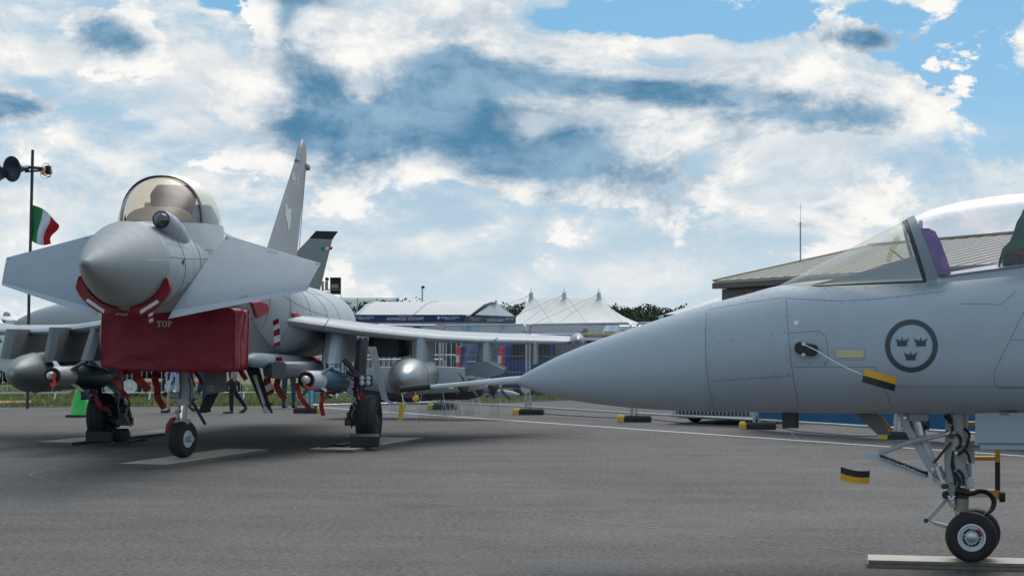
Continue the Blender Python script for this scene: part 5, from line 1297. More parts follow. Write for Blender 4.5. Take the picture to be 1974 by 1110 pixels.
# ---- people
M_skin = mat('skin', (0.52, 0.30, 0.22), 0.55, var=0.08)
M_hair = mat('hair_brown', (0.05, 0.03, 0.02), 0.6, var=0.3, vscale=30)
def person(label, p, rz, shirt, trousers, shoes, pose, short=False, height=1.75, skin=None, sleeve='short'):
    """one continuous skinned body; pose gives the swing of each leg and arm"""
    k = height / 1.75
    m = Matrix.Translation(p) @ Matrix.Rotation(rz, 4, 'Z') @ Matrix.Scale(k, 4)
    J = {}; Ed = []; Rd = {}
    def add(n, co, r, par=None):
        J[n] = Vector(co); Rd[n] = r
        if par: Ed.append((par, n))
    lf, lb_, af, ab, lean = pose['lf'], pose['lb'], pose['af'], pose['ab'], pose.get('lean', .03)
    add('pelvis', (0, 0, .95), (.155, .11)); add('waist', (0, -lean * .3, 1.10), (.14, .10), 'pelvis'); add('chest', (0, -lean, 1.33), (.165, .115), 'waist'); add('neckb', (0, -lean * 1.2, 1.47), (.075, .07), 'chest'); add('neck', (0, -lean * 1.3, 1.53), (.052, .052), 'neckb')
    add('head0', (0, -lean * 1.5 - .015, 1.60), (.072, .085), 'neck'); add('head1', (0, -lean * 1.5 - .01, 1.68), (.078, .095), 'head0'); add('head2', (0, -lean * 1.5, 1.735), (.05, .06), 'head1')
    for s, sw, nm in ((-1, lf, 'l'), (1, lb_, 'r')):
        hip = Vector((s * .095, 0, .90)); knee = hip + Vector((s * .01, -math.sin(sw[0]) * .43, -math.cos(sw[0]) * .43)); ank = knee + Vector((0, -math.sin(sw[1]) * .41, -math.cos(sw[1]) * .41))
        add(nm + 'hip', hip, (.095, .10), 'pelvis'); add(nm + 'mid', hip.lerp(knee, .5), (.078, .085), nm + 'hip'); add(nm + 'knee', knee, (.058, .062), nm + 'mid'); add(nm + 'calf', knee.lerp(ank, .35), (.056, .062), nm + 'knee'); add(nm + 'ank', ank, (.04, .042), nm + 'calf')
        td = Vector((0, -math.cos(sw[2]), -math.sin(sw[2]))); add(nm + 'heel', ank + Vector((0, .02, -.055)), (.043, .04), nm + 'ank'); add(nm + 'ball', ank + Vector((0, 0, -.055)) + td * .13, (.045, .032), nm + 'heel'); add(nm + 'toe', ank + Vector((0, 0, -.058)) + td * .19, (.032, .022), nm + 'ball')
    for s, sw, nm in ((-1, af, 'L'), (1, ab, 'R')):
        sh = Vector((s * .19, -lean * 1.1, 1.42)); el = sh + Vector((s * .05, -math.sin(sw[0]) * .29, -math.cos(sw[0]) * .29)); wr = el + Vector((0, -math.sin(sw[1]) * .25, -math.cos(sw[1]) * .25))
        add(nm + 'sh', sh, (.062, .062), 'chest'); add(nm + 'el', el, (.042, .042), nm + 'sh'); add(nm + 'wr', wr, (.027, .03), nm + 'el')
        hd = (wr - el).normalized(); add(nm + 'palm', wr + hd * .08, (.035, .02), nm + 'wr')
        side = Vector((1, 0, 0))
        for f in range(4):
            q = wr + hd * .10 + side * ((f - 1.5) * .019); add(nm + 'f%d' % f, q, (.010, .010), nm + 'palm'); add(nm + 'g%d' % f, q + hd * (.035 + .008 * (f in (1, 2))) + Vector((0, -.012, 0)), (.0085, .0085), nm + 'f%d' % f)
        add(nm + 'th', wr + hd * .05 + Vector((-s * .03, -.02, 0)), (.011, .011), nm + 'palm'); add(nm + 'th2', wr + hd * .085 + Vector((-s * .035, -.035, 0)), (.009, .009), nm + 'th')
    keys = list(J); idx = {n: i for i, n in enumerate(keys)}
    me = bpy.data.meshes.new('person_body'); me.from_pydata([J[n] for n in keys], [(idx[a], idx[c_]) for a, c_ in Ed], [])
    o = bpy.data.objects.new('person', me); COL.objects.link(o)
    md = o.modifiers.new('skin', 'SKIN'); md.use_smooth_shade = True
    for i, n in enumerate(keys):
        sv = me.skin_vertices[0].data[i]; sv.radius = Rd[n]; sv.use_root = (n == 'pelvis')
    ss = o.modifiers.new('subdivision', 'SUBSURF'); ss.levels = 1; ss.render_levels = 1
    dg = bpy.context.evaluated_depsgraph_get(); nm_ = bpy.data.meshes.new_from_object(o.evaluated_get(dg))
    bpy.data.objects.remove(o); bpy.data.meshes.remove(me)
    for mm in (shirt, trousers, shoes, M_skin, M_hair): nm_.materials.append(mm)
    seg = [(J[a], J[c_], c_) for a, c_ in Ed]
    for f in nm_.polygons:
        c_ = f.center; best = min(seg, key=lambda s: (c_ - s[0].lerp(s[1], max(0, min(1, (c_ - s[0]).dot(s[1] - s[0]) / max(1e-6, (s[1] - s[0]).length_squared))))).length)[2]
        if best in ('pelvis', 'lhip', 'rhip', 'lmid', 'rmid', 'lknee', 'rknee', 'lcalf', 'rcalf', 'lank', 'rank'):
            mi = 1
            if short and best in ('lcalf', 'rcalf', 'lank', 'rank'): mi = 3
            if best == 'pelvis' or (best == 'waist'): mi = 0
        elif best[1:] in ('heel', 'ball', 'toe'): mi = 2
        elif best in ('waist', 'chest', 'neckb', 'Lsh', 'Rsh'): mi = 0
        elif best in ('Lel', 'Rel'): mi = 0
        elif best in ('head0', 'head1', 'head2'): mi = 4 if (c_.z > J['head1'].z + .02 or c_.y > J['head1'].y + .02) else 3
        else: mi = 3
        if best in ('Lwr', 'Rwr') and sleeve == 'long': mi = 0
        if c_.z > .90 and c_.z < 1.0 and best not in ('Lwr', 'Rwr') and mi == 1: mi = 0
        f.material_index = mi; f.use_smooth = True
    nm_.transform(m); c0 = Vector(p)
    nm_.transform(Matrix.Translation(-c0))
    o = bpy.data.objects.new('person', nm_); COL.objects.link(o); o.location = c0
    # face: nose, eyes, ears as part of the head
    hp = J['head1']; b = MB(m)
    b.m(0); b.ball(hp + Vector((0, -.10, -.02)), .016, 8, (.8, 1.2, 1.4))
    for s in (-1, 1): b.ball(hp + Vector((s * .085, .005, -.015)), .022, 8, (.4, .8, 1.3))
    b.m(1)
    for s in (-1, 1): b.ball(hp + Vector((s * .03, -.091, .01)), .009, 8)
    b.m(2); b.ball(hp + Vector((0, -.09, -.06)), .016, 8, (1.3, .5, .35))
    b.build('face', [M_skin, M_hair, M_redpad], o)
    return tag(o, label, 'person', 'visitors walking behind the jet')
M_navy = mat('navy_trousers', (.012, .014, .02), .8, var=.3, vscale=10); M_denim = mat('denim', (.035, .06, .11), .8, var=.35, vscale=14); M_sky = mat('sky_blue_shirt', (.16, .40, .70), .8, var=.1)
M_royal = mat('royal_blue_shirt', (.03, .16, .55), .8, var=.15); M_check = mat('pale_check_shorts', (.42, .50, .66), .8, var=.35, vscale=40); M_teal = mat('teal_leggings', (.02, .36, .48), .7, var=.12)
M_pink = mat('pink_sleeve', (.75, .15, .42), .7); M_boot = mat('brown_boot', (.06, .045, .03), .7, var=.3); M_trainer = mat('dark_trainer', (.04, .03, .04), .6, var=.5, vscale=30)
def foot(px, py): return G(px, py)
walk = dict(lf=(.35, .05, -.15), lb=(-.15, -.75, .7), af=(-.3, .1), ab=(.35, .7))
person('person in navy trousers and pale blue shirt striding left behind the gear door', foot(449, 796), R(-70), M_sky, M_navy, M_boot, dict(lf=(-.12, -.62, .7), lb=(.12, .0, 0), af=(.3, .6), ab=(-.3, .05)), height=1.78)
person('person with pale checked shorts and bare calves behind the nose leg', foot(340, 795), R(-60), M_royal, M_check, M_trainer, dict(lf=(.25, .1, 0), lb=(-.05, -.15, .2), af=(-.2, .1), ab=(.3, .6)), short=True, height=1.72)
person('person in bright blue jacket and jeans walking between nose leg and gear door', foot(388, 793), R(75), M_royal, M_denim, M_boot, dict(lf=(.3, -.05, 0), lb=(-.2, -.65, .6), af=(-.3, 0), ab=(.4, .7)), height=1.74, sleeve='long')
person('person in dark jeans and blue top standing beyond the boarding ladder', foot(556, 786), R(160), M_royal, M_denim, M_navy, dict(lf=(.16, -.06, 0), lb=(.02, -.12, 0), af=(.1, .5), ab=(.1, .4), lean=.12), height=1.75)
person('person in turquoise leggings with a raised arm behind the bright teal bomb', foot(602, 786), R(30), M_pink, M_teal, M_trainer, dict(lf=(.1, -.05, 0), lb=(-.05, -.1, 0), af=(2.2, 2.6), ab=(.2, .6)), height=1.45)
person('distant person in a red top beyond the barriers left of the main strut', Vector(((678 - CX) / F * 64, 64, 0)), 0, M_redpad, M_navy, M_navy, dict(lf=(.1, 0, 0), lb=(-.1, -.1, 0), af=(0, .3), ab=(.1, .4)), height=1.3)

# ---- green cone, plank
c = G(155, 803); co = thing('traffic_cone', 'bright green cone with a black base behind the starboard wheel', 'cone', c)
M_green = mat('cone_green', (.05, .55, .09), .45, var=.1)
b = MB(); b.lathe([(.045, .225), (.07, .21), (.3, .165), (.55, .095), (.56, .08)], c, (0, 0, 1), 28); b.build('cone_body', M_green, co)
b = MB(); b.box(c + Vector((0, 0, .025)), (.5, .5, .045)); b.build('base', M_block, co, smooth=0, bevel=.01)
b = MB(); b.prism([G(-60, 784), G(60, 782.5), G(62, 779), G(-60, 779.5)], (0, 0, .09)); tag(b.build('timber_plank', mat('fresh_timber', (.42, .24, .11), .7, var=.2, vscale=8), smooth=0), 'orange brown timber plank on the verge below the dull grey tank', 'plank')

# ---- black display body with a spoked wheel on the grass
dv = thing('display_trailer', 'black trailer load with a pale spoked wheel on the grass behind the nose leg', 'trailer', W(300, 760, 47))
dv.location.z = 0
b = MB(); b.loft([superring(.42 * k, .78, .36 * k, .3 * k, 3, 0, 16) if False else [Vector((W(300, 700, 47).x + x, 47 + v.x, v.z)) for v in superring(.42 * k, .8, .34 * k, .26 * k, 3, 0, 16)] for x, k in ((-1.3, .6), (-1.1, 1), (.3, 1), (.5, .7))]); b.build('load', M_black, dv)
b = MB(); b.box(W(300, 700, 47) * 1 + Vector((0, 0, -.55)), (2.2, .7, .08)); b.build('bed', M_orange, dv, smooth=0)
wc = W(332, 740, 46.4); wc.z = .33
ty = wheel_parts(dv, wc, (0.15, -1, 0), .33, .2, .2, M_white)
wheel_parts(dv, wc + Vector((-1.2, .2, 0)), (0.15, -1, 0), .33, .2, .2, M_white)

# ================================================================== display weapons on clear stands
M_acr = glass('clear_acrylic', (.975, .985, .99), 1.2)
M_mis = mat('missile_grey', (.37, .39, .41), .4, var=.08); M_misd = mat('missile_dark', (.05, .055, .065), .5)
cm = thing('cruise_missile', 'long slab sided grey missile with a red striped nose displayed behind the main strut', 'missile', W(800, 760, 35.3))
n0, n1 = W(662, 738, 35.6), W(958, 738, 34.6); ax = (n1 - n0); x_ = Vector((0, 1, 0))
def msec(k, w, zt, zb): 
    c = n0 + ax * k; return [c + Vector((0, y, z)) for y, z in ((-w, zb * .3 + zt * .7), (-w * .7, zt), (w * .7, zt), (w, zb * .3 + zt * .7), (w, zt * .35 + zb * .65), (w * .6, zb), (-w * .6, zb), (-w, zt * .35 + zb * .65))]
b = MB(); b.loft([msec(k, w, zt, zb) for k, w, zt, zb in ((0, .05, .12, -.03), (.08, .2, .26, -.14), (.2, .28, .33, -.26), (.62, .30, .34, -.30), (.82, .26, .30, -.30), (.93, .16, .16, -.26), (1.0, .06, .02, -.16))]); b.build('missile_body', M_mis, cm, smooth=30)
b = MB(); b.loft([[v + Vector((0, 0, -.004)) for v in (n0 + ax * k + Vector((0, -w, z1)), n0 + ax * k + Vector((0, -w * .62, z0)), n0 + ax * k + Vector((0, w * .62, z0)), n0 + ax * k + Vector((0, w, z1)))] for k, w, z1, z0 in ((.3, .285, -.24, -.34), (.62, .305, -.20, -.33), (.82, .268, -.16, -.33), (1.0, .07, -.06, -.18))], closed=False); b.build('missile_keel', M_misd, cm, smooth=0)
b = MB(); b.prism([n0 + ax * .02 + Vector((0, -.08, .10)), n0 + ax * .09 + Vector((0, -.235, .12)), n0 + ax * .16 + Vector((0, -.285, -.02)), n0 + ax * .10 + Vector((0, -.24, .02))], (0, -.004, 0)); b.build('nose_stripe', M_redpad, cm, smooth=0)
b = MB(); b.prism([W(838, 737, 34.4), W(858, 742, 34.4), W(874, 747, 34.2), W(872, 749, 34.2), W(848, 744, 34.4)], (0, .02, 0)); b.build('missile_fin', M_white, cm, smooth=0)
b = MB(); b.prism([W(640, 740, 34.8), W(800, 764, 34.6), W(832, 772, 34.6), W(790, 776, 34.6), W(700, 774, 34.8)], (0, .6, 0)); b.build('missile_wing', M_misd, cm, smooth=0)
sm = thing('display_missile', 'slim pale missile with a black fin pointing at the profile jet nose', 'missile', W(960, 765, 35))
a0, a1 = W(918, 757, 35), W(998, 760.5, 34.4)
b = MB(); d_ = a1 - a0; b.lathe([(0, .07), (.05, .085), (d_.length * .7, .085), (d_.length * .9, .06), (d_.length, .03)], a0, d_, 18); b.build('missile_body', M_lead, sm)
b = MB(); b.lathe([(0, .03), (.03, .025), (.05, .003)], a1, d_, 12); b.build('missile_tip', M_gear, sm)
b = MB(); b.prism([W(963, 753, 34.5), W(966, 752, 34.5), W(985, 768, 34.3), W(982, 770, 34.3)], (0, .02, 0)); b.build('missile_fin', M_black, sm, smooth=0)
for k in (.28, .45): b = MB(); b.lathe([(0, .088), (.04, .088)], a0 + d_ * k, d_, 18); b.build('missile_band', M_black, sm)
b = MB(); b.ball(W(933, 749, 33.6), .09, 18); b.lathe([(-.02, .05), (.0, .05)], W(933, 757, 33.6), (0, 0, 1), 12); tag(b.build('glass_dome', glass('dome_glass', (.85, .88, .9), 1.6)), 'clear glass dome between the two olive brown missile noses', 'dome')
def stand(px, py, wpx, h, label):
    p = G(px, py); D = p.y; w = wpx * D / F
    o = thing('display_stand', label, 'stand', p, group='clear acrylic display stands')
    for i, (s, t_) in enumerate(((-1, -1), (1, 1))):
        b = MB(); b.prism([p + Vector((-w / 2, t_ * .12, .003)), p + Vector((w / 2, t_ * .12, .003)), p + Vector((w * .32, t_ * .05, h)), p + Vector((-w * .32, t_ * .05, h))], (0, .012, 0)); b.build('acrylic_sheet', M_acr, o, smooth=0)
    for s in (-1, 1):
        b = MB(); b.beam(p + Vector((s * w / 2, -.13, .004)), p + Vector((s * w * .32, -.06, h)), .008, .012, (0, 1, 0)); b.build('bright_edge', M_white, o, smooth=0)
    b = MB(); b.beam(p + Vector((w * .05, 0, .003)), p + Vector((w * .02, 0, h)), .012, .14, (0, 1, 0)); b.build('acrylic_web', M_acr, o, smooth=0)
for i, (px, py, w, h) in enumerate(((768, 797, 40, .42), (834, 809, 62, .55), (850, 803, 44, .45), (872, 801, 40, .45), (895, 800, 42, .45), (912, 798, 34, .42), (954, 802, 26, .5))):
    stand(px, py, w, h, ('clear display stand just behind the yellow card tag', 'tallest clear display stand standing nearest the white line', 'clear display stand second along beneath the dark missile keel', 'clear display stand third along beneath the dark missile keel', 'clear display stand fourth along beneath the dark missile keel', 'last clear display stand under the tail of the slab sided missile', 'narrow clear display stand under the slim pale missile')[i])
b = MB(); b.prism([G(1028, 792) + Vector((0, 0, .75)), G(1034, 792) + Vector((0, 0, .72)), G(1052, 792) + Vector((0, 0, .42)), G(1046, 792) + Vector((0, 0, .36))], (0, .004, 0)); tag(b.build('warning_streamer', M_ribbon, smooth=0), 'red streamer tied to the mesh fence under the profile jet nose', 'streamer', 'red streamers hanging from the jet')
b = MB(); b.box(G(880, 784) + Vector((0, 0, .04)), (.16, .12, .08)); b.box(G(862, 786) + Vector((0, 0, .02)), (.55, .10, .03)); tag(b.build('stand_weight', M_blocky, smooth=0), 'small yellow weight with a strip behind the clear display stands', 'weight')
# ================================================================== vehicles
M_vanb = mat('van_blue', (.022, .055, .20), .3, var=.08, coat=.6); M_winglass = mat('car_glass', (.012, .015, .02), .06, var=.0, spec=1.0); M_tail = mat('tail_lamp', (.62, .02, .025), .2, var=.05, coat=.8)
M_carw = mat('car_white', (.62, .64, .66), .25, var=.04, coat=.8); M_plastic = mat('black_plastic', (.02, .02, .022), .5, var=.2)
def body_loft(m, prof, half, material, name, parent, inset=.10):
    """car body: side outline lofted across its width with rounded shoulders"""
    rings = []
    for y, k in ((-half, .0), (-half * .97, .55), (-half * .86, 1), (half * .86, 1), (half * .97, .55), (half, .0)):
        cz = sum(p[1] for p in prof) / len(prof); cx_ = sum(p[0] for p in prof) / len(prof)
        f = 1 - (1 - k) * inset; rings.append([Vector((cx_ + (x - cx_) * (1 - (1 - k) * .02), y, cz + (z - cz) * f)) for x, z in prof])
    b = MB(m); b.loft(rings); return b.build(name, material, parent, smooth=35)
def vehicle(name, label, cat, p, rz, prof, half, material, wheels, wr, glass_quads, extras, group=None):
    o = thing(name, label, cat, p, rz, group); m = Matrix.Translation(p) @ Matrix.Rotation(rz, 4, 'Z')
    body = body_loft(m, prof, half, material, 'body', o)
    for x in wheels:
        for s in (-1, 1): wheel_parts(o, m @ Vector((x, s * (half - .1), wr)), m.to_3x3() @ Vector((0, 1, 0)), wr, .2, wr * .62, M_rim)
    for q in glass_quads:
        b = MB(m); ps = [Vector(v) for v in q]; n_ = (ps[1] - ps[0]).cross(ps[2] - ps[0]).normalized(); cc = sum(ps, Vector()) / len(ps)
        if n_.dot(cc - Vector((0, 0, .9))) < 0: n_ = -n_
        b.prism([v - n_ * .01 for v in ps], n_ * .022); b.build('window', M_winglass, o, smooth=0)
    for nm, c_, sz, mt in extras:
        b = MB(m); b.box(c_, sz); b.build(nm, mt, o, smooth=0, bevel=min(sz) * .2)
    return o, m
# blue van, tail towards us
vp = W(968, 700, 46.5); vp.z = 0
half = .92
prof = [(-2.3, .28), (2.3, .25), (2.45, .55), (2.3, .95), (1.55, 1.08), (.85, 1.70), (.5, 1.78), (-2.05, 1.78), (-2.22, 1.66), (-2.34, .95), (-2.36, .5)]
vrz = R(45)
vehicle('van', 'dark blue van with red tail lamps parked behind the mesh fence', 'van', vp + Vector((1.03, 2.3, 0)), vrz, prof, half, M_vanb, (-1.45, 1.5), .33,
        [[(-2.30, -.78, 1.12), (-2.30, .78, 1.12), (-2.20, .72, 1.62), (-2.20, -.72, 1.62)], [(1.62, -.8, 1.1), (1.62, .8, 1.1), (.9, .72, 1.68), (.9, -.72, 1.68)], [(-.3, -.93, 1.08), (1.2, -.93, 1.08), (.75, -.9, 1.62), (-.3, -.9, 1.62)], [(-2.0, -.93, 1.08), (-.5, -.93, 1.08), (-.5, -.9, 1.62), (-2.0, -.9, 1.62)]],
        [('tail_lamp', (-2.33, -.83, 1.06), (.09, .17, .72), M_tail), ('tail_lamp', (-2.33, .83, 1.06), (.09, .17, .72), M_tail), ('lamp_lens', (-2.385, -.83, 1.06), (.03, .13, .2), M_rim), ('lamp_lens', (-2.385, .83, 1.06), (.03, .13, .2), M_rim),
         ('bumper', (-2.40, 0, .42), (.14, 1.75, .26), M_plastic), ('number_plate_recess', (-2.37, 0, .82), (.03, .6, .16), M_plastic), ('badge_strip', (-2.375, .28, 1.0), (.02, .32, .03), M_rim), ('door_gap', (-2.362, 0, 1.1), (.02, .012, 1.2), M_plastic)])
# white car showing its front bumper beneath the profile jet
wp = G(1392, 817)
prof = [(-2.1, .25), (2.05, .10), (2.2, .2), (2.22, .42), (2.12, .72), (1.2, .90), (.45, 1.36), (-.9, 1.42), (-1.85, .98), (-2.15, .85)]
wo, wm = vehicle('car', 'white car whose grille and bumper show below the profile jet belly', 'car', wp + Vector((.95, 1.55, 0)), R(-122), prof, .9, M_carw, (-1.3, 1.3), .32,
        [[(1.15, -.68, .93), (1.15, .68, .93), (.5, .6, 1.32), (.5, -.6, 1.32)], [(-.8, -.9, .92), (.9, -.9, .92), (.35, -.84, 1.3), (-.75, -.84, 1.32)]],
        [('grille', (2.19, 0, .55), (.05, 1.0, .16), M_plastic), ('lower_grille', (2.21, 0, .24), (.06, 1.5, .10), M_plastic), ('headlamp', (2.05, -.68, .68), (.16, .3, .12), M_rim), ('headlamp', (2.05, .68, .68), (.16, .3, .12), M_rim), ('bumper_lip', (2.19, 0, .15), (.12, 1.7, .05), M_carw)])
for s in range(-9, 10):
    b = MB(wm); b.box((2.236, s * .078, .24), (.03, .012, .10)); b.build('grille_slat', M_rim, wo, smooth=0)
    b = MB(wm); b.box((2.215, s * .05, .55), (.03, .012, .15)); b.build('grille_slat', M_rim, wo, smooth=0)
# open utility car with a tan canvas top
up = W(1160, 700, 62); up.z = 0
prof = [(-1.9, .5), (1.9, .5), (1.95, .95), (.7, 1.02), (.6, 1.72), (-1.85, 1.74), (-1.95, .9)]
vehicle('utility_car', 'utility car with a tan canvas roof behind the wing tip pod', 'car', up, R(12), prof, .8, M_carw, (-1.2, 1.25), .36, [[(-1.6, -.81, 1.1), (.4, -.81, 1.1), (.4, -.79, 1.58), (-1.6, -.79, 1.58)]], [('canvas_roof', (-.65, 0, 1.80), (2.7, 1.66, .1), mat('tan_canvas', (.55, .43, .25), .8))])
# white panel van glimpsed past the marquee
up = W(1222, 640, 88); up.z = 0
prof = [(-2.4, .4), (2.4, .4), (2.5, 1.0), (1.7, 1.3), (1.2, 2.35), (-2.35, 2.4)]
vehicle('panel_van', 'white panel van parked at the right end of the big marquee', 'van', up, R(200), prof, .95, M_carw, (-1.5, 1.5), .35, [[(1.72, -.8, 1.3), (1.72, .8, 1.3), (1.25, .75, 2.2), (1.25, -.75, 2.2)], [(.3, .955, 1.4), (1.3, .955, 1.4), (1.05, .95, 2.1), (.3, .95, 2.1)]], [])
# mint green portable engine
mp_ = W(1049, 690, 52); mg = thing('portable_engine', 'mint green portable engine on small wheels below the wing tip', 'engine', Vector((mp_.x, 52, 0)))
b = MB(); c_ = Vector((mp_.x, 52, 1.18)); b.lathe([(-.42, .05), (-.38, .2), (.3, .22), (.4, .12), (.42, .02)], c_, (1, -.2, .05), 18); b.build('tank', mat('mint_paint', (.25, .50, .42), .4, var=.15), mg)
b = MB(); b.box(c_ + Vector((0, 0, -.4)), (.7, .5, .35)); b.build('engine_block', M_geard, mg, bevel=.02)
for s in (-.3, .3): wheel_parts(mg, Vector((mp_.x + s, 51.8, .32)), (0, 1, 0), .32, .12, .2, M_rim)
b = MB(); b.tube([c_ + Vector((.5, -.2, .45)), c_ + Vector((1.1, -.2, -.1))], .05, 8); b.build('drawbar', mat('drawbar_blue', (.10, .14, .3), .4), mg)

# ================================================================== pavilion with the lettered banner
M_tent = mat('tent_white', (.60, .585, .56), .6, var=.05, vscale=.6); M_tentg = mat('tent_grey_and_shade', (.52, .54, .57), .6, var=.06, vscale=.6); M_banner = mat('banner_navy', (.012, .035, .12), .5, var=.1); M_bannerd = mat('banner_slate', (.04, .05, .10), .5, var=.1)
PD = 90.0
pv = thing('exhibition_pavilion', 'white roofed exhibition pavilion under a navy banner reading ADVANCED COCKPIT', 'pavilion', Vector((W(800, 655, PD).x, PD, 0)))
fx0, fx1 = W(676, 620, PD).x, W(893, 620, PD).x; e = W(992, 620, PD + 3); zb_, zt_ = W(0, 620.5, PD).z, W(0, 606.5, PD).z
b = MB(); b.prism([(fx0, PD, 0), (fx1, PD, 0), (e.x, PD + 5.5, 0), (e.x - 2, PD + 9, 0), (fx0, PD + 9, 0)], (0, 0, zt_ - .05))
def mural_mat():
    m = mat('mural_print', (.5, .55, .6), .6); t = m.node_tree; bs = t.nodes['Principled BSDF']; oc = E(t, t.nodes.new('ShaderNodeTexCoord').outputs['Object'])
    n = nt_noise(t, oc, .55, 5, .6); rp = t.nodes.new('ShaderNodeValToRGB'); t.links.new(n.s, rp.inputs[0]); el = rp.color_ramp.elements
    el[0].position = .35; el[0].color = (.16, .30, .48, 1); el[1].position = .66; el[1].color = (.62, .53, .48, 1); q = el.new(.5); q.color = (.50, .55, .60, 1)
    t.links.new(rp.outputs[0], bs.inputs['Base Color']); return m
b.build('wall', mural_mat(), pv, smooth=0)
b = MB(); b.box(((fx0 + fx1) / 2, PD - .06, (zb_ + zt_) / 2), (fx1 - fx0, .1, zt_ - zb_)); bn_ = b.build('banner', M_banner, pv, smooth=0)
sd = (Vector((e.x, PD + 5.5, 0)) - Vector((fx1, PD, 0))); sdn = sd.normalized(); sn = Vector((sdn.y, -sdn.x, 0))
b = MB(); o_ = Vector((fx1, PD, 0)) + sn * .08; b.prism([o_ + Vector((0, 0, zb_)), o_ + sd + Vector((0, 0, zb_ - .02)), o_ + sd + Vector((0, 0, zt_ - .02)), o_ + Vector((0, 0, zt_))], -sn * .06); bs_ = b.build('banner', M_bannerd, pv, smooth=0)
M_let = mat('banner_white', (.80, .82, .84), .6)
def bt(s, px, py, wpx, hpx): return text('lettering', s, Vector((W(px, py, PD).x, PD - .112, W(px, py, PD).z)), (1, 0, 0), (0, 0, 1), hpx * PD / F, M_let, bn_, width=wpx * PD / F)
bt('ADVANCED COCKPIT', 781.5, 614.2, 72, 5.6); bt('GENERAL ATOMICS', 703, 611.6, 36, 3.2); bt('AERONAUTICAL', 703, 615, 22, 2); bt('Predator RG Mk1', 782, 608.8, 29, 2.0); bt('GENERAL ATOMICS', 868, 611.8, 36, 3.2); bt('AERONAUTICAL', 868, 615.2, 22, 2)
for px in (680.5, 845.5):
    b = MB(); c_ = Vector((W(px, 612.5, PD).x, PD - .113, W(px, 612.5, PD).z)); k = PD / F
    b.prism([c_ + Vector((x * k, 0, z * k)) for x, z in ((-.7, 3.4), (.7, 3.4), (.9, .9), (3.2, .6), (3.2, -.6), (.9, -.9), (.7, -3.4), (-.7, -3.4), (-.9, -.9), (-3.2, -.6), (-3.2, .6), (-.9, .9))], (0, .004, 0)); b.build('emblem', M_let, bn_, smooth=0)
def bs2(s, f, z, w, h): return text('lettering', s, o_ + sn * .003 + sd * f + Vector((0, 0, z)), sdn, (0, 0, 1), h, M_let, bs_, width=w)
bs2('GENERAL ATOMICS', .2, zb_ + .22, 1.3, .085); bs2('ADVANCED COCKPIT', .58, zb_ + .13, 2.0, .13); bs2('GENERAL ATOMICS', .87, zb_ + .22, 1.1, .085); bs2('AERONAUTICAL', .2, zb_ + .12, .9, .06)
b = MB(); b.prism([W(776, 650, PD - .05), W(830, 650, PD - .05), W(803, 624, PD - .05)], (0, -.04, 0)); b.build('mural_triangle', mat('mural_dark', (.06, .06, .07), .7), pv, smooth=0)
for px in (900, 965, 1000): 
    b = MB(); b.box(Vector((W(px, 640, PD).x, PD + 1.5 if px < 950 else PD + 5, .9)), (.28, .05, 1.8)); b.build('display_panel', M_banner, pv, smooth=0)
# barrel roof
ex0, ex1 = W(684, 606, PD).x, W(905, 606, PD).x; zr = W(0, 581.5, PD + 4).z
prf = [(0, zt_ - .02), (.8, zt_ + .28), (1.9, zr - .18), (3.2, zr - .02), (4, zr), (4.8, zr - .02), (6.1, zr - .18), (7.2, zt_ + .28), (8, zt_ - .02)]
b = MB(); b.sheet(lambda u, v: (ex0 + .12 * (ex1 - ex0) * 0 + (ex1 + 1.0 * min(1, (v * 8) / 4) - ex0 - .8 * (v * 8 / 8)) * u + .85 * min(1, v * 2), PD + .1 + prf[int(round(v * 8))][0], prf[int(round(v * 8))][1]), 8, 8, (0, 0, -.05)); b.build('roof', M_tent, pv, smooth=40)
b = MB(); g0 = Vector((ex1 + .3, PD + .3, zt_)); pts = [g0, g0 + Vector((.55, 2.2, .42)), g0 + Vector((.95, 4.0, zr - zt_ + .0)), g0 + Vector((1.6, 5.2, .40)), g0 + Vector((2.1, 6.2, 0))]
b.prism(pts, (-.02, .05, 0)); b.build('gable', M_tentg, pv, smooth=0)  # gable facing away from the light: its shade is painted as greyer cloth
for u in (.02, .51):
    b = MB(); b.tube([Vector((ex0 + (ex1 + 1.0 * min(1, v * 2) - ex0 - .8 * v) * u + .85 * min(1, v * 2), PD + .1 + prf[int(round(v * 8))][0], prf[int(round(v * 8))][1] + .02)) for v in (0, .125, .25, .375, .5)], .025, 5); b.build('roof_seam', M_tentg, pv)
# raised viewing deck with a wire balustrade behind it
dk = thing('viewing_deck', 'raised viewing deck with a wire balustrade left of the pavilion roof', 'deck', Vector((W(680, 655, 110).x, 110, 0)))
b = MB(); za = W(0, 603, 110).z; b.box((W(690, 0, 110).x, 111, za - .1), (5.5, 3, .2)); b.build('deck_floor', M_lead, dk, smooth=0)
for k in range(5): b = MB(); b.box((W(690, 0, 110).x - 2.5 + 1.25 * k, 109.6, za + .4), (.06, .06, 1.0)); b.build('post', M_lead, dk, smooth=0)
b = MB(); b.box((W(690, 0, 110).x, 109.6, za + .92), (5.3, .05, .05)); b.box((W(690, 0, 110).x, 109.6, za + .05), (5.3, .05, .1)); b.build('rail', M_lead, dk, smooth=0)
b = MB(); b.box((W(690, 0, 110).x, 109.62, za + .47), (5.3, .012, .8)); b.build('mesh_infill', glass('wire_infill', (.62, .66, .66), .3, .4), dk, smooth=0)
for k in range(4): b = MB(); b.box((W(690, 0, 110).x - 2.4 + 1.6 * k, 111, (za - .2) / 2), (.12, .12, za - .2)); b.build('leg', M_galv, dk, smooth=0)
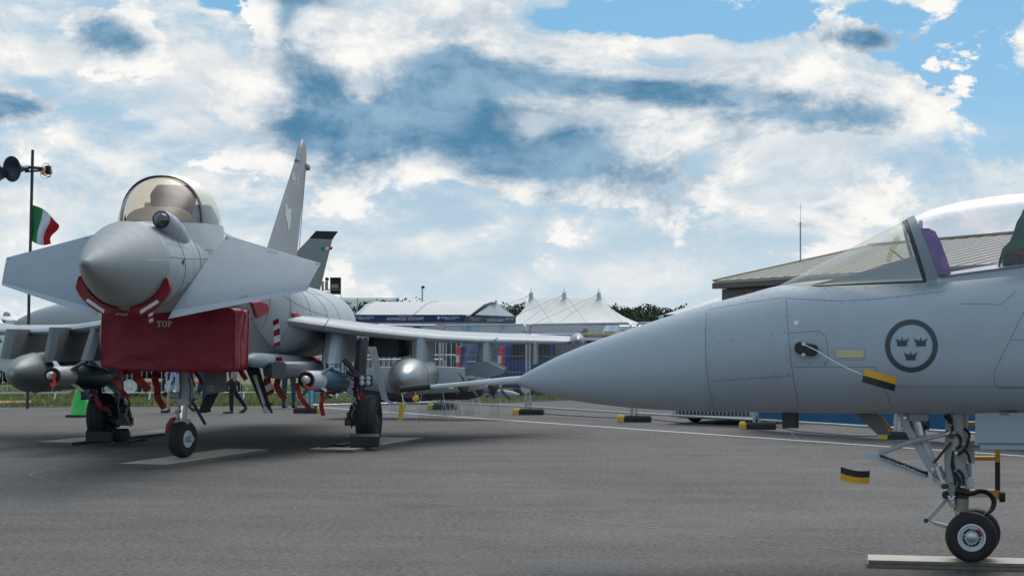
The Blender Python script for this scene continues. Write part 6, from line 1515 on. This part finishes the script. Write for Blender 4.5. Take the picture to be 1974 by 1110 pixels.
b = MB(); q = W(658, 616, 100); b.box((q.x, 100, q.z / 2 + .15), (1.15, 1.2, q.z + .35)); bo_ = tag(b.build('site_cabin', mat('cabin_blue', (.02, .14, .42), .5, var=.1), smooth=0, bevel=.03), 'bright blue site cabin beside the pavilion at the jet shoulder', 'cabin')
b = MB(); b.box((q.x, 100, q.z + .36), (1.25, 1.3, .06)); b.build('roof', M_lead, bo_, smooth=0)
for k in range(6): b = MB(); b.box((q.x - .5 + .2 * k, 99.39, q.z / 2 + .1), (.05, .03, q.z)); b.build('rib', mat('cabin_rib', (.015, .10, .33), .5), bo_, smooth=0)
# ================================================================== big marquee with three king poles
MD = 130.0
mq = thing('marquee', 'big white marquee with three capped king poles and long stay ropes', 'marquee', Vector((W(1105, 655, MD).x, MD, 0)))
ze, zr = W(0, 625, MD).z, W(0, 571, MD).z; xs = [W(px, 0, MD + 5).x for px in (1024, 1088, 1155)]; xl, xr_ = W(975, 0, MD).x, W(1240, 0, MD).x
def sag(a, c_, k, dz): return a.lerp(c_, k) - Vector((0, 0, dz * math.sin(k * math.pi)))
eF = [Vector((x, MD, ze)) for x in [xl + (xr_ - xl) * k / 10 for k in range(11)]]; eB = [Vector((v.x, MD + 11, ze)) for v in eF]
def ridge(k):
    x = eF[k].x; x2 = min(max(x, xs[0]), xs[2]); return Vector((x2, MD + 5.5, zr - .03))
def roof(u, v):
    k = min(int(u * 10), 9); f = u * 10 - k; a = eF[k].lerp(eF[k + 1], f); r = ridge(k).lerp(ridge(k + 1), f); c_ = Vector((a.x, MD + 11, ze))
    return sag(a, r, v * 2, .28) if v <= .5 else sag(r, c_, v * 2 - 1, .28)
b = MB(); b.sheet(roof, 20, 16, (0, 0, -.04)); b.build('roof', M_tent, mq, smooth=40)
b = MB(); b.prism([eF[0], eF[10], eB[10], eB[0]], (0, 0, -ze)); b.build('wall', M_tent, mq, smooth=0)
for x in xs:
    b = MB(); b.lathe([(-.3, .26), (.0, .18), (.38, .15), (.42, .18), (.48, .04), (.8, .015)], Vector((x, MD + 5.5, zr)), (0, 0, 1), 14); b.build('king_pole_cap', M_tentg, mq)
    for ex, ey in ((-3.4, -5.6), (-5.2, -5.6), (1.6, -5.6)):
        b = MB(); b.tube([Vector((x, MD + 5.5, zr + .3)), Vector((x + ex, MD + 5.5 + ey, ze + .03))], .018, 4); b.build('stay_rope', M_gear, mq)
for k in range(18):
    x = xl + .3 + (xr_ - xl - .6) * k / 17
    b = MB(); b.box((x, MD - .06, 1.15), (.05, .06, 2.3)); b.build('wall_pole', M_galv, mq, smooth=0)
b = MB(); q = W(1013, 640, MD - .5); b.box((q.x, MD - .3, q.z), (.42, .03, .2)); sgn = b.build('notice', M_white, mq, smooth=0); b = MB(); b.box((q.x, MD - .318, q.z + .03), (.38, .004, .08)); b.build('notice_band', M_redpad, sgn, smooth=0)
# hi-vis steward by the marquee
person('tiny steward in a fluorescent yellow vest standing by the big marquee wall', Vector((W(1065, 640, 118).x, 118, 0)), 0, mat('hi_vis', (.55, .85, .03), .7), M_navy, M_navy, dict(lf=(.05, 0, 0), lb=(-.05, 0, 0), af=(0, .2), ab=(0, .2)), height=1.95)
# second marquee and dark sign by the brick building
m2 = thing('marquee', 'white pointed marquee peeping out beside the brown roofed building', 'marquee', Vector((W(1380, 655, 85).x, 85, 0)))
pk = W(1399, 566, 87); z2 = W(0, 606, 85).z; xa, xb = W(1296, 0, 84).x, W(1500, 0, 84).x
b = MB(); b.add([(xa, 84, z2), (xb, 84, z2), (xb, 92, z2), (xa, 92, z2), pk, (pk.x + .15, 88, pk.z)], [(0, 1, 4), (1, 2, 5, 4), (2, 3, 5), (3, 0, 4, 5)]); b.build('roof', M_tent, m2, smooth=0)
b = MB(); b.prism([(xa, 84, z2 - .01), (xb, 84, z2 - .01), (xb, 92, z2 - .01), (xa, 92, z2 - .01)], (0, 0, -z2)); b.build('wall', M_tentg, m2, smooth=0)
b = MB(); b.tube([pk + Vector((0, -.02, .02)), Vector((pk.x, 84, z2 + .02))], .03, 5); b.tube([pk + Vector((.15, -.02, .02)), Vector((pk.x + .15, 84, z2 + .02))], .03, 5); b.build('roof_seam', M_tentg, m2)
sg_ = thing('sign_board', 'dark slate sign board with small white print beyond the profile jet nose', 'sign', Vector((W(1305, 0, 75).x, 75, 0)))
q0, q1 = W(1279, 606, 75), W(1335, 619, 75); b = MB(); b.box(((q0.x + q1.x) / 2, 75, (q0.z + q1.z) / 2), (q1.x - q0.x, .08, q0.z - q1.z)); bd_ = b.build('board', M_bannerd, sg_, smooth=0)
for px in (1283, 1331): b = MB(); b.box((W(px, 0, 75).x, 75.05, q1.z / 2), (.06, .06, q1.z)); b.build('post', M_gear, sg_, smooth=0)
text('lettering', 'GENERAL', Vector((W(1296, 0, 75).x, 74.955, q0.z - .08)), (1, 0, 0), (0, 0, 1), .06, M_let, bd_, width=.3); text('lettering', 'ATOMICS', Vector((W(1296, 0, 75).x, 74.955, q0.z - .17)), (1, 0, 0), (0, 0, 1), .06, M_let, bd_, width=.26)
# ================================================================== brown roofed brick building
M_fascia = mat('fascia_brown', (.11, .082, .066), .55, var=.15, vscale=2); M_roofm = mat('roof_sheet', (.29, .27, .225), .55, var=.12, vscale=1.5); M_brick = mat('brick', (.23, .115, .06), .8, var=.35, vscale=3); M_mortar = mat('mortar', (.30, .27, .23), .9); M_ridge = mat('ridge_ochre', (.33, .24, .12), .6, var=.1)
BD = 45.0
bl = thing('brick_building', 'single storey brick building with a shallow sheet metal roof and brown fascia', 'building', Vector((W(1700, 655, BD).x, BD + 4, 0)))
E0 = Vector((W(1377, 0, BD).x, BD, 0)); ev = Vector((1.5, -3.4, 0)).normalized(); uv = Vector((-ev.y, ev.x, 0)); EL = 12.0; sr = 5.0
ze = W(0, 545, BD).z; zr = ze + .208 * sr; Z = lambda z: Vector((0, 0, z))
bl.location = E0 + ev * EL / 2 + uv * sr
C = lambda s, t, z: E0 + ev * s + uv * t + Z(z)
b = MB(); b.prism([C(-.02, -.06, ze - .16), C(EL, -.06, ze - .16), C(EL, .08, ze - .16), C(-.02, .08, ze - .16)], Z(.155)); b.build('gutter', M_fascia, bl, smooth=0, bevel=.01)
b = MB(); b.prism([C(.12, .16, ze - .47), C(EL - .1, .16, ze - .47), C(EL - .1, .3, ze - .47), C(.12, .3, ze - .47)], Z(.30)); b.prism([C(.12, .31, ze - .47), C(.24, .31, ze - .47), C(.24, 2 * sr - .3, ze - .47), C(.12, 2 * sr - .3, ze - .47)], Z(.30)); b.build('fascia', M_fascia, bl, smooth=0)
b = MB(); b.prism([C(0, 0, ze), C(EL, 0, ze), C(EL, sr, zr), C(0, sr, zr)], Z(.05)); b.prism([C(0, 2 * sr, ze), C(0, sr + .002, zr), C(EL, sr + .002, zr), C(EL, 2 * sr, ze)], Z(.05)); roof_o = b.build('roof', M_roofm, bl, smooth=0)
b = MB(); b.prism([C(.1, .1, ze - .16), C(EL - .1, .1, ze - .16), C(EL - .1, 2 * sr - .1, ze - .16), C(.1, 2 * sr - .1, ze - .16)], Z(.12)); b.build('soffit', M_fascia, bl, smooth=0)
for k in range(1, 22):
    q = k * .55
    b = MB(); b.beam(C(q, .01, ze + .062), C(q, sr - .01, zr + .062), .014, .014); b.build('roof_batten', M_roofm, roof_o, smooth=0)
b = MB(); b.beam(C(-.03, 0, ze + .06), C(-.03, sr, zr + .06), .12, .05); b.beam(C(-.08, sr, zr + .075), C(EL, sr, zr + .075), .2, .05); b.build('ridge_cap', M_ridge, roof_o, smooth=0)
b = MB(); b.prism([C(.62, .37, 0), C(EL - .5, .37, 0), C(EL - .5, 2 * sr - .5, 0), C(.62, 2 * sr - .5, 0)], Z(ze - .16)); wl = b.build('wall', M_mortar, bl, smooth=0)
fb = None
for r_ in range(8):
    z = ze - .51 - r_ * .075
    for k in range(13):
        q = .74 + k * .225 + (.11 if r_ % 2 else 0); c0 = C(q, .362, z)
        if fb is None:
            b = MB(); rt = Matrix.Rotation(math.atan2(ev.y, ev.x), 3, 'Z'); b.box(c0, (.212, .03, .064), rt); fb = b.build('brick', M_brick, wl, smooth=0); f0 = fb.location.copy(); cz = c0
        else: c_ = fb.copy(); COL.objects.link(c_); c_.location = f0 + (c0 - cz)
b = MB(); b.prism([C(.7, .355, .02), C(EL - .55, .355, .02), C(EL - .55, .365, .02), C(.7, .365, .02)], Z(ze - 1.15)); b.prism([C(3.8, .355, ze - 1.12), C(EL - .55, .355, ze - 1.12), C(EL - .55, .365, ze - 1.12), C(3.8, .365, ze - 1.12)], Z(.64)); b.build('lower_brickwork', M_brick, wl, smooth=0)
p = W(1407, 571, BD - .1); b = MB(); b.lathe([(0, .15), (-.04, .13), (-.09, .07), (-.1, .01)], p, (0, 0, 1), 18); tag(b.build('eaves_lamp', M_cream), 'domed cream lamp under the eaves of the brick building', 'lamp')
an = W(1543, 503, BD + 1.1); b = MB(); b.tube([an - Vector((0, 0, .15)), W(1543, 428, BD + 1.1)], .02, 6); b.tube([W(1543, 430, BD + 1.1), W(1543.5, 392, BD + 1.1)], .006, 5); ant = tag(b.build('radio_mast', M_gear), 'thin radio mast rising from the brown roofed building', 'mast')
b = MB()
for a in (0, 2.1, 4.2): q = W(1543, 430, BD + 1.1); b.tube([q, q + Vector((.09 * math.cos(a), .09 * math.sin(a), -.03))], .004, 4)
b.build('ground_plane', M_gear, ant)
# ================================================================== poles, horns, flag
M_pole = mat('pole_dark', (.05, .055, .06), .5, metal=.3, var=.2)
HD = 40.0
hp = thing('horn_pole', 'tall dark pole carrying two horn loudspeakers and a tangle of cable', 'pole', Vector((W(54, 655, HD).x, HD, 0)))
b = MB(); b.tube([Vector((W(53, 655, HD).x, HD, 0)), W(56, 560, HD), W(59, 460, HD), W(63, 289, HD)], .036, 8); b.build('pole', M_pole, hp)
def horn(cx_, cy_, tx, ty, dd, r):
    a, c_ = W(tx, ty, HD), W(cx_, cy_, HD - dd); ax = (c_ - a); L = ax.length
    b = MB(); b.lathe([(0, .045), (L * .3, .06), (L * .6, .11), (L * .85, r * .62), (L * .96, r * .92), (L, r), (L - .01, r * .95), (L * .85, r * .56), (L * .6, .07), (L * .5, .0)], a, ax, 28, cap=False); return b.build('horn', mat('horn_grey', (.05, .065, .085), .45, var=.1), hp, smooth=60)
horn(23, 326, 54, 325, .42, .30); horn(-12, 334, 36, 336, .45, .33)
b = MB(); b.tube([W(48, 322, HD), W(82, 325, HD)], .035, 8); b.tube([W(48, 331, HD), W(80, 329, HD)], .025, 8); b.build('driver', M_pole, hp)
b = MB(); b.box(W(93, 328, HD), (.12, .14, .2)); b.build('junction_box', M_black, hp, bevel=.02)
b = MB(); b.box(W(84, 331, HD - .1), (.07, .05, .16), Matrix.Rotation(.4, 3, 'Y')); b.build('clamp', M_yel, hp)
for k in range(5):
    rn = random.Random(k); q = W(90 + rn.uniform(-4, 4), 328 + rn.uniform(-6, 8), HD - .1); r = rn.uniform(.07, .13)
    b = MB(); b.tube([q + Vector((r * math.cos(t), .03 * math.sin(3 * t), r * math.sin(t) * 1.1)) for t in [j / 16 * 2 * math.pi for j in range(17)]], .006, 4); b.build('cable_loop', M_black, hp)
fl = thing('flag', 'green white and red striped flag flying from the horn pole', 'flag', W(58, 460, HD))
fcols = [mat('flag_green', (.01, .22, .06), .7), mat('flag_white', (.70, .70, .76), .7), mat('flag_red', (.58, .012, .035), .7)]
TLp, TRp, BLp, BRp = (59, 394), (116, 433), (57, 462), (96, 470)
def ff(u, v):
    t = (TLp[0] + (TRp[0] - TLp[0]) * u + (4 * math.sin(u * 5)), TLp[1] + (TRp[1] - TLp[1]) * u - 5 * math.sin(u * 3.14)); bt_ = (BLp[0] + (BRp[0] - BLp[0]) * u, BLp[1] + (BRp[1] - BLp[1]) * u + 6 * math.sin(u * 3.14))
    x, y = t[0] + (bt_[0] - t[0]) * v, t[1] + (bt_[1] - t[1]) * v
    x += 4 * math.sin(v * 6.5 + .4) * u
    return W(x, y, HD + .12 * math.sin(u * 7 + v * 2.5) * (.3 + u))
for i in range(3):
    b = MB(); b.sheet(lambda u, v, i=i: ff((i + u) / 3, v), 6, 14, (0, .004, 0)); b.build('stripe', fcols[i], fl, smooth=60)
# lamp standard far off
lp = thing('lamp_standard', 'slender lamp standard above the pavilion roof', 'lamp post', Vector((W(814, 655, 150).x, 150, 0)))
b = MB(); b.tube([Vector((W(814, 0, 150).x, 150, 0)), W(814, 556, 150)], .06, 6); b.build('pole', M_gear, lp); b = MB(); b.box(W(815.5, 553.5, 150), (.28, .2, .22)); b.build('lamp_head', M_plastic, lp, bevel=.02)
# camera mast with tan sensor head
ED = 44.0
em = thing('sensor_mast', 'tan sensor head with black framed panel on a mast behind the black tipped fin', 'mast', Vector((W(630, 655, ED).x, ED, 0)))
M_tan = mat('sensor_tan', (.30, .24, .17), .5, var=.12)
b = MB(); b.tube([Vector((W(630, 0, ED).x, ED, 0)), W(630, 586, ED)], .045, 10); b.build('mast_pole', M_black, em)
b = MB(); b.lathe([(0, .05), (.06, .055), (.12, .04), (.22, .04)], W(630, 585, ED), (0, 0, 1), 14); b.box(W(629, 567, ED), (.16, .16, .14)); b.box(W(629.5, 550, ED), (.07, .1, .22)); b.build('sensor_body', M_tan, em, bevel=.01)
b = MB(); b.lathe([(-.06, .045), (.06, .045)], W(630.5, 538, ED), (0, 1, 0), 16); b.build('camera_ball', M_black, em)
b = MB(); q = W(646.5, 551, ED); b.box(q + Vector((0, .06, 0)), (.28, .03, .43)); b.box(q + Vector((.13, 0, 0)), (.02, .12, .43)); b.box(q + Vector((0, 0, .205)), (.28, .12, .02)); b.build('panel_frame', M_black, em, smooth=0)
b = MB(); b.box(q + Vector((-.01, -.02, -.01)), (.2, .08, .1)); b.box(q + Vector((-.08, -.02, -.1)), (.4, .06, .03)); b.build('range_finder', M_tan, em, bevel=.008)
b = MB(); b.box(W(622, 553, ED), (.05, .14, .3)); b.build('side_panel', M_tan, em, bevel=.01)
b = MB(); b.tube([W(657, 568, ED), W(657.5, 574, ED), W(655, 575, ED)], .008, 5); b.build('plug_lead', M_black, em)
# ================================================================== unmanned aircraft under a grey cover behind
UD = 48.0
ua = thing('unmanned_aircraft', 'smooth grey windowless aircraft with a black tipped fin carrying a small tricolour', 'aircraft', Vector((W(300, 655, UD).x, UD, 0)))
M_ua = mat('drone_grey', (.40, .41, .43), .6, var=.08, vscale=1.2, bump=.08, bscale=3)
xn, xt = W(26, 0, UD).x, W(590, 0, UD).x
keys = [(0, .03, 2.05, .03), (.03, .20, 2.08, .16), (.09, .42, 2.1, .36), (.2, .60, 2.12, .56), (.36, .64, 2.12, .60), (.6, .6, 2.12, .5), (.85, .4, 2.15, .32), (1.0, .15, 2.2, .12)]
b = MB(); b.loft([[Vector((xn + (xt - xn) * k, UD + v.x, v.z)) for v in superring(w, zc, h, h * .9, 2.1, 0, 28)] for k, w, zc, h in interp(keys, 4)]); b.build('fuselage', M_ua, ua, smooth=60)
fz = lambda px, py: W(px, py, 47.0)
b = MB(); b.prism([fz(571, 486), fz(596, 460), fz(640, 462), fz(613, 572), fz(560, 590), fz(552, 500)], (0, .09, 0)); vf = b.build('tail_fin', mat('drone_fin_grey', (.25, .27, .275), .5), ua, smooth=0)
b = MB(); b.prism([fz(596, 459.6), fz(609, 445), fz(651, 446), fz(640, 461.6)], (0, .09, 0)); b.build('fin_tip', M_black, vf, smooth=0)
for i in range(3):
    xx = 619 + 7 * i; b = MB(); b.prism([W(xx, 481.5, 46.98), W(xx + 1.5, 475.8, 46.98), W(xx + 8.4, 475.8, 46.98), W(xx + 7, 481.5, 46.98)], (0, .008, 0)); b.build('tricolour_bar', fcols[i], vf, smooth=0)
for px in (210, 450):
    x = W(px, 0, UD).x; b = MB(); b.tube([(x, UD, 1.7), (x, UD, .25)], .05, 8); b.build('leg', M_gear, ua); wheel_parts(ua, Vector((x, UD, .25)), (0, 1, 0), .25, .14, .13)
b = MB(); b.prism([(xn + 4.2, UD - .3, 1.75), (xn + 5.4, UD - .3, 1.75), (xn + 5.2, UD + 6, 1.85), (xn + 4.6, UD + 6, 1.85)], (0, 0, .1)); b.build('wing', M_ua, ua, smooth=0)
# white motor coach roof at the left edge
cp_ = W(5, 655, 62); cp_.z = 0
prof = [(-2.6, .4), (2.6, .4), (2.7, 1.2), (2.45, 1.75), (1.7, 2.35), (.9, 2.6), (-2.5, 2.62), (-2.65, 1.2)]
vo, vm = vehicle('motor_coach', 'white round shouldered van roof with a beacon behind the left wing', 'van', cp_ + Vector((-1.6, 0, 0)), R(0), prof, 1.0, M_carw, (-1.6, 1.6), .36, [[(2.5, -.8, 1.7), (2.5, .8, 1.7), (1.8, .75, 2.3), (1.8, -.75, 2.3)], [(.6, -1.005, 1.5), (1.9, -1.005, 1.5), (1.5, -.99, 2.2), (.6, -.99, 2.2)]], [])
b = MB(vm); b.lathe([(0, .13), (.1, .13), (.16, .08), (.18, .01)], (1.75, 0, 2.45), (0, 0, 1), 14); b.build('beacon', M_gear, vo)
# ================================================================== trees
M_bark = mat('bark', (.06, .045, .03), .9, var=.3)
LEAF = [mat('leaf_dark', (.040, .068, .030), .65, var=.4, vscale=2), mat('leaf_mid', (.055, .092, .038), .65, var=.4, vscale=2), mat('leaf_light', (.085, .125, .05), .65, var=.3, vscale=2)]
def tree(name, label, p, h, rx, seed, leaf, n=900, group=None, conic=False, trunk=.25):
    rn = random.Random(seed); o = thing(name, label, 'bush' if name == 'bush' else 'tree', p, group=group)
    b = MB(); b.tube([p, p + Vector((rn.uniform(-.02, .02) * h, 0, h * .3)), p + Vector((rn.uniform(-.04, .04) * h, 0, h * .75))], [h * .03, h * .022, h * .006], 7)
    for k in range(6):
        z = h * rn.uniform(.28, .6); a = rn.uniform(0, 6.28); b.tube([p + Vector((0, 0, z)), p + Vector((rx * .6 * math.cos(a), rx * .6 * math.sin(a), z + h * .18))], [h * .012, h * .004], 5)
    b.build('trunk', M_bark, o)
    clumps = []
    for k in range(26):
        if conic: z = rn.uniform(.15, .98); r = rx * (1 - z) * 1.05 * rn.uniform(.5, 1); a = rn.uniform(0, 6.28); clumps.append((Vector((r * math.cos(a), r * math.sin(a), z * h)), rx * .3 * (1.15 - z)))
        else:
            u, v = rn.uniform(-1, 1), rn.uniform(0, 6.28); rr = rn.uniform(.35, .95); s = math.sqrt(1 - u * u)
            clumps.append((Vector((rx * rr * s * math.cos(v), rx * rr * s * math.sin(v), h * (trunk + (1 - trunk) / 2 + u * rr * (1 - trunk) / 2))), rx * rn.uniform(.22, .4)))
    b = MB()
    for k in range(n):
        c_, r = clumps[k % len(clumps)]; d = Vector((rn.gauss(0, 1), rn.gauss(0, 1), rn.gauss(0, .8))); d = d.normalized() * r * rn.random() ** .4
        q = p + c_ + d; s = rx * rn.uniform(.05, .10); x = Vector((rn.gauss(0, 1), rn.gauss(0, 1), rn.gauss(0, 1))).normalized(); y = x.orthogonal().normalized(); y = (y * math.cos(1.3) + x.cross(y) * math.sin(rn.uniform(0, 6)))
        b.m(rn.choice((0, 0, 1)) if leaf == 0 else rn.choice((0, 1, 1, 2)))
        b.add([q - x * s, q + y * s * .8, q + x * s, q - y * s * .8], [(0, 1, 2, 3)])
    b.build('crown', LEAF, o, smooth=0)
    return o
rn = random.Random(11)
def wood(pxs, D, yt, lab, seed, rxk=1.0, n=900):
    for i, px in enumerate(pxs):
        d = D + rn.uniform(-12, 12); top = W(px, yt + rn.uniform(-3, 3), d).z; x = W(px, 0, d).x
        nth = ('first', 'second', 'third', 'fourth', 'fifth', 'sixth', 'seventh', 'eighth', 'ninth', 'tenth', 'eleventh', 'twelfth')[i]
        tree('broadleaf_tree', nth + ' ' + lab, Vector((x, d, 0)), top, top * .42 * rxk, seed + i, i % 2, n, group='far trees: ' + lab[:30])
wood((672, 690, 706, 722, 738, 753, 768, 783, 797), 230, 580, 'tree from the deck end in the dark row above the pavilion', 100)
wood((966, 985, 1000, 1012, 1178, 1165), 260, 584, 'tree along the low line showing at both ends of the marquee', 140)
wood((1186, 1197, 1208, 1220, 1233, 1246, 1258, 1270, 1283, 1296, 1308, 1318), 240, 590, 'tree from the marquee in the tall green belt before the building', 160, 1.0, 1000)
wood((1205, 1228, 1252, 1276, 1300), 210, 604, 'tree from the marquee in the lower row before the green belt', 190)
tree('conifer_tree', 'dark pointed conifer just left of the first king pole of the marquee', Vector((W(956, 0, 230).x, 230, 0)), W(0, 577, 230).z, 1.3, 77, 0, 700, conic=True)
tree('bush', 'round dark green bush before the big marquee wall', Vector((W(1122, 0, 80).x, 80, 0)), W(0, 631, 80).z, .52, 5, 1, 1600, trunk=.25)
# hedge line closing the far side of the field
b = MB(); rn = random.Random(5)
for k in range(9000):
    x = rn.uniform(-110, 110); d = 300 + rn.uniform(0, 10); z = rn.uniform(0, 5.2) * (.75 + .25 * math.sin(x * .13) + .2 * noise.noise(Vector((x * .2, 0, 0))))
    s = rn.uniform(.3, .7); v = Vector((rn.gauss(0, 1), rn.gauss(0, 1), rn.gauss(0, 1))).normalized(); y = v.orthogonal()
    b.m(rn.choice((0, 0, 1))); q = Vector((x, d, z)); b.add([q - v * s, q + y * s, q + v * s, q - y * s], [(0, 1, 2, 3)])
hg = b.build('far_woodland', LEAF, smooth=0); hg['kind'] = 'stuff'; tag(hg, 'far low belt of woodland along the horizon', 'woodland')
